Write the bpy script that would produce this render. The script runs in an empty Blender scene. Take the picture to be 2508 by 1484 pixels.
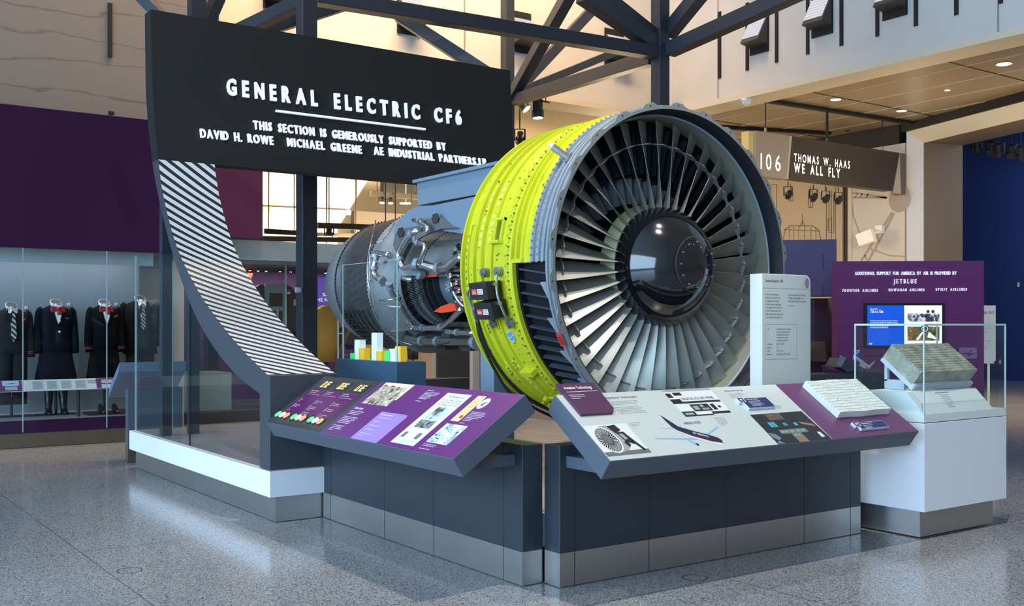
import bpy, bmesh, math, random
from mathutils import Vector, Matrix
random.seed(7)
PI = math.pi
S = bpy.context.scene
C = S.collection

# ------------------------------------------------------------------ camera
CAM_H = 1.55
FPX, CXP, HYP = 2575.0, 1254.0, 795.0
TH = math.radians(54.77)
FW = Vector((math.cos(TH), math.sin(TH), 0)); RT = Vector((math.sin(TH), -math.cos(TH), 0)); UP = Vector((0, 0, 1))
CO = Vector((0, 0, CAM_H))
cd = bpy.data.cameras.new('camera'); cam = bpy.data.objects.new('camera', cd); C.objects.link(cam)
cam.location = CO
cam.rotation_euler = (PI / 2, 0, TH - PI / 2)
cd.sensor_width = 36.0; cd.lens = 36.0 * FPX / 2508.0
cd.shift_y = (HYP - 742.0) / 2508.0
cd.clip_end = 200
S.camera = cam

# ------------------------------------------------------------------ world, exposure
S.view_settings.view_transform = 'Standard'; S.view_settings.look = 'None'
S.view_settings.exposure = 0.0; S.view_settings.gamma = 1.0
S.view_settings.use_curve_mapping = False
S.cycles.use_denoising = True
S.cycles.max_bounces = 7; S.cycles.diffuse_bounces = 3; S.cycles.glossy_bounces = 3
S.cycles.transmission_bounces = 6; S.cycles.transparent_max_bounces = 12
S.cycles.caustics_reflective = False; S.cycles.caustics_refractive = False
S.cycles.sample_clamp_indirect = 4.0
W = bpy.data.worlds.new('world'); S.world = W; W.use_nodes = True
bg = W.node_tree.nodes['Background']
_n = W.node_tree.nodes; _l = W.node_tree.links.new
_tc = _n.new('ShaderNodeTexCoord'); _dt = _n.new('ShaderNodeVectorMath'); _dt.operation = 'DOT_PRODUCT'; _dt.inputs[1].default_value = (-0.97, -0.10, 0.22)
_l(_tc.outputs['Generated'], _dt.inputs[0]); _rp = _n.new('ShaderNodeValToRGB'); _l(_dt.outputs['Value'], _rp.inputs[0])
_e = _rp.color_ramp.elements; _e[0].position = 0.0; _e[0].color = (0.20, 0.19, 0.18, 1); _e[1].position = 0.95; _e[1].color = (0.55, 0.80, 1.10, 1)
_x = _e.new(0.45); _x.color = (0.20, 0.24, 0.29, 1)
_l(_rp.outputs[0], bg.inputs[0]); bg.inputs[1].default_value = 1.0

# ------------------------------------------------------------------ large lights
def area(name, loc, target, sx, sy, power, col, spread=180):
    l = bpy.data.lights.new(name, 'AREA'); l.shape = 'RECTANGLE'; l.size = sx; l.size_y = sy
    l.energy = power; l.color = col; l.spread = math.radians(spread)
    o = bpy.data.objects.new(name, l); C.objects.link(o); o.location = loc
    o.rotation_euler = (Vector(target) - Vector(loc)).to_track_quat('-Z', 'Y').to_euler()
    return o
def spot(name, loc, target, power, col, ang, blend=0.3, rad=0.08):
    l = bpy.data.lights.new(name, 'SPOT'); l.energy = power; l.color = col
    l.spot_size = math.radians(ang); l.spot_blend = blend; l.shadow_soft_size = rad
    o = bpy.data.objects.new(name, l); C.objects.link(o); o.location = loc
    o.rotation_euler = (Vector(target) - Vector(loc)).to_track_quat('-Z', 'Y').to_euler()
    return o
def point(name, loc, power, col, rad=0.3):
    l = bpy.data.lights.new(name, 'POINT'); l.energy = power; l.color = col; l.shadow_soft_size = rad
    o = bpy.data.objects.new(name, l); C.objects.link(o); o.location = loc
    return o
COOL = (0.50, 0.74, 1.0); WARM = (1.0, 0.76, 0.46); NEUT = (1.0, 0.95, 0.88)
# daylight through the tall window wall on the left
area('window_daylight', (-9.0, 2.0, 3.8), (6.0, 3.5, 1.2), 24, 6.5, 4300, COOL)
# overhead gallery lamps above the exhibit
spot('gallery_lamp', (5.2, 3.2, 11.5), (5.4, 3.9, 0), 2900, NEUT, 62, 0.5, 0.10)
spot('gallery_lamp', (3.7, 1.6, 11.2), (5.5, 5.85, 1.9), 4200, NEUT, 15, 0.8, 0.12)
spot('gallery_lamp', (0.5, 7.5, 11.0), (4.4, 7.4, 1.8), 1100, NEUT, 40, 0.5, 0.12)
spot('gallery_lamp', (2.6, 5.0, 10.5), (5.5, 10.8, 4.0), 900, NEUT, 40, 0.6, 0.12)
# warm wash on the upper walls of the hall
area('upper_wall_wash', (8.5, 14.2, 13.0), (8.5, 17.8, 8.3), 10, 1.0, 1750, (1.0, 0.66, 0.36), 130)
area('upper_wall_wash', (1.0, 12.5, 12.0), (1.0, 16.0, 6.0), 8, 1.0, 120, (1.0, 0.74, 0.48))
# galleries under the upper walls
point('gallery_bounce_fill', (19.3, 13.0, 3.6), 210, WARM, 0.5)  # added point fills without fittings, standing in for warm bounce off the floor
point('gallery_bounce_fill', (20.2, 9.0, 3.6), 150, WARM, 0.5)
point('gallery_bounce_fill', (17.5, 20.0, 4.2), 360, WARM, 0.5)
spot('gallery_downlight', (18.6, 11.2, 6.3), (18.6, 11.0, 0), 1500, WARM, 95, 0.8, 0.15)
spot('gallery_downlight', (17.9, 7.2, 6.3), (17.9, 7.0, 0), 900, WARM, 95, 0.8, 0.15)
area('far_gallery_wash', (13.0, 21.5, 2.9), (12.0, 25.5, 5.0), 6, 1.0, 1600, (1.0, 0.80, 0.50))
area('case_strip_light', (1.8, 15.2, 2.58), (1.8, 14.95, 0.4), 5.0, 0.25, 42, (0.80, 0.88, 1.0))
area('case_strip_light', (8.3, 17.6, 2.45), (8.3, 18.0, 0.4), 4.5, 0.25, 60, (1.0, 0.86, 0.72))

# ------------------------------------------------------------------ pixel-to-place helpers for measuring from the photo
def ray(x, y): return FW + RT * ((x - CXP) / FPX) + UP * ((HYP - y) / FPX)
def onZ(x, y, z=0.0): d = ray(x, y); return CO + d * ((z - CAM_H) / d.z)
def onX(x, y, X): d = ray(x, y); return CO + d * (X / d.x)
def onY(x, y, Y): d = ray(x, y); return CO + d * (Y / d.y)
def atD(x, y, D): return CO + ray(x, y) * D

# ------------------------------------------------------------------ materials
def hexc(h):
    h = h.lstrip('#'); out = []
    for i in (0, 2, 4):
        v = int(h[i:i + 2], 16) / 255.0
        out.append(v / 12.92 if v <= 0.04045 else ((v + 0.055) / 1.055) ** 2.4)
    return tuple(out)
MATS = {}
def mat(name, col, rough=0.5, metal=0.0, emit=None, estr=0.0, spec=0.5, noise=0.0, nscale=40.0, coat=0.0, bump=0.0, bscale=60.0):
    if name in MATS: return MATS[name]
    m = bpy.data.materials.new(name); m.use_nodes = True; nt = m.node_tree; b = nt.nodes['Principled BSDF']
    if isinstance(col, str): col = hexc(col)
    b.inputs['Base Color'].default_value = (*col, 1); b.inputs['Roughness'].default_value = rough
    b.inputs['Metallic'].default_value = metal; b.inputs['Specular IOR Level'].default_value = spec
    b.inputs['Coat Weight'].default_value = coat
    if emit is not None:
        if isinstance(emit, str): emit = hexc(emit)
        b.inputs['Emission Color'].default_value = (*emit, 1); b.inputs['Emission Strength'].default_value = estr
    tc = None
    if noise or bump:
        tc = nt.nodes.new('ShaderNodeTexCoord')
    if noise:
        n = nt.nodes.new('ShaderNodeTexNoise'); n.inputs['Scale'].default_value = nscale; n.inputs['Detail'].default_value = 4
        nt.links.new(tc.outputs['Object'], n.inputs['Vector'])
        r = nt.nodes.new('ShaderNodeMapRange'); r.inputs['To Min'].default_value = 1 - noise; r.inputs['To Max'].default_value = 1 + noise
        r.inputs['From Min'].default_value = 0.3; r.inputs['From Max'].default_value = 0.7
        nt.links.new(n.outputs['Fac'], r.inputs['Value'])
        mx = nt.nodes.new('ShaderNodeVectorMath'); mx.operation = 'SCALE'; mx.inputs[0].default_value = col
        nt.links.new(r.outputs['Result'], mx.inputs['Scale']); nt.links.new(mx.outputs['Vector'], b.inputs['Base Color'])
    if bump:
        n2 = nt.nodes.new('ShaderNodeTexNoise'); n2.inputs['Scale'].default_value = bscale; n2.inputs['Detail'].default_value = 3
        nt.links.new(tc.outputs['Object'], n2.inputs['Vector'])
        bp = nt.nodes.new('ShaderNodeBump'); bp.inputs['Strength'].default_value = bump; bp.inputs['Distance'].default_value = 0.01
        nt.links.new(n2.outputs['Fac'], bp.inputs['Height']); nt.links.new(bp.outputs['Normal'], b.inputs['Normal'])
    MATS[name] = m
    return m
def emis(name, col, s):
    return mat(name, (0, 0, 0), 0.6, emit=col, estr=s)
def glass(name, tint=(0.955, 0.985, 0.985), refl=1.0):
    if name in MATS: return MATS[name]
    m = bpy.data.materials.new(name); m.use_nodes = True; nt = m.node_tree
    for n in list(nt.nodes): nt.nodes.remove(n)
    o = nt.nodes.new('ShaderNodeOutputMaterial'); mx = nt.nodes.new('ShaderNodeMixShader')
    t = nt.nodes.new('ShaderNodeBsdfTransparent'); t.inputs[0].default_value = (*tint, 1)
    g = nt.nodes.new('ShaderNodeBsdfGlossy'); g.inputs['Roughness'].default_value = 0.02
    f = nt.nodes.new('ShaderNodeLayerWeight'); f.inputs['Blend'].default_value = 0.5
    pw = nt.nodes.new('ShaderNodeMath'); pw.operation = 'POWER'; pw.inputs[1].default_value = 4.0
    mm = nt.nodes.new('ShaderNodeMath'); mm.operation = 'MULTIPLY_ADD'; mm.inputs[1].default_value = 0.26 * refl; mm.inputs[2].default_value = 0.011 * refl
    nt.links.new(f.outputs['Facing'], pw.inputs[0]); nt.links.new(pw.outputs[0], mm.inputs[0]); nt.links.new(mm.outputs[0], mx.inputs[0])
    nt.links.new(t.outputs[0], mx.inputs[1]); nt.links.new(g.outputs[0], mx.inputs[2]); nt.links.new(mx.outputs[0], o.inputs[0])
    MATS[name] = m
    return m

NAVY = mat('navy powder coat', (0.021, 0.029, 0.041), 0.42, spec=0.5)
NAVY2 = mat('slate powder coat', (0.070, 0.088, 0.118), 0.40, spec=0.6)
SIGNBLK = mat('charcoal panel', (0.0155, 0.0165, 0.0165), 0.65, spec=0.22)
STEELFR = mat('blue black steel paint', (0.022, 0.027, 0.038), 0.45)
WHITEP = mat('white lacquer', (0.78, 0.80, 0.83), 0.35)
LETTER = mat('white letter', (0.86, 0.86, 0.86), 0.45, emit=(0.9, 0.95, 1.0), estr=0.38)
INKW = mat('white print', (0.82, 0.82, 0.84), 0.6)
INKD = mat('dark print', (0.05, 0.05, 0.07), 0.6)
INKG = mat('grey print', (0.17, 0.175, 0.20), 0.6)
INKP = mat('plum print', (0.16, 0.04, 0.12), 0.6)
STEEL = None
BLACK = mat('matt black', (0.008, 0.008, 0.009), 0.6)
DARKIN = mat('dark interior', (0.006, 0.0065, 0.008), 0.7, spec=0.2)

# ------------------------------------------------------------------ mesh builder
class MB:
    def __init__(self): self.v = []; self.f = []; self.mi = []; self.mats = []; self.sm = []; self.M = Matrix.Identity(4); self.cur = 0; self.smooth = False
    def m(self, material, smooth=None):
        if material not in self.mats: self.mats.append(material)
        self.cur = self.mats.index(material)
        if smooth is not None: self.smooth = smooth
        return self
    def add(self, vs, fs):
        o = len(self.v)
        self.v += [tuple(self.M @ Vector(p)) for p in vs]
        for f in fs:
            self.f.append(tuple(i + o for i in f)); self.mi.append(self.cur); self.sm.append(self.smooth)
        return self
    def box(self, x0, x1, y0, y1, z0, z1):
        return self.add([(x0, y0, z0), (x1, y0, z0), (x1, y1, z0), (x0, y1, z0), (x0, y0, z1), (x1, y0, z1), (x1, y1, z1), (x0, y1, z1)],
                        [(0, 3, 2, 1), (4, 5, 6, 7), (0, 1, 5, 4), (1, 2, 6, 5), (2, 3, 7, 6), (3, 0, 4, 7)])
    def prism(self, poly, a, b, axis='x'):
        n = len(poly)
        def P(p, t):
            return (t, p[0], p[1]) if axis == 'x' else ((p[0], t, p[1]) if axis == 'y' else (p[0], p[1], t))
        vs = [P(p, a) for p in poly] + [P(p, b) for p in poly]
        fs = [tuple(range(n))[::-1], tuple(range(n, 2 * n))] + [(i, (i + 1) % n, (i + 1) % n + n, i + n) for i in range(n)]
        return self.add(vs, fs)
    def poly(self, pts): return self.add(pts, [tuple(range(len(pts)))])
    def ring_pts(self, c, d, r, n, ph=0.0):
        d = Vector(d).normalized(); a = d.orthogonal().normalized(); b = d.cross(a)
        return [Vector(c) + a * (r * math.cos(ph + 2 * PI * i / n)) + b * (r * math.sin(ph + 2 * PI * i / n)) for i in range(n)]
    def cyl(self, p, q, r, n=12, r2=None, cap=True):
        p = Vector(p); q = Vector(q); d = q - p
        A = self.ring_pts(p, d, r, n); B = self.ring_pts(q, d, r if r2 is None else r2, n)
        fs = [(i, (i + 1) % n, (i + 1) % n + n, i + n) for i in range(n)]
        if cap: fs += [tuple(range(n))[::-1], tuple(range(n, 2 * n))]
        return self.add(A + B, fs)
    def bar(self, p, q, w, h, upv=(0, 0, 1)):
        p = Vector(p); q = Vector(q); d = (q - p).normalized(); s = d.cross(Vector(upv))
        if s.length < 1e-4: s = d.orthogonal()
        s.normalize(); u = s.cross(d)
        vs = [c + s * (i * w / 2) + u * (j * h / 2) for c in (p, q) for i, j in ((-1, -1), (1, -1), (1, 1), (-1, 1))]
        return self.add(vs, [(0, 1, 2, 3), (7, 6, 5, 4), (0, 4, 5, 1), (1, 5, 6, 2), (2, 6, 7, 3), (3, 7, 4, 0)])
    def tube(self, pts, r, n=10, sub=4):
        P = [Vector(p) for p in pts]
        if sub > 1 and len(P) > 2:                       # Catmull-Rom
            Q = []
            for i in range(len(P) - 1):
                p0 = P[max(i - 1, 0)]; p1 = P[i]; p2 = P[i + 1]; p3 = P[min(i + 2, len(P) - 1)]
                for k in range(sub):
                    t = k / sub
                    Q.append(0.5 * ((2 * p1) + (p2 - p0) * t + (2 * p0 - 5 * p1 + 4 * p2 - p3) * t * t + (3 * p1 - p0 - 3 * p2 + p3) * t ** 3))
            Q.append(P[-1]); P = Q
        vs = []; fs = []; a = None
        for i, p in enumerate(P):
            d = (P[min(i + 1, len(P) - 1)] - P[max(i - 1, 0)]).normalized()
            a = d.orthogonal().normalized() if a is None else (a - d * a.dot(d)).normalized()
            b = d.cross(a)
            vs += [p + a * (r * math.cos(2 * PI * k / n)) + b * (r * math.sin(2 * PI * k / n)) for k in range(n)]
            if i: fs += [((i - 1) * n + k, (i - 1) * n + (k + 1) % n, i * n + (k + 1) % n, i * n + k) for k in range(n)]
        fs += [tuple(range(n))[::-1], tuple(range((len(P) - 1) * n, len(P) * n))]
        return self.add(vs, fs)
    def sphere(self, c, r, n=12, m=8, sz=1.0):
        vs = [(c[0], c[1], c[2] - r * sz)]; fs = []
        for j in range(1, m):
            t = PI * j / m - PI / 2
            vs += [(c[0] + r * math.cos(t) * math.cos(2 * PI * i / n), c[1] + r * math.cos(t) * math.sin(2 * PI * i / n), c[2] + r * sz * math.sin(t)) for i in range(n)]
        vs.append((c[0], c[1], c[2] + r * sz)); L = len(vs) - 1
        fs += [(0, 1 + (i + 1) % n, 1 + i) for i in range(n)]
        for j in range(m - 2): fs += [(1 + j * n + i, 1 + j * n + (i + 1) % n, 1 + (j + 1) * n + (i + 1) % n, 1 + (j + 1) * n + i) for i in range(n)]
        fs += [(L, 1 + (m - 2) * n + i, 1 + (m - 2) * n + (i + 1) % n) for i in range(n)]
        return self.add(vs, fs)
    def loft(self, rings, cap=True):
        n = len(rings[0]); vs = [p for r in rings for p in r]; fs = []
        for j in range(len(rings) - 1): fs += [(j * n + i, j * n + (i + 1) % n, (j + 1) * n + (i + 1) % n, (j + 1) * n + i) for i in range(n)]
        if cap: fs += [tuple(range(n))[::-1], tuple(range((len(rings) - 1) * n, len(rings) * n))]
        return self.add(vs, fs)
    def build(self, name, parent=None, mats=None, **props):
        me = bpy.data.meshes.new(name)
        off = Vector((0, 0, 0)); p = parent
        while p is not None: off += p.location; p = p.parent
        me.from_pydata([tuple(Vector(q) - off) for q in self.v], [], self.f)
        for mt in self.mats: me.materials.append(mt)
        me.polygons.foreach_set('material_index', self.mi); me.polygons.foreach_set('use_smooth', self.sm)
        bm = bmesh.new(); bm.from_mesh(me)
        bmesh.ops.recalc_face_normals(bm, faces=bm.faces[:]); bm.to_mesh(me); bm.free()
        me.update()
        o = bpy.data.objects.new(name, me); C.objects.link(o)
        if parent is not None: o.parent = parent
        for k, v in props.items(): o[k] = v
        return o
def B(material, smooth=False):
    b = MB(); b.m(material, smooth); return b
def thing(name, label, cat, loc, group=None):
    o = bpy.data.objects.new(name, None); C.objects.link(o); o.location = loc; o.empty_display_size = 0.1
    o['label'] = label; o['category'] = cat
    if group: o['group'] = group
    return o
def tag(o, label, cat, group=None):
    o['label'] = label; o['category'] = cat
    if group: o['group'] = group
    return o
def struct(o): o['kind'] = 'structure'; return o
def bevel(o, w=0.004, seg=2):
    md = o.modifiers.new('edge', 'BEVEL'); md.width = w; md.segments = seg; md.limit_method = 'ANGLE'; return o
def copy_tree(o, parent=None):
    c = o.copy(); C.objects.link(c)
    if parent is not None: c.parent = parent
    for ch in [x for x in bpy.data.objects if x.parent == o]: copy_tree(ch, c)
    return c

# ------------------------------------------------------------------ lettering
_T = {}
def text_geo(body, bold=0.0, res=2, sp=1.0):
    """flat outline of a line of text, size 1, from the built-in font: (verts2d, faces, width)"""
    k = (body, bold, res, sp)
    if k in _T: return _T[k]
    cu = bpy.data.curves.new('t', 'FONT'); cu.body = body; cu.size = 1.0; cu.offset = bold; cu.resolution_u = res; cu.space_character = sp
    o = bpy.data.objects.new('t', cu); C.objects.link(o)
    me = bpy.data.meshes.new_from_object(o)
    vs = [(v.co.x, v.co.y) for v in me.vertices]; fs = [tuple(p.vertices) for p in me.polygons]
    ed = {}
    for f in fs:
        for i in range(len(f)):
            a, b2 = f[i], f[(i + 1) % len(f)]; ed[(a, b2)] = ed.get((a, b2), 0) + 1
    bd = [e for e in ed if (e[1], e[0]) not in ed]
    bpy.data.objects.remove(o); bpy.data.curves.remove(cu); bpy.data.meshes.remove(me)
    xs = [v[0] for v in vs] or [0]; ys = [v[1] for v in vs] or [0]
    _T[k] = (vs, fs, bd, min(xs), max(xs), min(ys), max(ys))
    return _T[k]
def put_text(mb, body, o, u, v, x0, x1, ybase, cap, bold=0.0, depth=0.0, n=None, fn=None, res=2, sp=1.0, lift=0.0):
    """one line set between x0 and x1 along u (from o), its baseline at ybase along v, capital height cap"""
    vs, fs, bd, a, b, c, d = text_geo(body, bold, res, sp)
    H = text_geo('H', bold, res)[6]
    if x1 is None: x1 = x0 + (b - a) * cap / H * 0.72
    sx = (x1 - x0) / max(b - a, 1e-6); sy = cap / H
    o = Vector(o); u = Vector(u); v = Vector(v); nn = u.cross(v).normalized() if n is None else Vector(n)
    def P(p, t):
        q = o + u * (x0 + (p[0] - a) * sx) + v * (ybase + p[1] * sy) + nn * (t + lift)
        return fn(q, t + lift) if fn else q
    k = len(vs)
    if depth:
        mb.add([P(p, depth) for p in vs] + [P(p, 0) for p in vs], list(fs) + [(b2 + k, a2 + k, a2, b2) for a2, b2 in bd])
    else:
        mb.add([P(p, 0.0) for p in vs], fs)
def put_cond(mb, body,  o, u, v, x0, x1, ybase, cap, bold=0.03, cond=0.55, depth=0.0, n=None, fn=None, res=3, lift=0.0, word=None):
    """condensed, tracked capitals spread between x0 and x1; word() is called at each space for a fresh builder"""
    H = text_geo('H', bold, res)[6]; sy = cap / H; sx = sy * cond
    ws = []
    for ch in body:
        if ch == ' ': ws.append(0.30 * sy)
        else: g = text_geo(ch, bold, res); ws.append((g[4] - g[3]) * sx)
    gap = (x1 - x0 - sum(ws)) / max(1, len(body) - 1); x = x0
    for ch, w in zip(body, ws):
        if ch != ' ':
            g = text_geo(ch, bold, res); yb = ybase
            put_text(mb, ch, o, u, v, x, x + w, yb, cap * g[6] / H * (H / g[6]), bold, depth, n, fn, res, 1.0, lift)
        elif word: mb = word(mb)
        x += w + gap
def rect(mb, o, u, v, x0, x1, y0, y1, lift=0.0, depth=0.0):
    o = Vector(o); u = Vector(u); v = Vector(v); n = u.cross(v).normalized()
    q = [o + u * x + v * y + n * lift for x, y in ((x0, y0), (x1, y0), (x1, y1), (x0, y1))]
    if not depth: return mb.add(q, [(0, 1, 2, 3)])
    w = [p + n * depth for p in q]
    return mb.add(q + w, [(3, 2, 1, 0), (4, 5, 6, 7), (0, 1, 5, 4), (1, 2, 6, 5), (2, 3, 7, 6), (3, 0, 4, 7)])
def pgon(mb, o, u, v, pts, lift=0.0):
    o = Vector(o); u = Vector(u); v = Vector(v); n = u.cross(v).normalized()
    return mb.add([o + u * x + v * y + n * lift for x, y in pts], [tuple(range(len(pts)))])
def disc(mb, o, u, v, cx, cy, rx, ry=None, lift=0.0, k=24, r0=None, a0=0.0, a1=2 * PI):
    ry = rx if ry is None else ry
    if r0 is None:
        return pgon(mb, o, u, v, [(cx + rx * math.cos(2 * PI * i / k), cy + ry * math.sin(2 * PI * i / k)) for i in range(k)], lift)
    for i in range(k):
        t, s = a0 + (a1 - a0) * i / k, a0 + (a1 - a0) * (i + 1) / k
        pgon(mb, o, u, v, [(cx + rx * math.cos(t), cy + ry * math.sin(t)), (cx + rx * math.cos(s), cy + ry * math.sin(s)),
                           (cx + rx * r0 * math.cos(s), cy + ry * r0 * math.sin(s)), (cx + rx * r0 * math.cos(t), cy + ry * r0 * math.sin(t))], lift)
# ================================================================== the setting
def node_floor():
    m = bpy.data.materials.new('terrazzo'); m.use_nodes = True; nt = m.node_tree; b = nt.nodes['Principled BSDF']; L = nt.links.new
    tc = nt.nodes.new('ShaderNodeTexCoord'); N = nt.nodes.new
    v = N('ShaderNodeTexVoronoi'); v.inputs['Scale'].default_value = 135; L(tc.outputs['Object'], v.inputs['Vector'])
    bw = N('ShaderNodeRGBToBW'); L(v.outputs['Color'], bw.inputs[0])
    r = N('ShaderNodeValToRGB'); L(bw.outputs[0], r.inputs[0])
    e = r.color_ramp.elements; e[0].position = 0.22; e[0].color = (0.07, 0.075, 0.085, 1); e[1].position = 0.85; e[1].color = (0.44, 0.44, 0.44, 1)
    x = r.color_ramp.elements.new(0.34); x.color = (0.235, 0.24, 0.25, 1)
    x = r.color_ramp.elements.new(0.6); x.color = (0.30, 0.305, 0.31, 1)
    n = N('ShaderNodeTexNoise'); n.inputs['Scale'].default_value = 1.3; n.inputs['Detail'].default_value = 3; L(tc.outputs['Object'], n.inputs['Vector'])
    mr = N('ShaderNodeMapRange'); mr.inputs['To Min'].default_value = 0.88; mr.inputs['To Max'].default_value = 1.12; L(n.outputs['Fac'], mr.inputs['Value'])
    sp = N('ShaderNodeSeparateXYZ'); L(tc.outputs['Object'], sp.inputs[0])
    def joint(out, off):
        a = N('ShaderNodeMath'); a.operation = 'ADD'; a.inputs[1].default_value = off; L(out, a.inputs[0])
        p = N('ShaderNodeMath'); p.operation = 'PINGPONG'; p.inputs[1].default_value = 1.525; L(a.outputs[0], p.inputs[0])
        q = N('ShaderNodeMath'); q.operation = 'GREATER_THAN'; q.inputs[1].default_value = 0.0035; L(p.outputs[0], q.inputs[0])
        return q.outputs[0]
    jx = joint(sp.outputs['X'], 3.05 * 4 - 1.73); jy = joint(sp.outputs['Y'], 3.05 * 6 - 7.55)
    mm = N('ShaderNodeMath'); mm.operation = 'MULTIPLY'; L(jx, mm.inputs[0]); L(jy, mm.inputs[1])
    m2 = N('ShaderNodeMapRange'); m2.inputs['To Min'].default_value = 0.30; L(mm.outputs[0], m2.inputs['Value'])
    m3 = N('ShaderNodeMath'); m3.operation = 'MULTIPLY'; L(m2.outputs[0], m3.inputs[0]); L(mr.outputs[0], m3.inputs[1])
    sc = N('ShaderNodeVectorMath'); sc.operation = 'SCALE'; L(r.outputs[0], sc.inputs[0]); L(m3.outputs[0], sc.inputs['Scale'])
    L(sc.outputs[0], b.inputs['Base Color'])
    b.inputs['Roughness'].default_value = 0.16; b.inputs['Specular IOR Level'].default_value = 0.7
    return m
fl = MB(); fl.m(node_floor()); fl.poly([(-14, -6, 0), (34, -6, 0), (34, 34, 0), (-14, 34, 0)])
struct(fl.build('floor'))

def node_stone():
    m = bpy.data.materials.new('limestone'); m.use_nodes = True; nt = m.node_tree; b = nt.nodes['Principled BSDF']; L = nt.links.new; N = nt.nodes.new
    tc = N('ShaderNodeTexCoord'); mp = N('ShaderNodeMapping'); mp.inputs['Scale'].default_value = (0.35, 1, 1.9); L(tc.outputs['Object'], mp.inputs[0])
    n = N('ShaderNodeTexNoise'); n.inputs['Scale'].default_value = 1.0; n.inputs['Detail'].default_value = 7; L(mp.outputs[0], n.inputs['Vector'])
    sp = N('ShaderNodeSeparateXYZ'); L(tc.outputs['Object'], sp.inputs[0])
    a = N('ShaderNodeMath'); a.operation = 'MULTIPLY_ADD'; a.inputs[1].default_value = 0.9; L(n.outputs['Fac'], a.inputs[0]); L(sp.outputs['Z'], a.inputs[2])
    w = N('ShaderNodeMath'); w.operation = 'PINGPONG'; w.inputs[1].default_value = 0.19; L(a.outputs[0], w.inputs[0])
    r = N('ShaderNodeValToRGB'); mr = N('ShaderNodeMapRange'); mr.inputs['From Max'].default_value = 0.05; L(w.outputs[0], mr.inputs['Value']); L(mr.outputs[0], r.inputs[0])
    e = r.color_ramp.elements; e[0].color = (0.125, 0.10, 0.083, 1); e[1].color = (0.195, 0.168, 0.142, 1); e[1].position = 0.45
    L(r.outputs[0], b.inputs['Base Color']); b.inputs['Roughness'].default_value = 0.75
    return m
CREAM = mat('painted upper wall', (0.56, 0.54, 0.51), 0.8, noise=0.03, nscale=1.5)
SOFF = mat('bronze ceiling panel', (0.36, 0.28, 0.185), 0.32, metal=0.25)
TRIMC = mat('cream trim', (0.62, 0.55, 0.42), 0.6)
SLOT = mat('slot dark', (0.004, 0.004, 0.006), 0.8)
# stone wall, left
st = B(node_stone()); st.box(-4, 5.62, 15.9, 16.3, 4.0, 11.5); struct(st.build('wall_left'))
# upper walls over the gallery openings: concave corner at (16.7, 17.7)
cw = B(CREAM); cw.box(5.6, 17.1, 17.75, 18.15, 6.4, 13.0); struct(cw.build('wall_back'))
cr = B(CREAM); cr.box(16.7, 17.1, 2.0, 17.75, 6.4, 13.0); struct(cr.build('wall_right'))
# warm lower return of the upper walls
t = B(TRIMC); t.box(5.6, 16.62, 17.70, 18.4, 6.28, 6.399); struct(t.build('trim_1'))
t = B(TRIMC); t.box(16.63, 17.35, 2.0, 17.70, 6.28, 6.399); struct(t.build('trim_2'))
# soffit (lower ceiling of the galleries), panelled
sf = B(SOFF); sf.box(17.36, 24.5, 2.0, 28.0, 6.40, 6.5); sf.box(5.6, 17.36, 18.41, 28.0, 6.40, 6.5)
struct(sf.build('ceiling'))
gr = B(BLACK)
for y in (5.2, 8.2, 11.2, 14.3, 17.6): gr.box(17.36, 22.6, y - .012, y + .012, 6.392, 6.399)
struct(gr.build('trim_3'))
gl = B(mat('pale joint', (0.62, 0.54, 0.40), 0.5))
for x in (18.3, 19.4, 20.5, 21.6): gl.box(x - .012, x + .012, 2.0, 26, 6.392, 6.399)
struct(gl.build('trim_4'))
dk = B(BLACK)
dk.bar((17.4, 15.3, 6.36), (22.2, 15.0, 6.36), 0.14, 0.07); dk.bar((17.3, 18.6, 6.36), (21.8, 17.0, 6.36), 0.14, 0.07)
struct(dk.build('trim_5'))
# dark band above the gallery's rear walls
db = B(BLACK); db.add([Vector((22.36, 15.09, z)) + Vector((-0.957, 0.289, 0)) * d + Vector((-0.289, -0.957, 0)) * t_ for z in (6.205, 6.395) for d, t_ in ((.06, -.3), (.06, 9.5), (-1.9, 9.5), (-1.9, -.3))], [(0, 1, 2, 3), (7, 6, 5, 4), (0, 4, 5, 1), (1, 5, 6, 2), (2, 6, 7, 3), (3, 7, 4, 0)]); db.box(22.36, 22.7, 15.4, 26.0, 5.95, 6.39); struct(db.build('trim_6'))
# black slots and wall lights of the right upper wall
def slots():
    b = B(SLOT)
    for px, y0, y1, w in ((1759, 30, 192, 7), (1827, 8, 173, 7), (1899, 20, 154, 7), (1975, -30, 134, 7), (2057, -30, 113, 8), (2145, -30, 90, 8), (2239, -30, 65, 9), (2338, -30, 38, 9), (2446, -30, 10, 10)):
        p = onX(px, y1, 16.69); q = onX(px, y0, 16.69); r_ = onX(px + w, y1, 16.69)
        b.box(16.672, 16.699, min(p.y, r_.y), max(p.y, r_.y), p.z, q.z)
    b2 = B(SLOT)
    for px, y0, y1, w in ((264, 7, 140, 10), (266, 272, 280, 12)):
        p = onY(px, y1, 15.89); q = onY(px, y0, 15.89); r_ = onY(px + w, y1, 15.89)
        b2.box(min(p.x, r_.x), max(p.x, r_.x), 15.872, 15.899, p.z, q.z)
    struct(b.build('trim_7')); struct(b2.build('trim_8'))
    ln = B(mat('wall joint', (0.25, 0.23, 0.21), 0.8))
    for px in (1138,): p = onY(px, 0, 17.74); ln.box(p.x - .012, p.x + .012, 17.735, 17.749, 6.4, 12.5)
    for px in (1758, 2444):
        p = onX(px, 100, 16.69); ln.box(16.685, 16.699, p.y - .01, p.y + .01, 6.4, 12.5)
    struct(ln.build('trim_9'))
slots()
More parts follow.
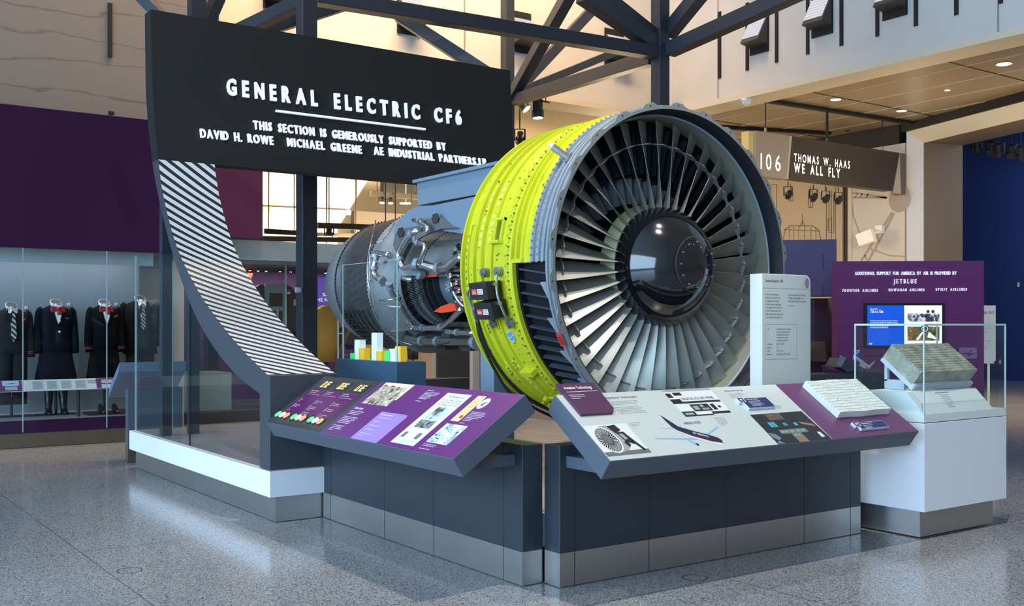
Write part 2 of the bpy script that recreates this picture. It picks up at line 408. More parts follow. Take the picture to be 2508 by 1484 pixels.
# upper wall lamps standing out of black recesses
LEDN = emis('led tile', (0.8, 0.85, 1.0), 1.6)
def led_mat():
    m = bpy.data.materials.new('led tiles'); m.use_nodes = True; nt = m.node_tree; b = nt.nodes['Principled BSDF']; L = nt.links.new; N = nt.nodes.new
    tc = N('ShaderNodeTexCoord'); w = N('ShaderNodeTexWave'); w.wave_type = 'BANDS'; w.bands_direction = 'Z'; w.inputs['Scale'].default_value = 5
    L(tc.outputs['Object'], w.inputs['Vector'])
    r = N('ShaderNodeValToRGB'); L(w.outputs['Fac'], r.inputs[0]); e = r.color_ramp.elements
    e[0].color = (1, .45, .35, 1); e[1].color = (.35, .45, 1, 1); x = e.new(.5); x.color = (.6, 1, .7, 1); x = e.new(.3); x.color = (1, .95, .9, 1)
    L(r.outputs[0], b.inputs['Emission Color']); b.inputs['Emission Strength'].default_value = 0.95; b.inputs['Base Color'].default_value = (0, 0, 0, 1)
    return m
LEDT = led_mat(); LAMPB = mat('lamp body bronze', (0.05, 0.045, 0.04), 0.5)
def wall_lamp(px, py, pw, ph, wall, label):
    if wall == 'right':
        c = onX(px, py, 16.7); a = onX(px - pw / 2, py, 16.7); b_ = onX(px + pw / 2, py, 16.7); u = Vector((0, -1, 0)); n = Vector((-1, 0, 0)); w = abs(a.y - b_.y)
    else:
        c = onY(px, py, 17.75); a = onY(px - pw / 2, py, 17.75); b_ = onY(px + pw / 2, py, 17.75); u = Vector((1, 0, 0)); n = Vector((0, -1, 0)); w = abs(a.x - b_.x)
    h = ph / FPX * (c - CO).dot(FW)
    t = thing('wall_lamp', label, 'lamp', c, 'black wall lamps on the upper walls')
    k = B(SLOT); q = [c + u * (i * w / 2) + UP * (j * h / 2) for i, j in ((-1, -1), (1, -1), (1, 1), (-1, 1))]
    k.add([p + n * .004 for p in q] + [p + n * .03 for p in q], [(0, 1, 2, 3), (4, 5, 6, 7), (0, 1, 5, 4), (1, 2, 6, 5), (2, 3, 7, 6), (3, 0, 4, 7)])
    k.build('recess', t)
    hd = B(LAMPB); w2 = w * .47
    sec = [(0.03, h * .34), (0.30, -h * .20), (0.34, -h * .27), (0.03, -h * .33)]
    vs = [c + u * s * w2 + n * d + UP * z for s in (-1, 1) for d, z in sec]
    hd.add(vs, [(0, 1, 2, 3), (7, 6, 5, 4), (0, 4, 5, 1), (1, 5, 6, 2), (2, 6, 7, 3), (3, 7, 4, 0)]); hd.build('housing', t)
    f = B(LEDT); vs = [c + u * s * w2 * .94 + n * (d + .012) + UP * (z + .006) for s in (-1, 1) for d, z in ((0.05, h * .31), (0.295, -h * .18))]
    f.add(vs, [(0, 1, 3, 2)]); f.build('led_panel', t)
wall_lamp(1861, 79, 46, 104, 'right', 'black wall lamp lowest on the right upper wall, beside the tan sign')
wall_lamp(2015, 32, 52, 112, 'right', 'black wall lamp second in the row along the right upper wall')
wall_lamp(2193, -14, 60, 116, 'right', 'black wall lamp cut by the top edge at upper right')
wall_lamp(1503, 118, 46, 90, 'back', 'black wall lamp on the back wall behind the beam near the tall column')
wall_lamp(1275, 80, 48, 100, 'back', 'black wall lamp on the back wall half hidden by a dark column')
wall_lamp(1001, 30, 58, 112, 'back', 'black wall lamp on the back wall above the middle of the sign')
wall_lamp(674, -32, 60, 112, 'back', 'black wall lamp on the back wall above the left of the sign')

# bright far gallery seen under the sign
FARW = mat('far warm wall', (0.82, 0.74, 0.56), 0.8)
b = B(FARW); b.box(5, 26, 27.0, 27.3, 0, 6.39); struct(b.build('wall_far'))
bk = B(mat('angled bulkhead', (0.86, 0.80, 0.64), 0.8))
P = [onY(x, y, 23.0) for x, y in ((560, 395), (930, 395), (826, 560), (826, 640), (560, 640))]
bk.prism([(p.x, p.z) for p in P], 23.0, 23.4, 'y'); struct(bk.build('wall_bulkhead'))
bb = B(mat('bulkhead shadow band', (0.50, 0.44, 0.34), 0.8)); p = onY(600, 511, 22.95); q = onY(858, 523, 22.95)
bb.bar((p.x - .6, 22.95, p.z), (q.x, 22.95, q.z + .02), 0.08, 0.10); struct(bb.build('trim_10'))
bk2 = B(BLACK); p = onY(940, 470, 25); q = onY(1040, 440, 25); bk2.box(p.x, q.x + 2, 25, 25.2, p.z, q.z + 1.2); struct(bk2.build('trim_11'))
bk3 = B(mat('dark brown panel', (0.06, 0.045, 0.035), 0.7)); p = onY(868, 575, 24.5); q = onY(1000, 525, 24.5); bk3.box(p.x, q.x + 3, 24.5, 24.7, p.z - 1, q.z); struct(bk3.build('wall_panel'))

# right gallery: drawings wall, diagram wall, portal and blue hall
TANW = mat('tan mural wall', (0.50, 0.40, 0.27), 0.7)
def lowwall(px0, px1, X, mtl, name, z1=5.94, z0=0):
    a = onX(px0, 700, X); b_ = onX(px1, 700, X); k = B(mtl); k.box(X, X + .2, min(a.y, b_.y), max(a.y, b_.y), z0, z1); return struct(k.build(name))
lowwall(1780, 2063, 22.4, TANW, 'wall_tan')
lowwall(2063, 2076, 22.45, BLACK, 'trim_12')
lowwall(2076, 2086, 22.38, TRIMC, 'trim_13')
lowwall(2086, 2216, 22.4, mat('pale mural wall', (0.66, 0.58, 0.50), 0.7), 'wall_pale', 5.94)
lowwall(2216, 2221, 22.46, BLACK, 'trim_14')
PORT = mat('portal panel', (0.62, 0.62, 0.62), 0.5); BRN = mat('portal return', (0.20, 0.15, 0.11), 0.6)
PD = Vector((-0.289, -0.957, 0)).normalized(); PN = Vector((-0.957, 0.289, 0)).normalized(); PP = Vector((22.36, 15.09, 0))
def onP(x, y, dep=0.0):
    d = ray(x, y); o = PP - PN * dep; return CO + d * ((o - CO).dot(PN) / d.dot(PN))
def slab(k, pts, dep):
    n_ = len(pts); q = [p - PN * dep for p in pts]
    k.add(list(pts) + q, [tuple(range(n_)), tuple(range(n_, 2 * n_))[::-1]] + [(i, (i + 1) % n_, (i + 1) % n_ + n_, i + n_) for i in range(n_)]); return k
def foot(p): return Vector((p.x, p.y, 0))
a_, b_ = onP(2220, 320), onP(2262, 343, .25); zi = 5.90; zo = 6.20; a_.z = zo; b_.z = zi
far_ = 8.5
fo, fi = Vector((*(PP + PD * far_).xy, 0)), Vector((*(PP - PN * .25 + PD * far_).xy, 0))
k = B(PORT); slab(k, [foot(a_), a_, b_, foot(b_)], .02); struct(k.build('door_1'))
k = B(TRIMC); slab(k, [a_, fo + UP * zo, fi + UP * zi, b_], .02); struct(k.build('trim_16'))
c_ = onP(2340, 350, .4); dd = b_ - PN * 1.15
k = B(BRN); k.add([foot(b_), b_, foot(dd) + UP * zi, foot(dd), foot(b_) + PD * -.1, b_ + PD * -.1, foot(dd) + UP * zi + PD * -.1, foot(dd) + PD * -.1], [(0, 1, 2, 3), (7, 6, 5, 4), (0, 4, 5, 1), (1, 5, 6, 2), (2, 6, 7, 3), (3, 7, 4, 0)]); struct(k.build('trim_15'))
k = B(BRN); q = [b_ + UP * .001, fi + UP * (zi + .001), fi - PN * 1.15 + UP * (zi + .001), b_ - PN * 1.15 + UP * .001]; k.add(q + [p + UP * .1 for p in q], [(0, 1, 2, 3), (7, 6, 5, 4), (0, 4, 5, 1), (1, 5, 6, 2), (2, 6, 7, 3), (3, 7, 4, 0)]); struct(k.build('trim_17'))
k = B(mat('hall blue wall', (0.004, 0.030, 0.17), 0.8)); k.box(28.0, 28.3, 2, 20, 0, 7.0); struct(k.build('wall_blue'))
k = B(BLACK); k.box(24.2, 28, 2, 20, 7.0, 7.2); struct(k.build('ceiling_blue_hall'))
area('blue_hall_light', (25.2, 11, 6.4), (28.1, 12.5, 1.6), 4, 0.6, 130, (0.6, 0.8, 1.0))
# line drawings on the tan and pale walls
inkb = B(mat('mural brown line', (0.20, 0.15, 0.10), 0.8))
def mur(pts, w=0.03, X=22.395, mb=inkb):
    Q = [onX(x, y, X) for x, y in pts]
    for a, b_ in zip(Q[:-1], Q[1:]):
        mb.bar(a, b_, 0.006, w, (1, 0, 0)) if False else mb.bar(a, b_, w, 0.006, (1, 0, 0))
for x0, y0, y1 in ((1936, 450, 490), (1985, 455, 510), (2036, 465, 630), (2024, 460, 600), (2046, 455, 640)):
    mur([(x0, y0), (x0, y1)], .02)
for x0, y0, w, h in ((1932, 470, 10, 22), (1980, 468, 10, 40), (2030, 480, 12, 90), (1888, 452, 14, 58), (2028, 535, 9, 30)):
    mur([(x0, y0), (x0 + w, y0), (x0 + w, y0 + h), (x0, y0 + h), (x0, y0)], .016)
mur([(1918, 585), (1924, 560), (1935, 553), (1990, 553), (2005, 563), (2010, 586)], .022)
mur([(1920, 562), (2008, 566)], .02); mur([(1965, 525), (1965, 553)], .016); mur([(1958, 556), (1965, 540), (1973, 556)], .014)
for x in (1933, 1944, 1956, 1970, 1986, 1998): mur([(x, 556), (x, 586)], .012)
inkb.build('trim_18')['kind'] = 'structure'
inkc = B(mat('mural pale line', (0.40, 0.34, 0.30), 0.8))
mm = lambda pts, w=.04: mur(pts, w, 22.395, inkc)
mm([(2088, 472), (2172, 484)], .05); mm([(2088, 484), (2172, 484)], .05)
for x in (2095, 2107, 2122): mm([(x, 483), (x + 5, 474)], .035)
mm([(2185, 520), (2108, 640)], .06); mm([(2190, 522), (2126, 640)], .06)
for x, y in ((2160, 560), (2148, 580), (2132, 605), (2118, 625)): mm([(x, y), (x + 6, y + 14)], .04)
mm([(2087, 495), (2090, 530), (2104, 568), (2121, 592)], .03); mm([(2215, 628), (2180, 626), (2146, 615)], .03)
for p in (((2125, 598), (2117, 592), (2125, 585)), ((2142, 611), (2150, 610), (2147, 620))):
    inkc.poly([onX(x, y, 22.39) for x, y in p])
disc(inkc, onX(2203, 487, 22.39), (0, -1, 0), (0, 0, 1), 0, 0, 0.30, 0.33, k=28)
inkc.build('trim_19')['kind'] = 'structure'
# ================================================================== brushed steel
def node_steel():
    m = bpy.data.materials.new('brushed steel'); m.use_nodes = True; nt = m.node_tree; b = nt.nodes['Principled BSDF']; L = nt.links.new; N = nt.nodes.new
    tc = N('ShaderNodeTexCoord'); mp = N('ShaderNodeMapping'); mp.inputs['Scale'].default_value = (60, 60, 2.0); L(tc.outputs['Object'], mp.inputs[0])
    n = N('ShaderNodeTexNoise'); n.inputs['Scale'].default_value = 4; n.inputs['Detail'].default_value = 5; L(mp.outputs[0], n.inputs['Vector'])
    n2 = N('ShaderNodeTexNoise'); n2.inputs['Scale'].default_value = 2.2; L(tc.outputs['Object'], n2.inputs['Vector'])
    r = N('ShaderNodeMapRange'); r.inputs['To Min'].default_value = 0.26; r.inputs['To Max'].default_value = 0.44; L(n2.outputs['Fac'], r.inputs['Value']); L(r.outputs[0], b.inputs['Roughness'])
    bp = N('ShaderNodeBump'); bp.inputs['Strength'].default_value = 0.12; bp.inputs['Distance'].default_value = 0.004; L(n.outputs['Fac'], bp.inputs['Height']); L(bp.outputs[0], b.inputs['Normal'])
    b.inputs['Base Color'].default_value = (0.42, 0.41, 0.40, 1); b.inputs['Metallic'].default_value = 0.9
    return m
STEEL = node_steel()
BRONZE = mat('brown steel', (0.20, 0.165, 0.12), 0.35, metal=0.75)
DECK = mat('deck tile', (0.36, 0.36, 0.37), 0.22, noise=0.06, nscale=3, spec=0.6)
GLS = glass('clear glass'); EDGE = mat('glass edge', (0.25, 0.50, 0.45), 0.2, emit=(0.3, 0.55, 0.5), estr=0.06)
EDGEP = mat('pale glass edge', (0.30, 0.42, 0.42), 0.25)

# ================================================================== plinth under the engine
t = thing('plinth', 'low engine plinth with white band, steel base and grey tiled deck', 'plinth', (5.0, 8.0, 0))
W1 = [(3.18, 7.765), (3.80, 7.765), (3.80, 5.10), (7.6, 5.10), (7.6, 11.68), (3.18, 11.68)]
W0 = [(3.24, 7.80), (3.86, 7.80), (3.86, 5.16), (7.54, 5.16), (7.54, 11.65), (3.24, 11.65)]
k = B(STEEL); k.prism(W0, 0.004, 0.203, 'z'); k.build('kick_plate', t)
k = B(WHITEP); k.prism(W1, 0.204, 0.405, 'z'); k.build('band', t)
WI = [(3.22, 7.79), (3.84, 7.79), (3.84, 5.14), (7.56, 5.14), (7.56, 11.64), (3.22, 11.64)]
k = B(DECK); k.prism(WI, 0.4055, 0.412, 'z'); k.build('deck', t)

# ================================================================== the big curved sign
ZS = [1.156, 1.325, 1.568, 1.906, 2.358, 2.87, 3.204, 3.815, 4.30, 4.78]
YS = [7.85, 8.345, 8.921, 9.564, 10.158, 10.544, 10.679, 10.843, 10.90, 10.93]
BZ = [1.005, 1.079, 1.284, 1.644, 2.243, 2.887, 3.328, 3.857, 4.374, 4.78]
BY = [8.02, 8.345, 8.921, 9.564, 10.221, 10.706, 10.927, 11.084, 11.127, 11.142]
def cr_interp(xs, ys, x):
    i = max(0, min(len(xs) - 2, next((k for k in range(len(xs) - 1) if x <= xs[k + 1]), len(xs) - 2)))
    def sl(j):
        a, b_ = max(j - 1, 0), min(j + 1, len(xs) - 1); return (ys[b_] - ys[a]) / (xs[b_] - xs[a])
    h = xs[i + 1] - xs[i]; s = (x - xs[i]) / h
    return ((2 * s**3 - 3 * s**2 + 1) * ys[i] + (s**3 - 2 * s**2 + s) * h * sl(i) + (-2 * s**3 + 3 * s**2) * ys[i + 1] + (s**3 - s**2) * h * sl(i + 1))
def Yf(z): return cr_interp(ZS, YS, z)
def Zf(y): return cr_interp(YS[:8], ZS[:8], y)
sg = thing('curved_sign', 'tall charcoal curved sign with white raised lettering and striped sweeping leg', 'sign', (5.4, 10.9, 0.412))
def stripe_mat():
    m = bpy.data.materials.new('sign stripes'); m.use_nodes = True; nt = m.node_tree; b = nt.nodes['Principled BSDF']; L = nt.links.new; N = nt.nodes.new
    uv = N('ShaderNodeUVMap'); uv.uv_map = 'run'; sp = N('ShaderNodeSeparateXYZ'); L(uv.outputs[0], sp.inputs[0])
    a = N('ShaderNodeMath'); a.operation = 'MULTIPLY_ADD'; a.inputs[1].default_value = 0.83; L(sp.outputs['X'], a.inputs[0]); L(sp.outputs['Y'], a.inputs[2])
    f = N('ShaderNodeMath'); f.operation = 'MULTIPLY'; f.inputs[1].default_value = 1 / 0.110; L(a.outputs[0], f.inputs[0])
    fr = N('ShaderNodeMath'); fr.operation = 'FRACT'; L(f.outputs[0], fr.inputs[0])
    g = N('ShaderNodeMath'); g.operation = 'LESS_THAN'; g.inputs[1].default_value = 0.55; L(fr.outputs[0], g.inputs[0])
    mx = N('ShaderNodeMix'); mx.data_type = 'RGBA'; L(g.outputs[0], mx.inputs['Factor'])
    mx.inputs['A'].default_value = (0.022, 0.023, 0.024, 1); mx.inputs['B'].default_value = (0.72, 0.74, 0.75, 1)
    L(mx.outputs['Result'], b.inputs['Base Color']); b.inputs['Roughness'].default_value = 0.32
    return m
# leg and upper-left part: one extruded J; the wide board joins it from z = 3.21 up
zz = [1.156 + (3.209 - 1.156) * i / 40 for i in range(41)]
yy = [7.85 + (10.6805 - 7.85) * i / 60 for i in range(61)]
front = [(7.785, 1.15)] + [(y, Zf(y)) for y in yy]
front[-1] = (Yf(3.209), 3.209)
back = [(cr_interp(BZ, BY, 1.005 + (3.209 - 1.005) * i / 30), 1.005 + (3.209 - 1.005) * i / 30) for i in range(31)]
poly = [(8.0, 0.4125), (7.785, 0.4125)] + front + back[::-1] + [(8.0, 1.0)]
k = B(SIGNBLK); k.mats = []; k.m(mat('slate sign edge', (0.045, 0.052, 0.065), 0.45)); k.prism(poly, 3.19, 3.772, 'x'); k.build('leg', sg)
# stripes laid on the front of the leg
b = MB(); b.m(stripe_mat(), True); pts = [(y, z) for y, z in front[1:]]
run = [0.0]
for i in range(1, len(pts)): run.append(run[-1] + math.hypot(pts[i][0] - pts[i - 1][0], pts[i][1] - pts[i - 1][1]))
vs = []; uvs = []
for i, (y, z) in enumerate(pts):
    d = Vector((pts[min(i + 1, len(pts) - 1)][0] - pts[max(i - 1, 0)][0], pts[min(i + 1, len(pts) - 1)][1] - pts[max(i - 1, 0)][1])).normalized()
    for x in (3.192, 3.768): vs.append((x, y - d.y * .002, z + d.x * .002)); uvs.append((x - 3.19, run[i]))
b.add(vs, [(2 * i, 2 * i + 1, 2 * i + 3, 2 * i + 2) for i in range(len(pts) - 1)])
so = b.build('striped_face', sg); ul = so.data.uv_layers.new(name='run')
for lp in so.data.loops: ul.data[lp.index].uv = uvs[lp.vertex_index]
# the board
k = B(SIGNBLK)
zr = [3.21 + (4.78 - 3.21) * i / 24 for i in range(25)]
prof = [(Yf(z), z) for z in zr] + [(cr_interp(BZ, BY, z), z) for z in zr[::-1]]
k.prism(prof, 3.19, 7.69, 'x'); k.build('board', sg)
for x in (3.79, 7.05):
    k = B(mat('sign seam', (0.006, 0.006, 0.006), 0.7)); k.add([(x + dx, Yf(z) - .0015, z) for z in zr for dx in (-.004, .004)], [(2 * i, 2 * i + 1, 2 * i + 3, 2 * i + 2) for i in range(len(zr) - 1)]); k.build('seam', sg)
def on_sign(q, t): return Vector((q.x, Yf(q.z) - .012 - t, q.z))
SO = (0, 10.8, 0); UX = (1, 0, 0); UZ = (0, 0, 1)
def sign_line(body, x0, x1, z, cap, bold, sp=1.0):
    ks = [B(LETTER)]
    def nxt(m): ks.append(B(LETTER)); return ks[-1]
    put_cond(ks[0], body, SO, UX, UZ, x0, x1, z, cap, bold, sp, 0.035, n=(0, -1, 0), fn=on_sign, word=nxt)
    for k in ks: k.build('lettering', sg)
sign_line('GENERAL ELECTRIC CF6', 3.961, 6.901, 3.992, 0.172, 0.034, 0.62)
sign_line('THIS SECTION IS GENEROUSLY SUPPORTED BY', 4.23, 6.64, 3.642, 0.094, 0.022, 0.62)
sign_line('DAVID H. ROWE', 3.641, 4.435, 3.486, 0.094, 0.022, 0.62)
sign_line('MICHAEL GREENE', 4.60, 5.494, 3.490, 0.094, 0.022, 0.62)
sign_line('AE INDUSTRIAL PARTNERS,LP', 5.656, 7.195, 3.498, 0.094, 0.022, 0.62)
k = B(LETTER); k.box(4.50, 6.374, Yf(3.875) - .05, Yf(3.875) - .012, 3.864, 3.886); k.build('rule', sg)
for x, y in ((3.324, 10.82), (3.622, 10.86)):
    k = B(STEELFR); k.box(x - .05, x + .05, y, y + .10, .4125, 2.9); k.build('post', sg)

# ================================================================== glass screen beside the leg
gp = thing('glass_screen', 'clear glass barrier standing on the white plinth left of the striped leg', 'glass barrier', (3.23, 10.0, .413))
bl = [(y, z) for y, z in back if z < 2.3]
def gpanel(y0, y1):
    top = []
    for i in range(13):
        y = y0 + (y1 - y0) * i / 12
        zb = 2.29
        for (ya, za), (yb, zb2) in zip(bl[:-1], bl[1:]):
            if ya <= y <= yb: zb = za + (zb2 - za) * (y - ya) / (yb - ya) - .01
        if y < 8.02: zb = 0.99
        top.append((y, min(zb, 2.29)))
    k = B(GLS); k.prism([(y0, .413), (y1, .413)] + top[::-1], 3.222, 3.234, 'x'); return k
pn = gpanel(8.02, 9.815).build('pane', gp); pn = gpanel(9.825, 11.60).build('pane', gp)
k = B(mat('dark joint', (.01, .015, .02), .4)); k.box(3.221, 3.235, 9.8151, 9.8249, .413, 1.75); k.build('joint', gp)
k = B(EDGEP); k.box(3.218, 3.238, 11.601, 11.606, .413, 2.29); k.build('edge', gp)
gp2 = thing('glass_screen', 'clear glass barrier across the rear of the plinth behind the sign posts', 'glass barrier', (4.4, 11.62, .413))
k = B(GLS); k.box(3.245, 5.2, 11.612, 11.624, .413, 2.25); k.build('pane', gp2)
k = B(EDGEP); k.box(3.62, 3.628, 11.609, 11.627, .413, 2.25); k.build('edge', gp2)

# ================================================================== rail benches with slanted reading desks
def bench_body(t, fx, axis, a0, a1, f, depth, h=.836, seams=()):
    """axis x: front face at Y=f, from X a0..a1; axis y: front face at X=f"""
    def bx(k, s0, s1, d0, d1, z0, z1):
        return k.box(s0, s1, f + d0, f + d1, z0, z1) if axis == 'x' else k.box(f + d0, f + d1, s0, s1, z0, z1)
    k = B(NAVY); bx(k, a0, a1, 0, depth, .204, h); o = k.build('body', t); bevel(o, .002, 1)
    k = B(STEEL); bx(k, a0 + .001, a1 - .001, .0, depth - .001, .005, .2035); k.build('kick_plate', t)
    k = B(BLACK)
    for s in seams: bx(k, s - .0018, s + .0018, -.0012, .0, .005, h)
    k.build('seam', t)
def place(L):
    return lambda s, v: None
PURD = mat('plum graphic', (0.110, 0.022, 0.150), 0.30, spec=0.6)
PURA = mat('aubergine graphic', (0.125, 0.030, 0.110), 0.32, spec=0.6)
LAV = mat('lavender graphic', (0.30, 0.20, 0.72), 0.32)
PALE = mat('pale graphic', (0.54, 0.585, 0.55), 0.35, spec=0.4)
CREAMP = mat('cream strip', (0.75, 0.62, 0.30), 0.5)
TAGP = mat('plum tag', (0.085, 0.026, 0.075), 0.4)
NAVYC = mat('navy card', (0.015, 0.025, 0.11), 0.4)
def photo_mat(name, cols, scale, seed=0.0, stretch=(1, 1, 1)):
    """a photograph's mottled tones"""
    m = bpy.data.materials.new(name); m.use_nodes = True; nt = m.node_tree; b = nt.nodes['Principled BSDF']; L = nt.links.new; N = nt.nodes.new
    tc = N('ShaderNodeTexCoord'); mp = N('ShaderNodeMapping'); mp.inputs['Location'].default_value = (seed, seed, 0); mp.inputs['Scale'].default_value = stretch; L(tc.outputs['Object'], mp.inputs[0])
    n = N('ShaderNodeTexNoise'); n.inputs['Scale'].default_value = scale; n.inputs['Detail'].default_value = 6; n.inputs['Roughness'].default_value = .65; L(mp.outputs[0], n.inputs['Vector'])
    r = N('ShaderNodeValToRGB'); L(n.outputs['Fac'], r.inputs[0]); e = r.color_ramp.elements
    n0 = len(cols)
    e[0].position = .36; e[0].color = (*hexc(cols[0]), 1); e[1].position = .66; e[1].color = (*hexc(cols[-1]), 1)
    for i, c in enumerate(cols[1:-1]): x = e.new(.36 + .30 * (i + 1) / (n0 - 1)); x.color = (*hexc(c), 1)
    L(r.outputs[0], b.inputs['Base Color']); b.inputs['Roughness'].default_value = .4
    return m
def para(mb, lines, o, u, v, x, y, lh, cap, width=None, lift=0.002, bold=0.0, k=0.60):
    """left-set paragraph, first baseline y"""
    for i, ln in enumerate(lines):
        if not ln: continue
        g = text_geo(ln, bold, 1, 1.0); H = text_geo('H', bold, 1)[6]
        w = (g[4] - g[3]) * cap / H * k
        if width: w = min(w, width)
        put_text(mb, ln, o, u, v, x, x + w, y - i * lh, cap, bold, 0.0, res=1, lift=lift)

# ---- right desk: pale desk with plane and cockpit
t = thing('reading_rail', 'right-hand navy exhibit bench with slanted pale desk about jet technology', 'exhibit bench', (5.2, 4.96, 0))
bench_body(t, 0, 'x', 3.793, 6.62, 4.885, .15, seams=(3.905, 4.50, 5.19, 5.98, 6.50))
for a, b_ in ((3.84, 3.93), (6.44, 6.53)): k = B(NAVY2); k.box(a, b_, 4.60, 4.884, .707, .775); k.build('bracket', t)
DA = [(4.39, .80), (4.89, 1.138), (4.955, 1.035), (4.467, .692)]
k = B(NAVY2); k.prism(DA, 3.757, 6.606, 'x'); bevel(k.build('desk', t), .002, 1)
AO = Vector((3.757, 4.39, .80)); AU = Vector((1, 0, 0)); AV = Vector((0, .5, .338)).normalized(); AL = .6035
def gra(mtl, name, fill, depth=0.0, parent=None):
    k = B(mtl); fill(k); return k.build(name, parent or t)
gra(PALE, 'graphic_panel', lambda k: pgon(k, AO, AU, AV, [(.006, .006), (1.905, .006), (1.921, .600), (.006, .600)], .0008))
gra(PURA, 'graphic_panel', lambda k: pgon(k, AO, AU, AV, [(1.905, .006), (2.843, .006), (2.843, .600), (1.921, .600)], .0008))
# raised title tag
def tagshape(k):
    pts = [(.056, .395), (.285, .395)] + [(.285 + .03 * math.sin(a), .425 - .03 * math.cos(a)) for a in [i * PI / 16 for i in range(1, 8)]] + [(.328, .43), (.34, .685), (.056, .685)]
    n = AU.cross(AV); a = [AO + AU * x + AV * y + n * .001 for x, y in pts]; b_ = [p + n * .016 for p in a]; m_ = len(pts)
    k.add(a + b_, [tuple(range(m_))[::-1], tuple(range(m_, 2 * m_))] + [(i, (i + 1) % m_, (i + 1) % m_ + m_, i + m_) for i in range(m_)])
tg = gra(TAGP, 'title_tag', tagshape)
k = B(INKW); put_text(k, 'Aviation Technology', AO, AU, AV, .085, .298, .628, .026, .02, lift=.0185)
rect(k, AO, AU, AV, .083, .319, .600, .6035, .0185)
para(k, ['Innovations in aeronautical technology', 'made aircraft safer, quieter, and more', 'fuel- and cost-efficient.'], AO, AU, AV, .081, .568, .0165, .0085, .205, .0185, .02)
k.build('lettering', tg)
# engine photograph
PHG = mat('photo grey', (.33, .34, .33), .4); PHL = mat('photo light', (.72, .74, .72), .4); PHD = mat('photo black', (.012, .012, .012), .4); PHM = mat('photo mid grey', (.14, .145, .145), .4)
k = B(PHL); rect(k, AO, AU, AV, .012, .335, .04, .308, .0015)
k.m(PHM); rect(k, AO, AU, AV, .012, .338, .04, .075, .0018)
k.m(PHG); disc(k, AO, AU, AV, .165, .185, .085, .115, .0020, 32); disc(k, AO, AU, AV, .135, .18, .085, .118, .0021, 32)
k.m(PHL); disc(k, AO, AU, AV, .112, .175, .078, .115, .0022, 36)
k.m(PHD); disc(k, AO, AU, AV, .110, .175, .069, .103, .0024, 36)
k.m(PHL)
for i in range(38):
    a = 2 * PI * i / 38
    pgon(k, AO, AU, AV, [(.110 + .025 * math.cos(a), .175 + .037 * math.sin(a)), (.110 + .066 * math.cos(a), .175 + .099 * math.sin(a)), (.110 + .066 * math.cos(a + .07), .175 + .099 * math.sin(a + .07))], .0026)
k.m(PHM); disc(k, AO, AU, AV, .108, .178, .027, .04, .0028)
k.m(PHD)
for p in ([(.175, .29), (.24, .30), (.255, .25), (.20, .225)], [(.205, .23), (.262, .235), (.285, .16), (.27, .12), (.225, .15)], [(.265, .15), (.285, .16), (.318, .07), (.30, .06)], [(.228, .16), (.24, .12), (.22, .10), (.205, .14)]): pgon(k, AO, AU, AV, p, .0029)
k.m(PHG); pgon(k, AO, AU, AV, [(.215, .215), (.245, .22), (.255, .17), (.23, .165)], .003)
k.build('printed_photo', t)
# headings and text
k = B(INKP)
put_text(k, 'High-Bypass Turbofan Engines', AO, AU, AV, .357, .601, .540, .017, .012, lift=.0015); k.build('heading', t); k = B(INKP)
put_text(k, 'AIRBUS A320', AO, AU, AV, .773, .917, .256, .022, .015, lift=.0015); k.build('heading', t); k = B(INKP)
put_text(k, 'NASA and the Jet Age', AO, AU, AV, 1.38, 1.553, .549, .015, .012, lift=.0015)
k.build('heading', t)
k = B(INKG)
para(k, ['High-bypass turbofans have a large fan at the front of the engine', 'that produces most of the thrust. They are more powerful, more', 'efficient, and much quieter than conventional jet engines.', '', 'Introduced on the 747 wide-body airliner in 1970, high-', 'bypass turbofans dramatically changed the economics of the', 'airline industry by helping to lower operating costs and', 'therefore fares. Smaller versions have increased the efficiency', 'of narrow-body airliners, the most widely used type in service.'], AO, AU, AV, .360, .506, .0142, .0095, .335)
k.build('lettering', t); k = B(INKG)
para(k, ['The first high-bypass fan engines', 'were mounted under the wing', 'of wide-body airliners.', '', 'Photo'], AO, AU, AV, .357, .302, .0125, .0075, .14)
k.build('lettering', t); k = B(INKG)
para(k, ['Fly-by-wire replaced mechanical links', 'between the pilot and the control', 'surfaces with electrical signals and', 'computers. It made airliners lighter', 'and safer, and the first airliner', 'with digital fly-by-wire flew', 'in the late 1980s.'], AO, AU, AV, 1.055, .296, .0125, .0075, .21)
k.build('lettering', t); k = B(INKG)
para(k, ['With its emphasis on the aircraft, NASA', 'helped create many aeronautical technologies', 'for civil aviation that make air travel', 'safer and faster.'], AO, AU, AV, 1.383, .520, .0135, .0085, .27)
k.build('lettering', t); k = B(INKG)
para(k, ['The NASA glass cockpit', 'introduced flat panels', 'to the flight deck.'], AO, AU, AV, 1.693, .368, .0125, .0075, .17)
k.build('lettering', t)
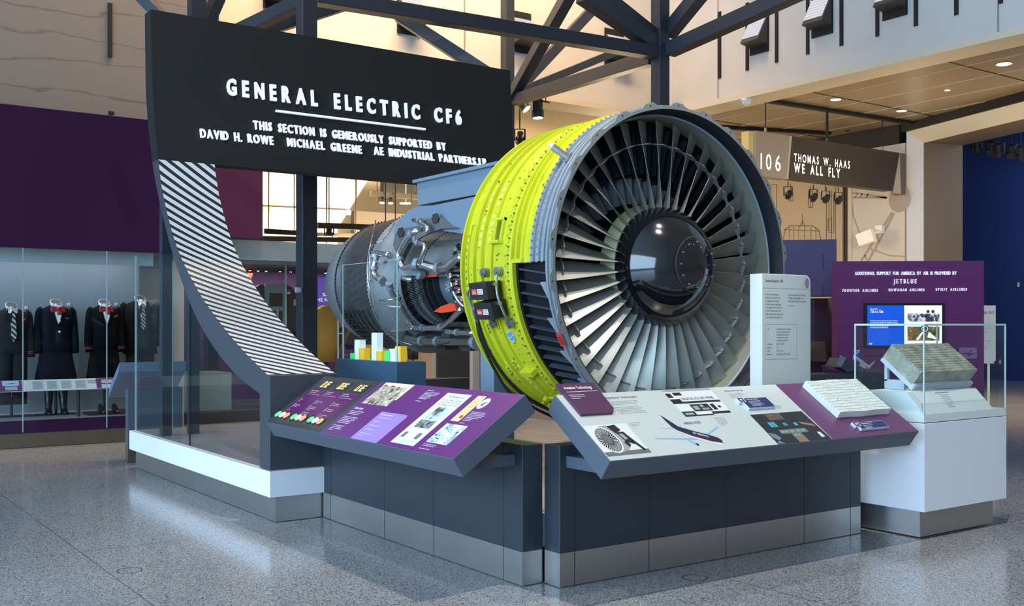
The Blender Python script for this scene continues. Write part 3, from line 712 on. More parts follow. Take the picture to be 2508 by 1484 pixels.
# fly-by-wire photograph
k = B(PHL); pgon(k, AO, AU, AV, [(.842, .326), (1.255, .326), (1.272, .597), (.842, .597)], .0015)
k.m(PHG); rect(k, AO, AU, AV, .842, 1.27, .575, .597, .0018)
k.m(PHD)
for x0, x1, y0, y1 in ((.842, .93, .465, .50), (.842, 1.258, .452, .472), (.842, .95, .326, .375), (1.09, 1.252, .335, .36), (.95, 1.09, .326, .338), (.96, 1.12, .37, .44), (1.135, 1.17, .375, .435), (1.19, 1.215, .395, .415), (.845, .89, .515, .56), (.91, .98, .535, .565)):
    rect(k, AO, AU, AV, x0, x1, y0, y1, .002)
k.m(PHG)
for x0, x1, y0, y1 in ((.975, 1.02, .385, .425), (1.04, 1.10, .38, .40), (1.04, 1.07, .41, .432), (.86, .93, .34, .362)): rect(k, AO, AU, AV, x0, x1, y0, y1, .0022)
k.m(PHD); put_text(k, 'DIGITAL FLY-BY-WIRE', AO, AU, AV, .945, 1.225, .486, .024, .01, lift=.0022)
k.build('printed_photo', t)
# airliner picture
NB = mat('print navy', (.008, .012, .035), .4); LB = mat('print sky blue', (.22, .45, .66), .4); RD = mat('print red', (.42, .03, .02), .4)
k = B(LB)
pgon(k, AO, AU, AV, [(.448, .158), (.455, .150), (.70, .118), (.79, .112), (.79, .128), (.70, .134)], .0015)
pgon(k, AO, AU, AV, [(.862, .150), (.895, .148), (1.030, .212), (1.030, .222)], .0015)
pgon(k, AO, AU, AV, [(.552, .240), (.66, .228), (.66, .238)], .0015); pgon(k, AO, AU, AV, [(.70, .232), (.725, .234), (.746, .258)], .0015)
pgon(k, AO, AU, AV, [(.682, .118), (.70, .120), (.735, .085), (.732, .062), (.705, .070)], .0016)
k.m(NB); pgon(k, AO, AU, AV, [(.648, .356), (.655, .352), (.712, .236), (.672, .214), (.655, .25)], .0018)
body = [(.655, .245), (.70, .246), (.80, .190), (.88, .150), (.935, .117), (.950, .085), (.930, .062), (.860, .088), (.74, .155), (.68, .205)]
pgon(k, AO, AU, AV, body, .002)
k.m(PHL); pgon(k, AO, AU, AV, [(.68, .205), (.74, .155), (.860, .088), (.930, .062), (.928, .046), (.905, .048), (.85, .072), (.73, .140)], .0021)
k.m(RD); pgon(k, AO, AU, AV, [(.69, .198), (.75, .152), (.865, .090), (.945, .066), (.943, .061), (.862, .083), (.745, .148)], .0022); pgon(k, AO, AU, AV, [(.648, .356), (.655, .352), (.664, .334), (.650, .338)], .0022)
k.m(PHD); disc(k, AO, AU, AV, .728, .071, .010, .012, .0022, 14); pgon(k, AO, AU, AV, [(.925, .112), (.945, .098), (.942, .090), (.922, .102)], .0024)
k.m(INKW)
d_ = (AU * .11 - AV * .058).normalized(); e_ = (AU * .02 + AV * .10).normalized(); put_text(k, 'US AIRWAYS', AO + AU * .775 + AV * .170, d_, e_, 0, .105, 0, .017, .02, lift=.0025)
k.build('printed_photo', t)
# cockpit photograph
k = B(mat('photo night', (.010, .011, .014), .35)); pgon(k, AO, AU, AV, [(1.378, .006), (1.900, .006), (1.893, .302), (1.392, .302)], .0015)
TN = mat('photo tan', (.22, .16, .09), .4); CY = mat('photo cyan', (.06, .42, .44), .4); BL2 = mat('photo slate', (.16, .20, .28), .4)
k.m(TN)
for i in range(5):
    for j in range(9): rect(k, AO, AU, AV, 1.52 + j * .016, 1.532 + j * .016, .235 + i * .013, .244 + i * .013, .0018)
rect(k, AO, AU, AV, 1.585, 1.68, .006, .10, .0018); rect(k, AO, AU, AV, 1.50, 1.76, .095, .135, .0018)
k.m(CY)
for x, y, w, h in ((1.47, .165, .02, .05), (1.495, .165, .02, .05), (1.52, .165, .015, .05), (1.60, .17, .012, .03), (1.62, .17, .012, .03), (1.70, .165, .03, .03), (1.51, .105, .03, .022), (1.55, .105, .03, .022), (1.60, .105, .03, .022), (1.66, .105, .03, .022), (1.71, .105, .03, .022), (1.60, .065, .02, .02), (1.64, .065, .02, .02)):
    rect(k, AO, AU, AV, x, x + w, y, y + h, .002)
k.m(BL2); pgon(k, AO, AU, AV, [(1.39, .12), (1.44, .10), (1.46, .06), (1.42, .04), (1.39, .07)], .002); pgon(k, AO, AU, AV, [(1.82, .03), (1.87, .035), (1.86, .09), (1.83, .09)], .002); pgon(k, AO, AU, AV, [(1.38, .01), (1.45, .008), (1.41, .04)], .002)
k.m(PHL); rect(k, AO, AU, AV, 1.83, 1.86, .035, .085, .0022)
k.m(mat('photo brown', (.30, .17, .09), .4)); pgon(k, AO, AU, AV, [(1.76, .20), (1.87, .17), (1.88, .14), (1.77, .175)], .002)
k.build('printed_photo', t)
# raised navy cards
def card(x0, x1, y0, y1, title, lines):
    k = B(mat('card edge', (.55, .62, .72), .4)); rect(k, AO, AU, AV, x0, x1, y0, y1, .001, .017); rect(k, AO, AU, AV, x0 - .03, x0 + .03, y1 - .04, y1 + .004, .001, .020); c = k.build('raised_card', t)
    k = B(NAVYC); rect(k, AO, AU, AV, x0 + .004, x1 - .003, y0 + .003, y1 - .003, .0185); k.build('face', c)
    k = B(PURA); rect(k, AO, AU, AV, x0 - .028, x0 + .02, y1 - .038, y1 + .002, .0215); k.m(INKW); disc(k, AO, AU, AV, x0 - .004, y1 - .018, .009, .009, .022, 10); k.build('corner_badge', c)
    k = B(INKW); put_text(k, title, AO, AU, AV, x0 + .05, x0 + .05 + min(.12, (x1 - x0) * .42), y1 - .022, .010, .02, lift=.0195)
    para(k, lines, AO, AU, AV, x0 + .05, y1 - .040, .0125, .0075, x1 - x0 - .06, .0195, .015); k.build('lettering', c)
card(1.420, 1.672, .346, .452, 'The First "A" in NASA', ['NASA is usually associated with spaceflight,', 'but its first "A" stands for Aeronautics,', 'the science of air travel. NASA conducts', 'aeronautical research and works to improve', 'the safety of air transportation.'])
card(2.255, 2.558, .055, .126, 'Feel the Runway Grooves', ['NASA tested grooved runways to help', 'rain water drain and tires grip', 'when airplanes land in the wet.'])
# raised grooved slab to touch
def grooved(name, o, u, v, n, w, l, h, ng, mtl, parent, rough=.003, slope=0.0):
    rnd = random.Random(3); nx, ny = 30, ng * 12
    vs = []; fs = []
    for j in range(ny + 1):
        for i in range(nx + 1):
            x = w * i / nx; y = l * j / ny; f = (j / 12.0) % 1.0
            z = h + (rnd.random() - .5) * rough
            if min(f, 1 - f) < .05 and 0 < j < ny: z -= .013 * max(1, h / .08)
            wob = .0028 * math.sin(i * .33 + ((j + 5) // 12) * 1.3)
            vs.append(o + u * x + v * (y + wob) + n * z)
    for j in range(ny):
        for i in range(nx): a = j * (nx + 1) + i; fs.append((a, a + 1, a + nx + 2, a + nx + 1))
    base = len(vs); per = [i for i in range(nx + 1)] + [(j) * (nx + 1) + nx for j in range(1, ny + 1)] + [ny * (nx + 1) + i for i in range(nx - 1, -1, -1)] + [j * (nx + 1) for j in range(ny - 1, 0, -1)]
    for p in per:
        q = vs[p] - o; vs.append(o + u * q.dot(u) + v * q.dot(v))
    m_ = len(per); fs += [(per[i], per[(i + 1) % m_], base + (i + 1) % m_, base + i) for i in range(m_)]; fs.append(tuple(base + i for i in range(m_)))
    k = MB(); k.m(mtl); k.add(vs, fs); return k.build(name, parent)
AN = AU.cross(AV)
grooved('touch_slab', AO + AU * 2.165 + AV * .205 + AN * .001, AU, AV, AN, .565, .355, .050, 12, mat('cast white plaster', (.70, .74, .68), .8), t)

# ---- left desk: purple desk with lit buttons
t = thing('reading_rail', 'left-hand navy exhibit bench with slanted purple desk and lit push buttons', 'exhibit bench', (3.71, 6.4, 0))
bench_body(t, 0, 'y', 5.045, 7.78, 3.637, .15, seams=(5.24, 6.06, 6.75, 7.64)); 
k = B(STEEL); k.box(3.634, 3.6365, 6.905, 6.911, .005, .2035); k.build('edge_strip', t)
for a, b_ in ((5.12, 5.21), (7.5, 7.59)): k = B(NAVY2); k.box(3.36, 3.636, a, b_, .707, .775); k.build('bracket', t)
DB = [(3.115, .80), (3.612, 1.141), (3.688, 1.035), (3.183, .692)]
k = B(NAVY2); k.prism(DB, 4.982, 6.721, 'y'); bevel(k.build('desk', t), .002, 1)
k = B(NAVY2); k.prism(DB, 6.723, 7.695, 'y'); bevel(k.build('quiz_desk', t), .002, 1)
BO = Vector((3.115, 7.695, .80)); BU = Vector((0, -1, 0)); BV = Vector((.497, 0, .341)).normalized()
PANB = mat('black control panel', (.035, .040, .044), .35)
k = B(PANB); rect(k, BO, BU, BV, .004, .968, .004, .600, .0008); k.build('control_panel', t)
k = B(PURD); rect(k, BO, BU, BV, .978, 2.708, .006, .600, .0008); k.build('graphic_panel', t)
scr = B(mat('quiz screen', (.05, .008, .06), .3, emit=(.10, .01, .13), estr=.55)); rect(scr, BO, BU, BV, .06, .89, .153, .435, .002); scr = scr.build('quiz_screen', t)
k = B(emis('screen white', (.85, .85, .9), .8))
for i, (x, a, b_) in enumerate(((.094, 'Have you ever missed security', 'screening before a flight?'), (.369, 'How would you react to a', 'request from the crew?'), (.64, 'Which of the following', 'statements do you agree with?'))):
    para(k, [a, b_], BO, BU, BV, x, .412, .020, .012, .20, .003, .03); rect(k, BO, BU, BV, x, x + .21, .372, .3745, .003)
for x, y, ln in ((.125, .297, ['Yes']), (.125, .232, ['No, but I think I may', 'within the year']), (.125, .165, ['No']), (.40, .297, ['I like it. It makes flying', 'feel safer']), (.40, .232, ['It is annoying, but I know', 'it has to be done and I get', 'through it']), (.40, .165, ['I do not. There is a line', 'about it that makes me', 'feel uneasy']), (.685, .297, ['There should be greater', 'screening of carry-on bags']), (.685, .232, ['The security measures we', 'have make flying fairly safe']), (.685, .165, ['I do not agree with any of the', 'above statements'])):
    para(k, ln, BO, BU, BV, x, y, .018, .011, .20, .003, .025)
k.build('lettering', scr)
for mtl, y in ((emis('tick lime', (.7, .8, .2), .8), .29), (emis('tick white', (.8, .8, .85), .8), .225), (emis('tick orange', (.9, .35, .1), .8), .16)):
    k = B(mtl)
    for x in (.098, .374, .66): rect(k, BO, BU, BV, x, x + .008, y - .022, y + .030, .003)
    k.build('answer_mark', scr)
DIG = emis('digit yellow', (1.0, .78, .22), 2.4)
for x, s in ((.155, '0.1%'), (.445, '0.2%'), (.735, '0.1%')):
    k = B(mat('display glass', (.03, .04, .045), .15, spec=.8)); rect(k, BO, BU, BV, x - .03, x + .15, .452, .548, .001, .004); d = k.build('number_display', t)
    k = B(DIG); sx = x
    for ch, a, b_ in ((s[0], 0, .034), (s[2], .044, .070), ('E', .082, .112)):
        # seven-segment figures
        segs = {'0': 'abcdef', '1': 'bc', '2': 'abged', 'E': 'afged'}[ch]
        w = b_ - a; P_ = {'a': (0, .062, w, .072), 'g': (0, .031, w, .041), 'd': (0, 0, w, .010), 'f': (0, .036, .008, .072), 'e': (0, 0, .008, .036), 'b': (w - .008, .036, w, .072), 'c': (w - .008, 0, w, .036)}
        for sg_ in segs: q = P_[sg_]; rect(k, BO, BU, BV, sx + a + q[0], sx + a + q[2], .463 + q[1], .463 + q[3], .0055)
    rect(k, BO, BU, BV, sx + .037, sx + .042, .463, .470, .0055)
    k.build('figures', d)
BG = emis('button green', (.12, 1.0, .30), 1.5); BW = emis('button white', (.85, .9, 1.0), 1.5); BR = emis('button orange', (1.0, .42, .28), 1.3)
for g in (.070, .365, .660):
    for j, (bm_, nm) in enumerate(((BG, 'green'), (BW, 'white'), (BR, 'orange'))):
        x = g + j * .079; c = BO + BU * x + BV * .098; n = BU.cross(BV)
        k = B(PANB); k.cyl(c + n * .001, c + n * .010, .036, 22); bt = k.build('push_button', t, label='lit %s push button' % nm)
        k = B(bm_); k.cyl(c + n * .0102, c + n * .017, .030, 22); k.build('cap', bt)
# purple side graphics
PB1 = photo_mat('photo crowd', ['2a2420', '8c8272', 'b8b29c', 'e6e4dc'], 26, 1.0)
k = B(INKW); rect(k, BO, BU, BV, 1.037, 1.40, .535, .594, .0012); k.m(PB1); rect(k, BO, BU, BV, 1.037, 1.41, .348, .56, .0015); k.m(CREAMP); pgon(k, BO, BU, BV, [(1.40, .594), (1.442, .594), (1.437, .42), (1.41, .42)], .0018); k.m(RD); rect(k, BO, BU, BV, 1.06, 1.10, .555, .568, .0018); rect(k, BO, BU, BV, 1.16, 1.22, .555, .566, .0018)
k.build('printed_photo', t)
k = B(LAV); pgon(k, BO, BU, BV, [(1.43, .006), (1.795, .006), (1.795, .27), (1.785, .287), (1.765, .294), (1.43, .294)], .0012); k.build('text_panel', t)
k = B(INKW); put_text(k, 'Airline Security', BO, BU, BV, 1.032, 1.158, .283, .024, .005, lift=.0015)
k.build('lettering', t); k = B(INKW)
para(k, ['Security measures to protect airliners from hijacking and', 'terrorism began in the 1960s. Security increased to', 'unprecedented levels after September 11, 2001.', '', 'As hijackings increased, passengers and their bags began to be', 'searched in the United States. The screening started with', 'selected passengers and grew to everyone by the early 1970s,', 'and airports added guards and metal detectors and', 'other protective measures to keep passengers safe.', '', 'In response to the attacks, the TSA was created', 'in 2001 to oversee security in all forms of', 'transportation and to screen passengers and bags', 'at U.S. airports.'], BO, BU, BV, 1.027, .258, .0162, .0095, .335, .0015, .012)
k.build('lettering', t); k = B(INKW)
put_text(k, 'In the 1970s, security increased by:', BO, BU, BV, 1.455, 1.62, .262, .012, .02, lift=.0016)
para(k, ['Searching all carry-on bags and screening every flyer', '', 'Adding guards at the airport', '', 'Inspecting baggage and placing air marshals', '', 'Banning weapons and dangerous items', '', 'Establishing procedures to deal with hijackers', 'and bomb threats.'], BO, BU, BV, 1.475, .232, .0205, .009, .29, .0016, .008)
k.build('lettering', t); k = B(INKW)
put_text(k, 'September 11, 2001', BO, BU, BV, 1.672, 1.745, .549, .010, .02, lift=.0015)
para(k, ['On September 11, terrorists hijacked four airliners and flew', 'three into buildings in New York City and the Pentagon.', 'A fourth crashed in Pennsylvania after the passengers', 'fought back against the hijackers on board.', 'Nearly three thousand people died that day.', 'It changed airport security for good.', '', 'Credit: national archives'], BO, BU, BV, 1.669, .530, .0135, .0085, .235, .0015, .01)
k.build('lettering', t); k = B(INKW)
para(k, ['In response to September 11, the Transportation', 'Security Administration (TSA) was created by the', 'Aviation and Transportation Security Act in November', '2001. The TSA took over screening of passengers', 'and bags from private companies. It became', 'part of a new department of', 'homeland security in 2003.', '', 'Courtesy of TSA'], BO, BU, BV, 2.402, .397, .0135, .0085, .18, .0015, .01)
k.build('lettering', t); k = B(INKW)
para(k, ['Some of the items confiscated from passengers', 'at airport checkpoints in the United States.', '', 'Courtesy of the Transportation Security'], BO, BU, BV, 2.288, .072, .0135, .0085, .21, .0015, .01)
k.build('lettering', t)
k = B(mat('newsprint', (.66, .72, .74), .5)); rect(k, BO, BU, BV, 1.93, 2.215, .039, .549, .0012); npg = k.build('newspaper_page', t)
k = B(INKD); put_text(k, 'The Washington Post', BO, BU, BV, 1.983, 2.172, .506, .020, .0, lift=.0016)
for i, s in enumerate(('Terrorists Hijack 4 Airliners;', '2 Destroy World Trade Center,', '1 Hits Pentagon; 4th Crashes')): put_text(k, s, BO, BU, BV, 1.95, 2.20, .472 - i * .0235, .0155, .0, lift=.0016)
k.build('lettering', npg)
k = B(photo_mat('photo smoke', ['2a2a22', '5c5a48', '8fb4c8', 'cfe2ea'], 16, 3.0)); rect(k, BO, BU, BV, 2.01, 2.11, .285, .408, .0015); k.m(mat('photo haze', (.42, .62, .72), .5)); rect(k, BO, BU, BV, 2.11, 2.15, .285, .40, .0014); rect(k, BO, BU, BV, 1.97, 2.01, .285, .36, .0014)
k.m(photo_mat('photo rubble', ['2c2a26', '4d5a58', '7c8f90', 'b5c4c4'], 40, 5.0)); rect(k, BO, BU, BV, 1.985, 2.165, .20, .275, .0015)
k.m(PHM); rect(k, BO, BU, BV, 1.965, 2.005, .098, .15, .0015); rect(k, BO, BU, BV, 2.125, 2.17, .098, .155, .0015)
k.build('printed_photo', npg)
k = B(mat('newsprint text', (.42, .46, .48), .6))
for c0 in (1.94, 2.01, 2.08, 2.15):
    for r_ in range(9):
        y = .045 + r_ * .006 if c0 != 1.94 else .045 + r_ * .0055
        rect(k, BO, BU, BV, c0, c0 + .058, y, y + .003, .0014)
for r_ in range(10): rect(k, BO, BU, BV, 2.16, 2.205, .30 + r_ * .0095, .304 + r_ * .0095, .0014); rect(k, BO, BU, BV, 1.938, 1.965, .30 + r_ * .0095, .304 + r_ * .0095, .0014)
k.build('column_text', npg)
k = B(CREAMP); rect(k, BO, BU, BV, 2.286, 2.377, .30, .550, .0012); dc = k.build('document', t)
k = B(mat('document ink', (.42, .30, .10), .6))
for r_ in range(18): rect(k, BO, BU, BV, 2.297, 2.366, .335 + r_ * .0105, .3385 + r_ * .0105, .0015)
k.m(RD); disc(k, BO, BU, BV, 2.352, .345, .014, .016, .0017, 14); disc(k, BO, BU, BV, 2.342, .538, .006, .006, .0017, 10); k.build('print', dc)
k = B(INKW); disc(k, BO, BU, BV, 2.425, .483, .046, .053, .0018, 36); sl_ = k.build('seal', t)
SB = mat('seal blue', (.02, .09, .30), .5)
k = B(SB); disc(k, BO, BU, BV, 2.425, .483, .044, .051, .0021, 36, r0=.95)
pgon(k, BO, BU, BV, [(2.398, .495), (2.412, .482), (2.420, .500), (2.428, .484), (2.445, .505), (2.452, .494), (2.437, .470), (2.444, .455), (2.428, .462), (2.418, .452), (2.414, .468)], .0022)
k.m(RD); disc(k, BO, BU, BV, 2.425, .483, .039, .046, .0021, 36, r0=.96); k.m(INKW); pgon(k, BO, BU, BV, [(2.418, .488), (2.426, .478), (2.432, .490), (2.425, .470)], .0024)
k.build('emblem', sl_)
k = B(INKW); rect(k, BO, BU, BV, 2.287, 2.521, .094, .272, .0012); k.m(photo_mat('photo sharp items', ['5c8890', '9cc0c4', 'dcebe8', 'f2f6f4'], 17, 8.0)); rect(k, BO, BU, BV, 2.289, 2.519, .096, .270, .0015)
rd_ = random.Random(5)
for i in range(26):
    k.m(rd_.choice([RD, NB, PHD, CREAMP, PHM, SB])); x, y = 2.295 + rd_.random() * .19, .10 + rd_.random() * .15; rect(k, BO, BU, BV, x, x + .006 + rd_.random() * .02, y, y + .003 + rd_.random() * .006, .0018)
k.build('printed_photo', t)
# ================================================================== the turbofan engine
EX, EZ = 5.487, 1.985
eng = thing('turbofan_engine', 'large turbofan engine with lime yellow fan case, grey fan blades and black spinner', 'engine', (EX, 8.0, .412))
LIME = mat('lime primer', (0.50, 0.51, 0.018), 0.32, spec=0.6, noise=0.05, nscale=6)
GREYM = mat('grey alloy', (0.27, 0.31, 0.35), 0.42, metal=0.35, noise=0.08, nscale=8)
FLG = mat('flange grey', (0.20, 0.225, 0.225), 0.45, metal=0.3)
NAVYL = mat('inlet liner navy', (0.007, 0.009, 0.014), 0.55, spec=0.25)
ABR = mat('fan track tan', (0.16, 0.165, 0.125), 0.8, noise=0.15, nscale=120)
TI = mat('fan blade titanium', (0.36, 0.37, 0.335), 0.45, metal=0.55, noise=0.06, nscale=10)
CRM = mat('hub cream', (0.50, 0.47, 0.28), 0.5)
SPIN = mat('spinner black gloss', (0.004, 0.005, 0.007), 0.09, spec=0.7, coat=0.3)
CORE = mat('core casing grey', (0.20, 0.215, 0.225), 0.5, metal=0.25, noise=0.10, nscale=7)
CORED = mat('turbine casing dark', (0.075, 0.078, 0.082), 0.42, metal=0.5, noise=0.2, nscale=14)
NOZ = mat('nozzle grey', (0.15, 0.17, 0.18), 0.5, noise=0.05, nscale=5)
CHR = mat('polished tube', (0.58, 0.58, 0.57), 0.22, metal=0.95)
OLIVE = mat('olive stud', (.15, .17, .02), .45)
BOLT = mat('dark bolt', (0.05, 0.05, 0.05), 0.4, metal=0.6)
ORNG = mat('orange cover', (0.80, 0.06, 0.01), 0.6, emit=(.9, .05, .01), estr=.05)
def rp(a, r, y): return (EX + r * math.cos(a), y, EZ + r * math.sin(a))
def lathe(mb, prof, n=96, matf=None, skip=None, lobes=None):
    """prof: list of (y, r); matf(y)->material; skip(y, angle)->bool leaves an opening"""
    base = len(mb.v)
    vs = [rp(2 * PI * i / n, r, y) for y, r in prof for i in range(n)]
    mb.v += [tuple(mb.M @ Vector(p)) for p in vs]
    for j in range(len(prof) - 1):
        ym = (prof[j][0] + prof[j + 1][0]) / 2
        if matf: mb.m(matf(ym, j))
        for i in range(n):
            a = 2 * PI * (i + .5) / n
            if skip and skip(ym, a): continue
            q = (i + 1) % n
            mb.f.append((base + j * n + i, base + j * n + q, base + (j + 1) * n + q, base + (j + 1) * n + i)); mb.mi.append(mb.cur); mb.sm.append(mb.smooth)
def saddle(mb, a0, a1, y0, y1, r0, r1, n=6):
    A = [math.radians(a0 + (a1 - a0) * i / n) for i in range(n + 1)]
    vs = []
    for a in A: vs += [rp(a, r0, y0), rp(a, r1, y0), rp(a, r1, y1), rp(a, r0, y1)]
    fs = [(0, 1, 2, 3), tuple(4 * n + i for i in (3, 2, 1, 0))]
    for i in range(n):
        o = 4 * i
        fs += [(o + j, o + 4 + j, o + 4 + (j + 1) % 4, o + (j + 1) % 4) for j in range(4)]
    mb.add(vs, fs)
CUT0, CUT1 = math.radians(180), math.radians(262)
def cut(y, a): return 5.724 < y < 6.082 and CUT0 < a < CUT1
Pg = [(5.661, 1.150), (5.661, 1.168), (5.68, 1.168), (5.682, 1.186), (5.70, 1.186), (5.702, 1.166), (5.724, 1.166), (5.726, 1.183), (5.742, 1.183), (5.744, 1.160), (5.79, 1.160), (5.792, 1.176), (5.806, 1.176), (5.808, 1.160), (5.852, 1.160), (5.854, 1.180), (5.882, 1.180)]
Py = [(5.883, 1.180), (5.884, 1.164), (5.98, 1.164), (5.982, 1.178), (5.997, 1.178), (5.999, 1.158), (6.042, 1.158), (6.044, 1.186), (6.054, 1.186), (6.056, 1.160), (6.082, 1.160), (6.104, 1.160), (6.106, 1.184), (6.120, 1.184), (6.122, 1.166), (6.142, 1.172), (6.205, 1.172), (6.208, 1.166), (6.228, 1.164), (6.36, 1.164), (6.362, 1.182), (6.376, 1.182), (6.378, 1.158), (6.49, 1.158), (6.492, 1.186), (6.508, 1.186), (6.51, 1.158), (6.598, 1.158), (6.60, 1.184), (6.618, 1.184), (6.62, 1.160), (6.70, 1.156), (6.702, 1.150), (6.768, 1.148), (6.77, 1.178), (6.79, 1.178), (6.791, 1.125), (6.70, 1.118)]
b = MB(); b.smooth = False
SPL = [p for p in Pg]
prof = Pg + Py
# closer rows where the window is cut
lathe(b, prof, 180, lambda y, j: GREYM if y < 5.8825 else LIME, cut)
b.m(DARKIN); lathe(b, [(5.96, 1.112), (6.082, 1.112), (6.69, 1.112)], 96, None, cut)
# rows of bolts and rivet discs that belong to the case
def studs(mb, y, r, n, rad, h, mtl, ph=0.0, skipcut=True, k=6, a0=0, a1=2 * PI):
    mb.m(mtl)
    for i in range(n):
        a = ph + a0 + (a1 - a0) * i / n
        if a % (2 * PI) > CUT0 and a % (2 * PI) < CUT1 and 5.72 < y < 6.09 and skipcut: continue
        if math.sin(a) < -.92 or (math.cos(a) > .55): continue
        mb.cyl(rp(a, r - .003, y), rp(a, r + h, y), rad, k)
studs(b, 5.868, 1.180, 150, .009, .012, GREYM)
studs(b, 5.715, 1.166, 110, .006, .007, FLG)
studs(b, 5.768, 1.160, 120, .010, .004, FLG, k=8)
studs(b, 5.83, 1.160, 140, .007, .006, FLG)
studs(b, 6.158, 1.172, 120, .0075, .012, OLIVE); studs(b, 6.172, 1.172, 120, .011, .005, LIME, .02, k=8); studs(b, 6.194, 1.172, 100, .008, .010, LIME, .01)
studs(b, 6.02, 1.158, 120, .0035, .004, OLIVE)
studs(b, 6.09, 1.160, 100, .0035, .004, OLIVE)
studs(b, 6.735, 1.149, 70, .007, .006, LIME)
for a0, a1 in ((112, 134), (146, 158), (160, 172), (196, 203), (216, 240)):
    m_ = max(2, int((a1 - a0) / 3.0))
    for y in (6.435, 6.555):
        for i in range(m_):
            a = math.radians(a0 + (a1 - a0) * (i + .5) / m_ + (1.0 if y > 6.5 else 0)); b.m(mat('pale lime disc', (.62, .70, .14), .4)); b.cyl(rp(a, 1.156, y), rp(a, 1.1625, y), .021, 14)
# dark lightening holes and small flats along the rear flange
b.m(mat('hole dark olive', (.03, .035, .004), .7))
for i in range(9):
    a = math.radians(168 + i * 2.7); b.cyl(rp(a, 1.147, 6.735), rp(a, 1.1515, 6.735), .016, 12)
rnd = random.Random(2)
for i in range(150):
    a = math.radians(rnd.uniform(95, 262)); y = rnd.choice([5.93, 6.29, 6.31, 6.65, 6.42, 6.57]); b.m(LIME if rnd.random() < .7 else OLIVE)
    if cut(y, a): continue
    b.cyl(rp(a, 1.155, y), rp(a, 1.172, y), .0055, 6)
b.m(LIME)
for a, y, w, h in ((201, 6.40, .03, .07), (203, 6.56, .03, .09), (219, 6.45, .035, .06), (222, 6.58, .03, .05), (236, 6.3, .03, .05)):
    a = math.radians(a)
    for d in (-1, 0, 1): b.cyl(rp(a + d * .022, 1.155, y), rp(a + d * .022, 1.182, y), .013, 8)
fc = b.build('fan_case', eng)
# access frame, brackets on the case
k = B(LIME); saddle(k, 163, 172.5, 6.255, 6.275, 1.158, 1.185); saddle(k, 163, 172.5, 6.335, 6.355, 1.158, 1.185); saddle(k, 163, 164, 6.255, 6.355, 1.158, 1.19); saddle(k, 171.6, 172.6, 6.245, 6.365, 1.158, 1.215)
k.m(mat('port dark', (.10, .12, .005), .6)); saddle(k, 164.2, 171.4, 6.276, 6.334, 1.1585, 1.166); k.build('port_frame', fc)
k = B(LIME); saddle(k, 222, 236, 6.25, 6.275, 1.158, 1.185); saddle(k, 222, 236, 6.33, 6.35, 1.158, 1.185); saddle(k, 220.5, 222.5, 6.22, 6.37, 1.158, 1.22); saddle(k, 236, 238, 6.25, 6.35, 1.158, 1.2); k.build('port_frame', fc)
k = B(LIME)
for a in range(238, 262, 3):
    saddle(k, a, a + 1.6, 6.42, 6.47, 1.158, 1.20)
    k.cyl(rp(math.radians(a + 2), 1.158, 6.50), rp(math.radians(a + 2), 1.21, 6.50), .012, 8)
k.build('pipe_clip_row', fc)
k = B(LIME)          # side mounting plate with a straight rear edge
saddle(k, 164, 195, 6.70, 6.715, 1.150, 1.168, 10); saddle(k, 161, 164, 6.62, 6.70, 1.158, 1.166); saddle(k, 195, 199, 6.62, 6.70, 1.158, 1.166); k.build('side_plate', fc)
k = B(LIME)          # edge frame of the cut window
saddle(k, 180, 262, 6.083, 6.104, 1.10, 1.190, 30); saddle(k, 178.6, 180, 5.98, 6.10, 1.10, 1.188, 2); k.build('window_frame', fc)
k = B(DARKIN); saddle(k, 180, 262, 6.058, 6.0825, 1.09, 1.158, 30); saddle(k, 178.7, 180, 5.72, 5.979, 1.10, 1.159, 2); k.build('window_seal', fc)
# scalloped front flange
n = 26 * 16
b = MB(); b.m(FLG)
def lob(a):
    t = (a * 26 / (2 * PI)) % 1.0
    s = min(1, max(0, (.5 - abs(t - .5)) * 5 - .9)); s = s * s * (3 - 2 * s)
    return 1.174 + .027 * s + (.004 * math.sin(a * 26 * 6) if 1.45 < a < 1.80 else 0)
A = [2 * PI * i / n for i in range(n)]
vs = [rp(a, 1.150, 5.634) for a in A] + [rp(a, lob(a), 5.634) for a in A] + [rp(a, lob(a), 5.646) for a in A] + [rp(a, 1.150, 5.662) for a in A]
fs = []
for j in range(3): fs += [(j * n + i, j * n + (i + 1) % n, (j + 1) * n + (i + 1) % n, (j + 1) * n + i) for i in range(n)]
b.add(vs, fs)
b.m(BOLT)
for i in range(26):
    a = 2 * PI * (i + .5) / 26; b.cyl(rp(a, 1.181, 5.632), rp(a, 1.181, 5.635), .006, 8)
b.build('front_flange', eng)
k = B(NAVYL, True); lathe(k, [(5.632, 1.151), (5.634, 1.146), (5.75, 1.128)], 128); k.smooth = False
k.m(BOLT)
for i in range(44):
    a = 2 * PI * i / 44
    for y, r in ((5.66, 1.142), (5.725, 1.131)): k.cyl(rp(a, r + .002, y), rp(a, r - .004, y), .006, 6)
k.build('inlet_lip', eng)
k = B(mat('lip edge', (.16, .22, .28), .4), True); lathe(k, [(5.75, 1.128), (5.752, 1.118), (5.758, 1.116)], 128); k.build('lip_edge', eng)
k = B(ABR, True); lathe(k, [(5.758, 1.116), (5.82, 1.112), (5.96, 1.112)], 180, None, lambda y, a: CUT0 < a < CUT1); k.smooth = False; k.m(DARKIN); saddle(k, 180, 262, 5.762, 6.08, 1.105, 1.1065, 40); k.build('fan_track', eng)
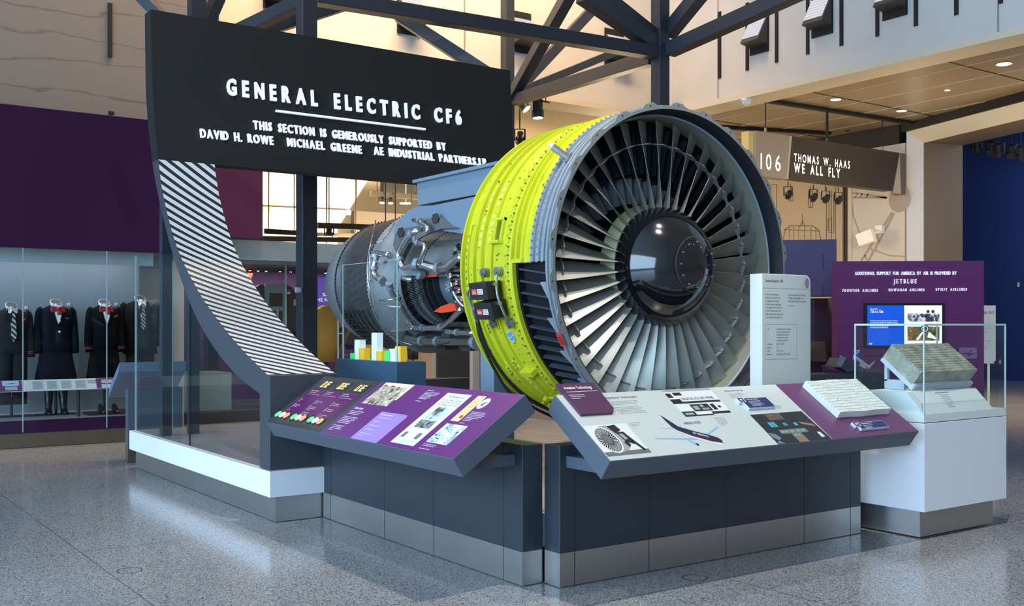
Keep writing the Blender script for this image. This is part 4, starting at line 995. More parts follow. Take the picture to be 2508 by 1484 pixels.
# fan blades
def blade_mesh():
    secs = []; R = [.430, .50, .58, .67, .76, .86, .94, 1.02, 1.103]
    for r in R:
        f = max(0, (r - .430) / (1.103 - .430)); beta = math.radians(22 + 40 * f ** .85); c = .155 + .030 * f; th = .009 - .005 * f; cam = .045 * (1 - f) + .008
        up = []; lo = []
        for i in range(9):
            s = i / 8; x = (s - .5) * c; cl = cam * c * 4 * s * (1 - s); t = th * (4 * s * (1 - s)) ** .6 + .0012
            up.append((x, cl + t / 2)); lo.append((x, cl - t / 2))
        ring = []
        for x, z in up + lo[::-1]:
            ax = x * math.cos(beta) + z * math.sin(beta); tg = -(x * math.sin(beta) - z * math.cos(beta))   # trailing edge swings clockwise seen from the front
            yc = 5.862 + .012 * f
            ang = tg / r; ring.append((r, yc + ax, ang))
        secs.append(ring)
    return secs
SEC = blade_mesh()
def blade(a):
    k = B(TI, True); V = [[rp(a + g, r, y) for r, y, g in ring] for ring in SEC]
    for lo_, hi_ in ((0, 9), (9, 18)):          # two skins that meet in a sharp edge
        rows = [rg[lo_:hi_] for rg in V]; k.add([p for r_ in rows for p in r_], [(j * 9 + i, j * 9 + i + 1, (j + 1) * 9 + i + 1, (j + 1) * 9 + i) for j in range(len(rows) - 1) for i in range(8)])
    for e0, e1 in ((0, 17), (8, 9)): k.add([p for rg in V for p in (rg[e0], rg[e1])], [(2 * j, 2 * j + 1, 2 * j + 3, 2 * j + 2) for j in range(len(V) - 1)])
    k.smooth = False; k.add(V[-1], [tuple(range(18))])
    # part-span shroud wings
    k.smooth = False; d = 2 * PI / 38 * .5
    for s in (-1, 1):
        q = [(.926, 5.825, s * .004), (.926, 5.852, s * d), (.926, 5.872, s * d), (.926, 5.90, s * .004)]
        w = .004
        vs = [rp(a + g, r + w * (1 if abs(g) < .01 else .6), y) for r, y, g in q] + [rp(a + g, r - w * (1.2 if abs(g) < .01 else .6), y) for r, y, g in q]
        k.add(vs, [(0, 1, 2, 3), (7, 6, 5, 4), (0, 4, 5, 1), (1, 5, 6, 2), (2, 6, 7, 3), (3, 7, 4, 0)])
    return k
b0 = blade(0).build('fan_blade', eng)
# children share one mesh, turned about the engine axis
L0 = Vector((EX, 8.0, EZ)) - eng.location
def spin_copies(o, n, ph):
    for i in range(n):
        c = o if i == 0 else o.copy()
        if i: C.objects.link(c); c.parent = eng
        a = ph + 2 * PI * i / n
        M = Matrix.Translation(L0) @ Matrix.Rotation(-a, 4, 'Y') @ Matrix.Translation(-L0)
        c.matrix_basis = M
spin_copies(b0, 38, math.radians(3))
# hub, spinner
k = B(CRM, True); lathe(k, [(5.80, .38), (5.835, .435), (5.90, .458), (5.965, .478)], 76); k.m(DARKIN); lathe(k, [(5.965, .478), (6.06, .49), (6.07, .0)], 76)
k.build('hub', eng)
k = B(SPIN, True)
pr = []
for i in range(25):
    t = i / 24.0; y = 5.412 + .393 * t; pr.append((y, max(.0005, 0.449 * (1 - (1 - t) ** 1.75) ** .66)))
pr += [(5.815, .451), (5.835, .451), (5.836, .38)]
lathe(k, pr, 96); sp_ = k.build('spinner', eng)
k = B(CHR)
for i in range(12):
    a = 2 * PI * i / 12; r = .165; y = 5.412 + .393 * .064
    k.cyl(rp(a, r, y + .012), rp(a, r + .002, y - .004), .0065, 8)
k.build('bolt_ring', sp_)
k = B(mat('spinner seam', (.05, .06, .07), .3)); lathe(k, [(5.4505, .2045), (5.4525, .2085)], 72); k.build('seam', sp_)
# bypass duct behind the fan: guide vanes, splitter, dark interior
k = B(DARKIN, True); lathe(k, [(6.69, 1.112), (6.70, .60)], 64); k.smooth = True; lathe(k, [(6.70, .62), (6.5, .66), (6.3, .70), (6.15, .72)], 64); k.build('bypass_duct', eng)
k = B(mat('splitter grey', (.05, .06, .075), .35, metal=.4), True); lathe(k, [(6.30, .735), (6.16, .728), (6.135, .72), (6.15, .708), (6.3, .69)], 64); k.build('splitter', eng)
VN = mat('guide vane black', (.020, .023, .028), .35, spec=.6)
k = B(VN)
def vane_pts(r): 
    c = .21; return [rp(0 + g, r, y) for y, g in ((6.0, .0), (6.06, .012), (6.14, .016), (6.21, .012), (6.21, .008), (6.13, .010), (6.06, .006))]
k.loft([vane_pts(.72), vane_pts(1.112)]); v0 = k.build('guide_vane', eng); spin_copies(v0, 72, 0.02)
k = B(mat('core vane grey', (.22, .25, .28), .4, metal=.4)); 
for i in range(46):
    a = 2 * PI * i / 46; k.loft([[rp(a + g, r, y) for y, g in ((6.10, 0), (6.15, .03), (6.22, .05), (6.22, .035), (6.15, .015))] for r in (.50, .70)])
k.build('core_inlet_vanes', eng)
# louvre blades seen edge-on in the window
k = B(mat('louvre dark steel', (.035, .042, .055), .35, spec=.6))
for i in range(19):
    a = math.radians(183 + i * 4.2)
    k.add([rp(a + t_ + s_, r_, y_) for y_, t_ in ((5.735, .016), (6.07, -.024)) for r_, s_ in ((1.150, 0), (1.118, 0), (1.118, .011), (1.150, .011))], [(0, 1, 2, 3), (7, 6, 5, 4), (0, 4, 5, 1), (1, 5, 6, 2), (2, 6, 7, 3), (3, 7, 4, 0)])
k.build('window_louvre', eng)
for i in range(5):
    k = B(GREYM); a = math.radians(187 + i * 12.5); k.add([rp(a, 1.172, 5.725), rp(a + .10, 1.172, 5.725), rp(a, 1.172, 5.79), rp(a, 1.160, 5.725), rp(a + .10, 1.160, 5.725), rp(a, 1.160, 5.79)], [(0, 1, 2), (5, 4, 3), (0, 3, 4, 1), (1, 4, 5, 2), (2, 5, 3, 0)]); k.build('gusset', eng)
# red data plate, emblem, spigot
def patch(mb, a0, a1, y0, y1, r):
    n = 4; vs = []
    for i in range(n + 1): a = math.radians(a0 + (a1 - a0) * i / n); vs += [rp(a, r, y0), rp(a, r, y1)]
    mb.add(vs, [(2 * i, 2 * i + 1, 2 * i + 3, 2 * i + 2) for i in range(n)])
k = B(mat('red plate', (.55, .03, .02), .5)); patch(k, 204.5, 209.5, 5.662, 5.722, 1.1875); k.m(BLACK)
for i in range(4): patch(k, 206 + i * .8, 206.3 + i * .8, 5.67, 5.715, 1.1885)
k.build('red_plate', eng)
ea = math.radians(206.5); ec = Vector(rp(ea, 1.168, 6.30)); eu = Vector((0, -1, 0)); en = Vector((math.cos(ea), 0, math.sin(ea))); ev = en.cross(eu); 
k = B(INKW); disc(k, ec, eu, ev, 0, 0, .046, lift=.001, k=32); em = k.build('round_emblem', eng)
EB = mat('emblem blue', (.02, .22, .52), .4)
k = B(EB); disc(k, ec, eu, ev, 0, 0, .043, lift=.002, k=32); k.m(INKW); disc(k, ec, eu, ev, 0, 0, .038, lift=.003, k=32, r0=.95)
for j in range(4):
    a = j * PI / 2 + .3; disc(k, ec, eu, ev, .033 * math.cos(a), .033 * math.sin(a), .008, lift=.003, k=12, r0=.6)
put_text(k, 'GE', ec, eu, ev, -.022, .022, -.015, .030, -.01, lift=.003)
k.build('monogram', em)
k = B(CHR); a = math.radians(141); k.cyl(rp(a, 1.16, 5.80), rp(a, 1.29, 5.86), .026, 16); k.cyl(rp(a, 1.16, 5.80), rp(a, 1.175, 5.806), .045, 16); k.m(mat('nylon cap', (.75, .72, .55), .5)); k.cyl(rp(a, 1.29, 5.86), rp(a, 1.315, 5.872), .02, 12); k.build('lifting_spigot', eng)
# twin ignition boxes on the left flank
RL = mat('red label', (.60, .05, .05), .5); WL = mat('white label', (.7, .68, .68), .5)
for a, y in ((188.5, 6.36), (195.0, 6.335)):
    ar = math.radians(a); c = Vector(rp(ar, 1.165, y)); nr = Vector((math.cos(ar), 0, math.sin(ar))); tv = Vector((0, 0, 1)) - nr * nr.z; tv.normalize(); yv = Vector((0, 1, 0))
    k = B(mat('black box enamel', (.012, .013, .015), .4))
    q = [c + yv * i * .115 + tv * j * .062 + nr * d for d in (.02, .145) for i, j in ((-1, -1), (1, -1), (1, 1), (-1, 1))]
    k.add(q, [(3, 2, 1, 0), (4, 5, 6, 7), (0, 1, 5, 4), (1, 2, 6, 5), (2, 3, 7, 6), (3, 0, 4, 7)]); bx_ = k.build('ignition_box', eng)
    uu = -yv; o_ = c + nr * .145
    k = B(RL); rect(k, o_, uu, tv, -.085, -.02, -.025, .015, .001); k.m(WL)
    for i in range(3): rect(k, o_, uu, tv, -.078, -.03, -.018 + i * .010, -.0155 + i * .010, .0015)
    k.build('red_label', bx_)
    k = B(WL); rect(k, o_, uu, tv, -.01, .06, -.025, .015, .001); k.m(RL)
    for i in range(3): rect(k, o_, uu, tv, -.004, .052, -.018 + i * .011, -.014 + i * .011, .0015)
    k.build('white_label', bx_)
    k = B(CHR); e_ = c - yv * .115 + nr * .08 + tv * .04; k.cyl(e_, e_ - yv * .02, .016, 12); k.build('connector', bx_)
k = B(mat('strap metal', (.30, .32, .34), .35, metal=.8))
for a0, y in ((182.5, 6.44), (182.5, 6.26), (201, 6.43), (201, 6.21)):
    ar = math.radians(a0); c = Vector(rp(ar, 1.16, y)); nr = Vector((math.cos(ar), 0, math.sin(ar))); k.cyl(c, c + nr * .05, .034, 16); k.cyl(c + nr * .05, c + nr * .062, .018, 10)
k.tube([rp(math.radians(183.5), 1.22, 6.235), rp(math.radians(190), 1.24, 6.225), rp(math.radians(197), 1.23, 6.20), rp(math.radians(200.5), 1.21, 6.20)], .009, 8)
k.build('box_bracket', eng)
LEAD = mat('grey lead', (.20, .24, .23), .5)
for pts in ([(188.5, 1.27, 6.475), (188.2, 1.25, 6.56), (189.5, 1.21, 6.66), (193, 1.19, 6.68), (199, 1.19, 6.66)], [(195, 1.27, 6.45), (194.5, 1.25, 6.53), (195.5, 1.21, 6.62), (198, 1.19, 6.66), (200, 1.18, 6.66)]):
    k = B(LEAD, True); k.tube([rp(math.radians(a), r, y) for a, r, y in pts], .011, 8); k.build('ignition_lead', eng)
k = B(mat('black hose', (.015, .016, .018), .45), True)
k.tube([rp(math.radians(a), r, y) for a, r, y in ((199, 1.18, 6.66), (206, 1.185, 6.69), (214, 1.185, 6.71), (222, 1.20, 6.72), (232, 1.23, 6.72), (245, 1.22, 6.70), (258, 1.24, 6.66), (266, 1.26, 6.55))], .012, 8)
k.tube([rp(math.radians(a), r, y) for a, r, y in ((199, 1.19, 6.64), (210, 1.19, 6.655), (225, 1.195, 6.655), (240, 1.195, 6.65), (255, 1.20, 6.62))], .014, 8)
k.build('drain_hose', eng)

# ---- core
OP0, OP1 = math.radians(178), math.radians(243)
def opn(y, a): return 8.06 < y < 8.90 and OP0 < a < OP1
k = B(CORE, True)
pf = [(6.70, .62), (6.9, .55), (7.2, .50), (7.6, .475), (8.0, .46), (8.06, .46), (8.2, .455), (8.35, .455), (8.56, .460), (8.565, .480), (8.60, .480), (8.605, .468), (8.75, .485), (8.90, .515), (8.91, .535), (8.95, .535), (8.955, .525), (9.0, .565), (9.10, .63), (9.18, .69), (9.185, .725), (9.215, .725)]
lathe(k, pf, 96, None, opn); k.smooth = False
for y, r in ((8.583, .480), (8.93, .535), (9.20, .725)):
    studs(k, y, r, 90 if r < .6 else 120, .0065, .010, BOLT, skipcut=False)
cs = k.build('core_casing', eng)
k = B(CORED, True); lathe(k, [(9.216, .715), (9.25, .705), (9.45, .695), (9.7, .685), (9.98, .655), (9.985, .672), (10.03, .672), (10.035, .64), (10.07, .628)], 110); k.smooth = False
studs(k, 10.0, .672, 110, .010, .012, BOLT, skipcut=False); studs(k, 9.25, .705, 110, .006, .012, BOLT, skipcut=False)
k.m(mat('turbine rib', (.035, .037, .04), .5, metal=.4))
for y in (9.35, 9.47, 9.59, 9.71, 9.83, 9.94):   # ribbed lower half
    rr = .708 - (y - 9.2) * .055
    saddle(k, 205, 262, y - .012, y + .012, rr - .03, rr + .015, 24)
for a in range(206, 262, 6): saddle(k, a, a + 1.2, 9.28, 9.96, .655, .70, 2)
k.build('turbine_casing', eng)
k = B(NOZ, True); lathe(k, [(10.07, .628), (10.10, .645), (10.24, .635), (10.42, .585), (10.60, .51), (10.80, .415), (10.86, .385), (10.855, .37), (10.6, .48), (10.3, .56)], 110)
k.smooth = False; k.m(DARKIN); lathe(k, [(10.3, .56), (10.31, .0)], 48); k.build('exhaust_nozzle', eng)
# inside the combustor opening
k = B(mat('opening floor', (.11, .135, .16), .5), True); lathe(k, [(8.03, .40), (8.10, .36), (8.3, .33), (8.5, .32), (8.62, .30), (8.95, .28)], 64); k.smooth = False
k.m(DARKIN); lathe(k, [(8.02, .46), (8.03, .30)], 64); lathe(k, [(8.95, .53), (8.96, .25)], 64); k.build('combustor_drum', eng)
TB = mat('turbine blade dark', (.34, .36, .38), .4, metal=.5)
for yb, r0, r1 in ((8.845, .36, .465), (8.74, .35, .445)):
    k = B(TB)
    for i in range(40):
        a = math.radians(172 + i * 2.05); g = .012
        k.add([rp(a, r0, yb - .04), rp(a, r1, yb - .04), rp(a + .022, r1, yb + .03), rp(a + .022, r0, yb + .03), rp(a + g, r0, yb - .04), rp(a + g, r1, yb - .04), rp(a + .03, r1, yb + .03), rp(a + .03, r0, yb + .03)], [(0, 1, 2, 3), (7, 6, 5, 4), (0, 4, 5, 1), (1, 5, 6, 2), (2, 6, 7, 3), (3, 7, 4, 0)])
    k.build('turbine_blade_row', eng)
k = B(mat('seal ring dark', (.02, .022, .026), .4)); saddle(k, 176, 244, 8.63, 8.66, .33, .43, 24); saddle(k, 176, 244, 8.58, 8.60, .33, .41, 24); saddle(k, 176, 244, 8.52, 8.535, .32, .38, 24); k.build('seal_ring', eng)
k = B(ORNG); A_ = [onX(x, y, EX - .43) for x, y in ((1062, 763), (1080, 750), (1104, 742), (1114, 745), (1116, 756), (1118, 760), (1100, 764), (1080, 766))]
A_ = [Vector(p) for p in A_]; k.add(A_ + [p + Vector((.02, 0, 0)) for p in A_], [tuple(range(8)), tuple(range(8, 16))[::-1]] + [(i, (i + 1) % 8, (i + 1) % 8 + 8, i + 8) for i in range(8)]); k.build('orange_cover', eng)
k = B(ORNG); p = onX(1035, 678, EX - .47); q = onX(1070, 676, EX - .47); k.box(p.x, p.x + .01, q.y, p.y, p.z - .006, p.z + .012); k.build('orange_strip', eng)
# actuator levers near the fan frame
for i in range(7):
    a = math.radians(150 + i * 8.5); k = B(CHR); k.cyl(rp(a, .53, 7.92), rp(a, .53, 7.68), .012, 8); k.m(BOLT); k.cyl(rp(a, .47, 7.94), rp(a, .55, 7.94), .024, 8); k.cyl(rp(a, .50, 7.99), rp(a, .50, 7.90), .020, 8); k.m(CHR); k.box(*[c + d for c in (rp(a, .51, 7.8)[0],) for d in (-.01, .01)], 7.74, 7.80, rp(a, .51, 7.8)[2] - .02, rp(a, .51, 7.8)[2] + .02); k.build('actuator_lever', eng)
for px, py in ((1118, 692), (1124, 712), (1131, 731)):
    p = onX(px, py, EX - .53); k = B(CHR); k.cyl(p + Vector((.05, .02, 0)), p, .016, 10); k.m(ORNG); k.cyl(p, p + Vector((-.02, -.02, 0)), .011, 10); k.build('fuel_nozzle', eng)
k = B(GREYM); p = onX(1097, 702, EX - .455); k.cyl(p, p + Vector((.015, 0, 0)), .05, 18); k.m(BOLT)
for i in range(5): k.cyl(p + Vector((-.002, .035 * math.cos(i * 1.26), .035 * math.sin(i * 1.26))), p + Vector((.004, .035 * math.cos(i * 1.26), .035 * math.sin(i * 1.26))), .008, 8)
k.build('blanking_disc', eng)
# pipes
def on_core(px, py, r):
    d = ray(px, py); ox, oz = CO.x - EX, CO.z - EZ
    A_ = d.x**2 + d.z**2; Bq = 2 * (d.x * ox + d.z * oz); Cq = ox * ox + oz * oz - r * r; D = Bq * Bq - 4 * A_ * Cq
    if D < 0: t_ = -Bq / (2 * A_)
    else: t_ = (-Bq - math.sqrt(D)) / (2 * A_)
    return CO + d * t_
def pipe(name, pts, rad, rc, mtl=CHR, n=10, joints=()):
    Q = [onX(x, y, p[0]) if p and p[0] > 2 else on_core(x, y, rc if len(p) == 0 else p[0]) for x, y, *p in pts]
    k = B(mtl, True); k.tube(Q, rad, n)
    k.smooth = False; k.m(GREYM)
    for j in joints: a = Q[j]; d = (Q[min(j + 1, len(Q) - 1)] - Q[max(j - 1, 0)]).normalized(); k.cyl(a - d * rad * .55, a + d * rad * .55, rad * 1.35, 14)
    return k.build(name, eng)
pipe('bleed_pipe', [(1132, 630), (1118, 634), (1104, 645), (1092, 655), (1075, 657), (1058, 655, .60), (1038, 648, .63), (1022, 646, .66)], .040, .575, joints=(4, 7), n=14)
pipe('bleed_pipe', [(1018, 650, .66), (1002, 654, 4.82), (990, 655, 4.81), (983, 648, 4.80), (979, 636, 4.80), (977, 622, 4.80), (984, 604, 4.80), (996, 584, 4.80), (1008, 572, 4.81), (1018, 566, 4.82), (1030, 567, 4.86)], .030, .60, joints=(0, 4, 8), n=14)
pipe('bleed_pipe', [(1014, 539, 4.84), (1027, 541, 4.82), (1033, 550, 4.81), (1046, 557, 4.81), (1046, 566, 4.81), (1030, 575, 4.80), (1018, 584, 4.80), (1015, 591, 4.80), (1024, 595, 4.81), (1036, 597, 4.82), (1041, 605, 4.82), (1036, 622, 4.82), (1028, 645, 4.83)], .023, .58, joints=(1, 6, 8), n=12)
pipe('bleed_duct', [(952, 624, .80), (938, 622, .81), (924, 620, .82), (919, 628, .82), (919, 640, .82), (916, 655, .82), (916, 666, .81), (922, 678, .80), (936, 687, .79)], .030, .80, joints=(3, 5, 8), n=14)
pipe('bleed_duct', [(953, 695, .74), (955, 705, .72), (962, 722, .66), (978, 736, .60)], .026, .7, joints=(0, 1), n=12)
k = B(GREYM); 
q = [on_core(x, y, .775) for x, y in ((922, 612), (960, 622), (956, 634), (918, 625))]; k.add(q + [p + Vector((.02, 0, 0)) for p in q], [(0, 1, 2, 3), (7, 6, 5, 4), (0, 4, 5, 1), (1, 5, 6, 2), (2, 6, 7, 3), (3, 7, 4, 0)]); k.build('duct_flange', eng)
pipe('bleed_pipe', [(981, 748), (990, 768), (1000, 786), (1008, 798), (1018, 802), (1036, 803), (1060, 803), (1080, 801), (1096, 791), (1112, 776), (1130, 757)], .027, .60, joints=(5, 7), n=14)
pipe('oil_pipe', [(996, 826, .66), (1010, 832, .68), (1034, 835, .69), (1072, 836, .69), (1120, 836, .69), (1164, 836, .69)], .036, .69, mat('brown steel tube', (.30, .28, .26), .3, metal=.9), joints=(2, 3), n=14)
k = B(GREYM); p = on_core(1164, 838, .69); k.cyl(p + Vector((0, .02, 0)), p + Vector((0, -.04, 0)), .062, 20); k.cyl(p + Vector((0, -.05, 0)), p + Vector((0, -.06, 0)), .075, 20); k.build('pipe_flange', eng)
pipe('oil_pipe', [(1092, 812), (1120, 814), (1160, 816)], .024, .66, joints=(1,))
pipe('thin_line', [(955, 812, .72), (985, 808, .68), (1010, 805, .66)], .010, .68)
pipe('thin_line', [(930, 736, .74), (955, 734, .72), (982, 728, .62)], .009, .7)
pipe('thin_line', [(928, 743, .74), (955, 750, .72), (985, 752, .65)], .008, .7)
pipe('thin_line', [(920, 540, .75), (912, 580, .77), (902, 625, .77), (900, 670, .76), (906, 715, .75), (914, 760, .74), (930, 790, .72), (958, 822, .72), (1000, 842, .70), (1040, 846, .70)], .007, .75)
pipe('thin_line', [(966, 546, .75), (934, 590, .76), (908, 606, .76), (905, 650, .76), (907, 690, .76)], .006, .75)
pipe('thin_line', [(1010, 846, .72), (1060, 849, .74), (1100, 838, .72)], .005, .72, BLACK)
pipe('fuel_manifold', [(1108, 640), (1104, 675), (1107, 700), (1113, 720), (1124, 738), (1138, 752)], .016, .535)
pipe('thin_line', [(1075, 676, .52), (1095, 674, .53), (1118, 674, .55), (1124, 677, .55)], .011, .53, joints=(1,))
pipe('oil_pipe', [(986, 680, .60), (1000, 684, .58), (1010, 684, .56)], .024, .58)
k = B(GREYM)
for px, py, r in ((1018, 650, .56), (1022, 664, .54), (1030, 672, .53)): p = on_core(px, py, r); k.cyl(p + Vector((-.03, 0, 0)), p + Vector((.03, 0, 0)), .045, 14); k.sphere(p, .04, 12, 8)
k.build('valve_body', eng)
k = B(CORED)      # gearbox and bottom accessories
rb = random.Random(4)
for i in range(22):
    y = 7.35 + i * .11; a = math.radians(238 + rb.random() * 22); r = .56 + rb.random() * .10; c = rp(a, r, y); s = .03 + rb.random() * .05; k.box(c[0] - s, c[0] + s, y - s, y + s, c[2] - s, c[2] + s)
k.m(BOLT); k.cyl(rp(math.radians(250), .60, 7.4), rp(math.radians(250), .60, 9.1), .06, 14); k.build('accessory_gearbox', eng)
k = B(GREYM)      # small clips and brackets round the core
for i in range(46):
    a = math.radians(rb.uniform(120, 225)); y = rb.choice([7.3, 7.5, 7.7, 8.0, 9.08, 9.14]); r = .50 if y < 8.5 else .62
    if opn(y, a): continue
    c = Vector(rp(a, r, y)); s = .010 + rb.random() * .018; k.box(c.x - s, c.x + s, y - s, y + s, c.z - s * .7, c.z + s * .7)
k.build('clip', eng)
# mount bracket and supporting beam
HM = mat('mount grey', (.13, .15, .16), .5, metal=.4)
k = B(HM); P_ = [onX(x, y, 4.87) for x, y in ((962, 600), (968, 572), (986, 560), (1024, 553), (1050, 536), (1064, 528), (1078, 534), (1098, 552), (1116, 558), (1080, 560), (1030, 578), (1000, 598), (980, 640))]
k.prism([(p.y, p.z) for p in P_], 4.87, 4.915, 'x'); mb_ = k.build('mount_bracket', eng)
for c in ((983, 569), (1068, 535)):
    k = B(mat('brown pad', (.035, .022, .018), .6)); p = onX(c[0], c[1], 4.868); k.add([p + Vector((0, dy, dz)) for dy, dz in ((-.06, 0), (-.03, .045), (.04, .04), (.06, -.005), (.03, -.045), (-.04, -.04))] + [p + Vector((-.012, dy, dz)) for dy, dz in ((-.06, 0), (-.03, .045), (.04, .04), (.06, -.005), (.03, -.045), (-.04, -.04))], [(5, 4, 3, 2, 1, 0), (6, 7, 8, 9, 10, 11)] + [(i, (i + 1) % 6, (i + 1) % 6 + 6, i + 6) for i in range(6)]); k.build('pad', mb_)
BLU = mat('stand blue grey', (.15, .205, .265), .5)
es = thing('engine_stand', 'pale blue steel beam and legs holding the turbofan engine', 'stand', (5.5, 7.4, .412))
P_ = [onX(x, y, 5.18) for x, y in ((1010, 440), (1300, 372))]
z1 = onX(1022, 441, 5.18).z; y1 = onX(1022, 441, 5.18).y; zb = onX(1022, 503, 5.18).z
k = B(BLU); k.box(5.18, 5.80, 6.3, y1, zb, z1 - .03); k.box(5.14, 5.84, 6.3, onX(1010, 440, 5.14).y, z1 - .03, z1); k.build('beam', es)
HP = [onX(x, y, 4.92) for x, y in ((966, 577), (966, 566), (972, 552), (982, 534), (998, 517), (1016, 508), (1036, 504), (1060, 503), (1170, 480), (1200, 560), (1150, 575), (1050, 560), (1000, 578), (978, 584))]
k = B(BLU); k.prism([(p.y, p.z) for p in HP], 4.92, 5.05, 'x'); k.build('mount_shoe', es)
for x in (4.80, 6.10):
    k = B(BLU); k.box(x, x + .2, 7.05, 7.25, .4125, zb - .3 if x > 6 else 1.50); k.build('leg', es)
k = B(BLU); k.box(4.80, 6.30, 7.08, 7.22, 1.35, 1.45); k.build('cross_beam', es)
# ================================================================== right display case with the concrete block
t = thing('display_case', 'white plinth display case with glass hood and sloped label riser, right foreground', 'display case', (7.3, 4.76, 0))
k = B(WHITEP); k.box(6.777, 7.86, 4.462, 5.06, .2, .838); bevel(k.build('body', t), .002, 1)
k = B(STEEL); k.box(6.80, 7.75, 4.512, 5.02, .012, .1995); k.build('kick_plate', t)
k = B(BLACK); k.box(6.80, 7.84, 4.48, 5.04, .8381, .8439); k.build('shadow_gap', t)
PALEG = mat('pale green lacquer', (.72, .76, .73), .4)
k = B(PALEG); k.box(6.779, 7.858, 4.464, 5.058, .844, .902); k.build('tray', t)
k = B(PALEG); RS = [(4.478, .9025), (4.622, 1.057), (4.935, 1.057), (5.03, .9025)]; k.prism(RS, 6.80, 7.70, 'x'); rs = k.build('label_riser', t)
k = B(INKD); o = Vector((6.80, 4.478, .9025)); v = Vector((0, .144, .1545)).normalized()
put_text(k, 'Grooved Runway Section', o, (1, 0, 0), v, .33, .50, .182, .010, .02, lift=.002)
para(k, ['This piece of concrete was cut from', 'a runway at a NASA test facility to', 'study how grooves help water drain', 'and tires grip the runway in wet', 'weather. Grooves like these are', 'now cut into major runways', 'across the country.', 'Transferred from NASA'], o, (1, 0, 0), v, .36, .160, .0165, .009, .30, .002)
k.build('lettering', rs)
k = B(GLS)
for b_ in ((6.780, 6.788, 4.465, 5.057), (7.849, 7.857, 4.465, 5.057), (6.789, 7.848, 4.465, 4.473), (6.789, 7.848, 5.049, 5.057)): k.box(*b_, .903, 1.545)
k.box(6.780, 7.857, 4.465, 5.057, 1.546, 1.556); hood = k.build('glass_hood', t)
GE_ = mat('polished glass edge', (.50, .64, .64), .25)
for x, y in ((6.779, 4.464), (7.850, 4.464), (6.779, 5.050), (7.850, 5.050)):
    k = B(GE_); k.box(x, x + .009, y, y + .009, .903, 1.556); k.build('edge', hood)
for b_ in ((6.779, 7.859, 4.4635, 4.4645, 1.543, 1.557), (6.7785, 6.7795, 4.464, 5.058, 1.543, 1.557)):
    k = B(GE_); k.box(*b_); k.build('edge', hood)
# cradle and concrete block
STN = mat('stand white metal', (.55, .60, .66), .4)
cr_ = thing('block_stand', 'pale grey metal easel under the grooved concrete block in the glass case', 'stand', (7.3, 4.8, 1.058))
f0 = Vector((6.93, 4.668, 1.062)); sv = Vector((0, .269, .215)).normalized(); sn = Vector((0, -.215, .269)).normalized()
k = B(STN); q = [f0 + sv * a + sn * b_ for a, b_ in ((0, 0), (.345, 0), (.345, .028), (.028, .028), (.028, .045), (0, .045))]
k.prism([(p.y, p.z) for p in q], 6.93, 7.70, 'x'); k.build('tray', cr_)
k = B(STN); k.box(7.00, 7.03, 4.78, 4.95, 1.058, 1.13); k.box(7.58, 7.61, 4.78, 4.95, 1.058, 1.13); k.box(7.00, 7.03, 4.925, 4.95, 1.12, 1.25); k.build('support', cr_)
def concrete():
    m = bpy.data.materials.new('concrete'); m.use_nodes = True; nt = m.node_tree; b = nt.nodes['Principled BSDF']; L = nt.links.new; N = nt.nodes.new
    tc = N('ShaderNodeTexCoord'); n = N('ShaderNodeTexNoise'); n.inputs['Scale'].default_value = 9; n.inputs['Detail'].default_value = 8; L(tc.outputs['Object'], n.inputs['Vector'])
    r = N('ShaderNodeValToRGB'); L(n.outputs['Fac'], r.inputs[0]); e = r.color_ramp.elements; e[0].position = .35; e[0].color = (.24, .25, .20, 1); e[1].position = .65; e[1].color = (.46, .43, .34, 1)
    v = N('ShaderNodeTexVoronoi'); v.inputs['Scale'].default_value = 90; L(tc.outputs['Object'], v.inputs['Vector'])
    bp = N('ShaderNodeBump'); bp.inputs['Strength'].default_value = .5; bp.inputs['Distance'].default_value = .006; L(v.outputs['Distance'], bp.inputs['Height']); L(bp.outputs[0], b.inputs['Normal'])
    L(r.outputs[0], b.inputs['Base Color']); b.inputs['Roughness'].default_value = .9; return m
blk = grooved('concrete_block', f0 + Vector((.02, 0, 0)) + sv * .029 + sn * .0285, Vector((1, 0, 0)), sv, sn, .735, .325, .125, 12, concrete(), None, .003)
tag(blk, 'tan concrete block with sawn grooves leaning on an easel inside the glass case', 'concrete block')

# ================================================================== info panel beside the fan
t = thing('information_board', 'tall pale grey text panel with rounded corner standing before the fan', 'info panel', (6.29, 5.36, .412))
PX0, PX1, PY, PZ = 6.012, 6.563, 5.30, 1.93
pts = [(PX0, .4125), (PX1, .4125), (PX1, PZ - .06)] + [(PX1 - .06 + .06 * math.cos(a), PZ - .06 + .06 * math.sin(a)) for a in [i * PI / 16 for i in range(1, 8)]] + [(PX1 - .06, PZ), (PX0, PZ)]
k = B(mat('panel white edge', (.74, .77, .80), .4)); k.prism(pts, PY, PY + .115, 'y'); bd_ = k.build('board', t)
PF = mat('panel grey face', (.44, .49, .48), .42)
k = B(PF); k.add([(x + (.005 if x < 6.3 else -.004), PY - .001, z - (.006 if z > 1.9 else 0)) for x, z in pts], [tuple(range(len(pts)))]); k.build('face', t)
o = Vector((PX0, PY - .002, 0)); UXv, UZv = Vector((1, 0, 0)), Vector((0, 0, 1))
k = B(INKD); put_text(k, 'General Electric CF6', o, UXv, UZv, .036, .232, 1.868, .020, .012)
rect(k, o, UXv, UZv, .008, .545, 1.822, 1.8235); rect(k, o, UXv, UZv, .462, .4632, 1.823, 1.92)
para(k, ['The first successful high-bypass', 'turbofan, the General Electric CF6', 'was significantly more powerful', 'and efficient than low-bypass engines.', 'It was originally built as the TF39 for the', 'U.S. Air Force giant Lockheed C-5A', 'Galaxy transport. Its first commercial use', 'was on the McDonnell Douglas DC-10.'], o, UXv, UZv, .036, 1.770, .0245, .0135, .235, 0, .003)
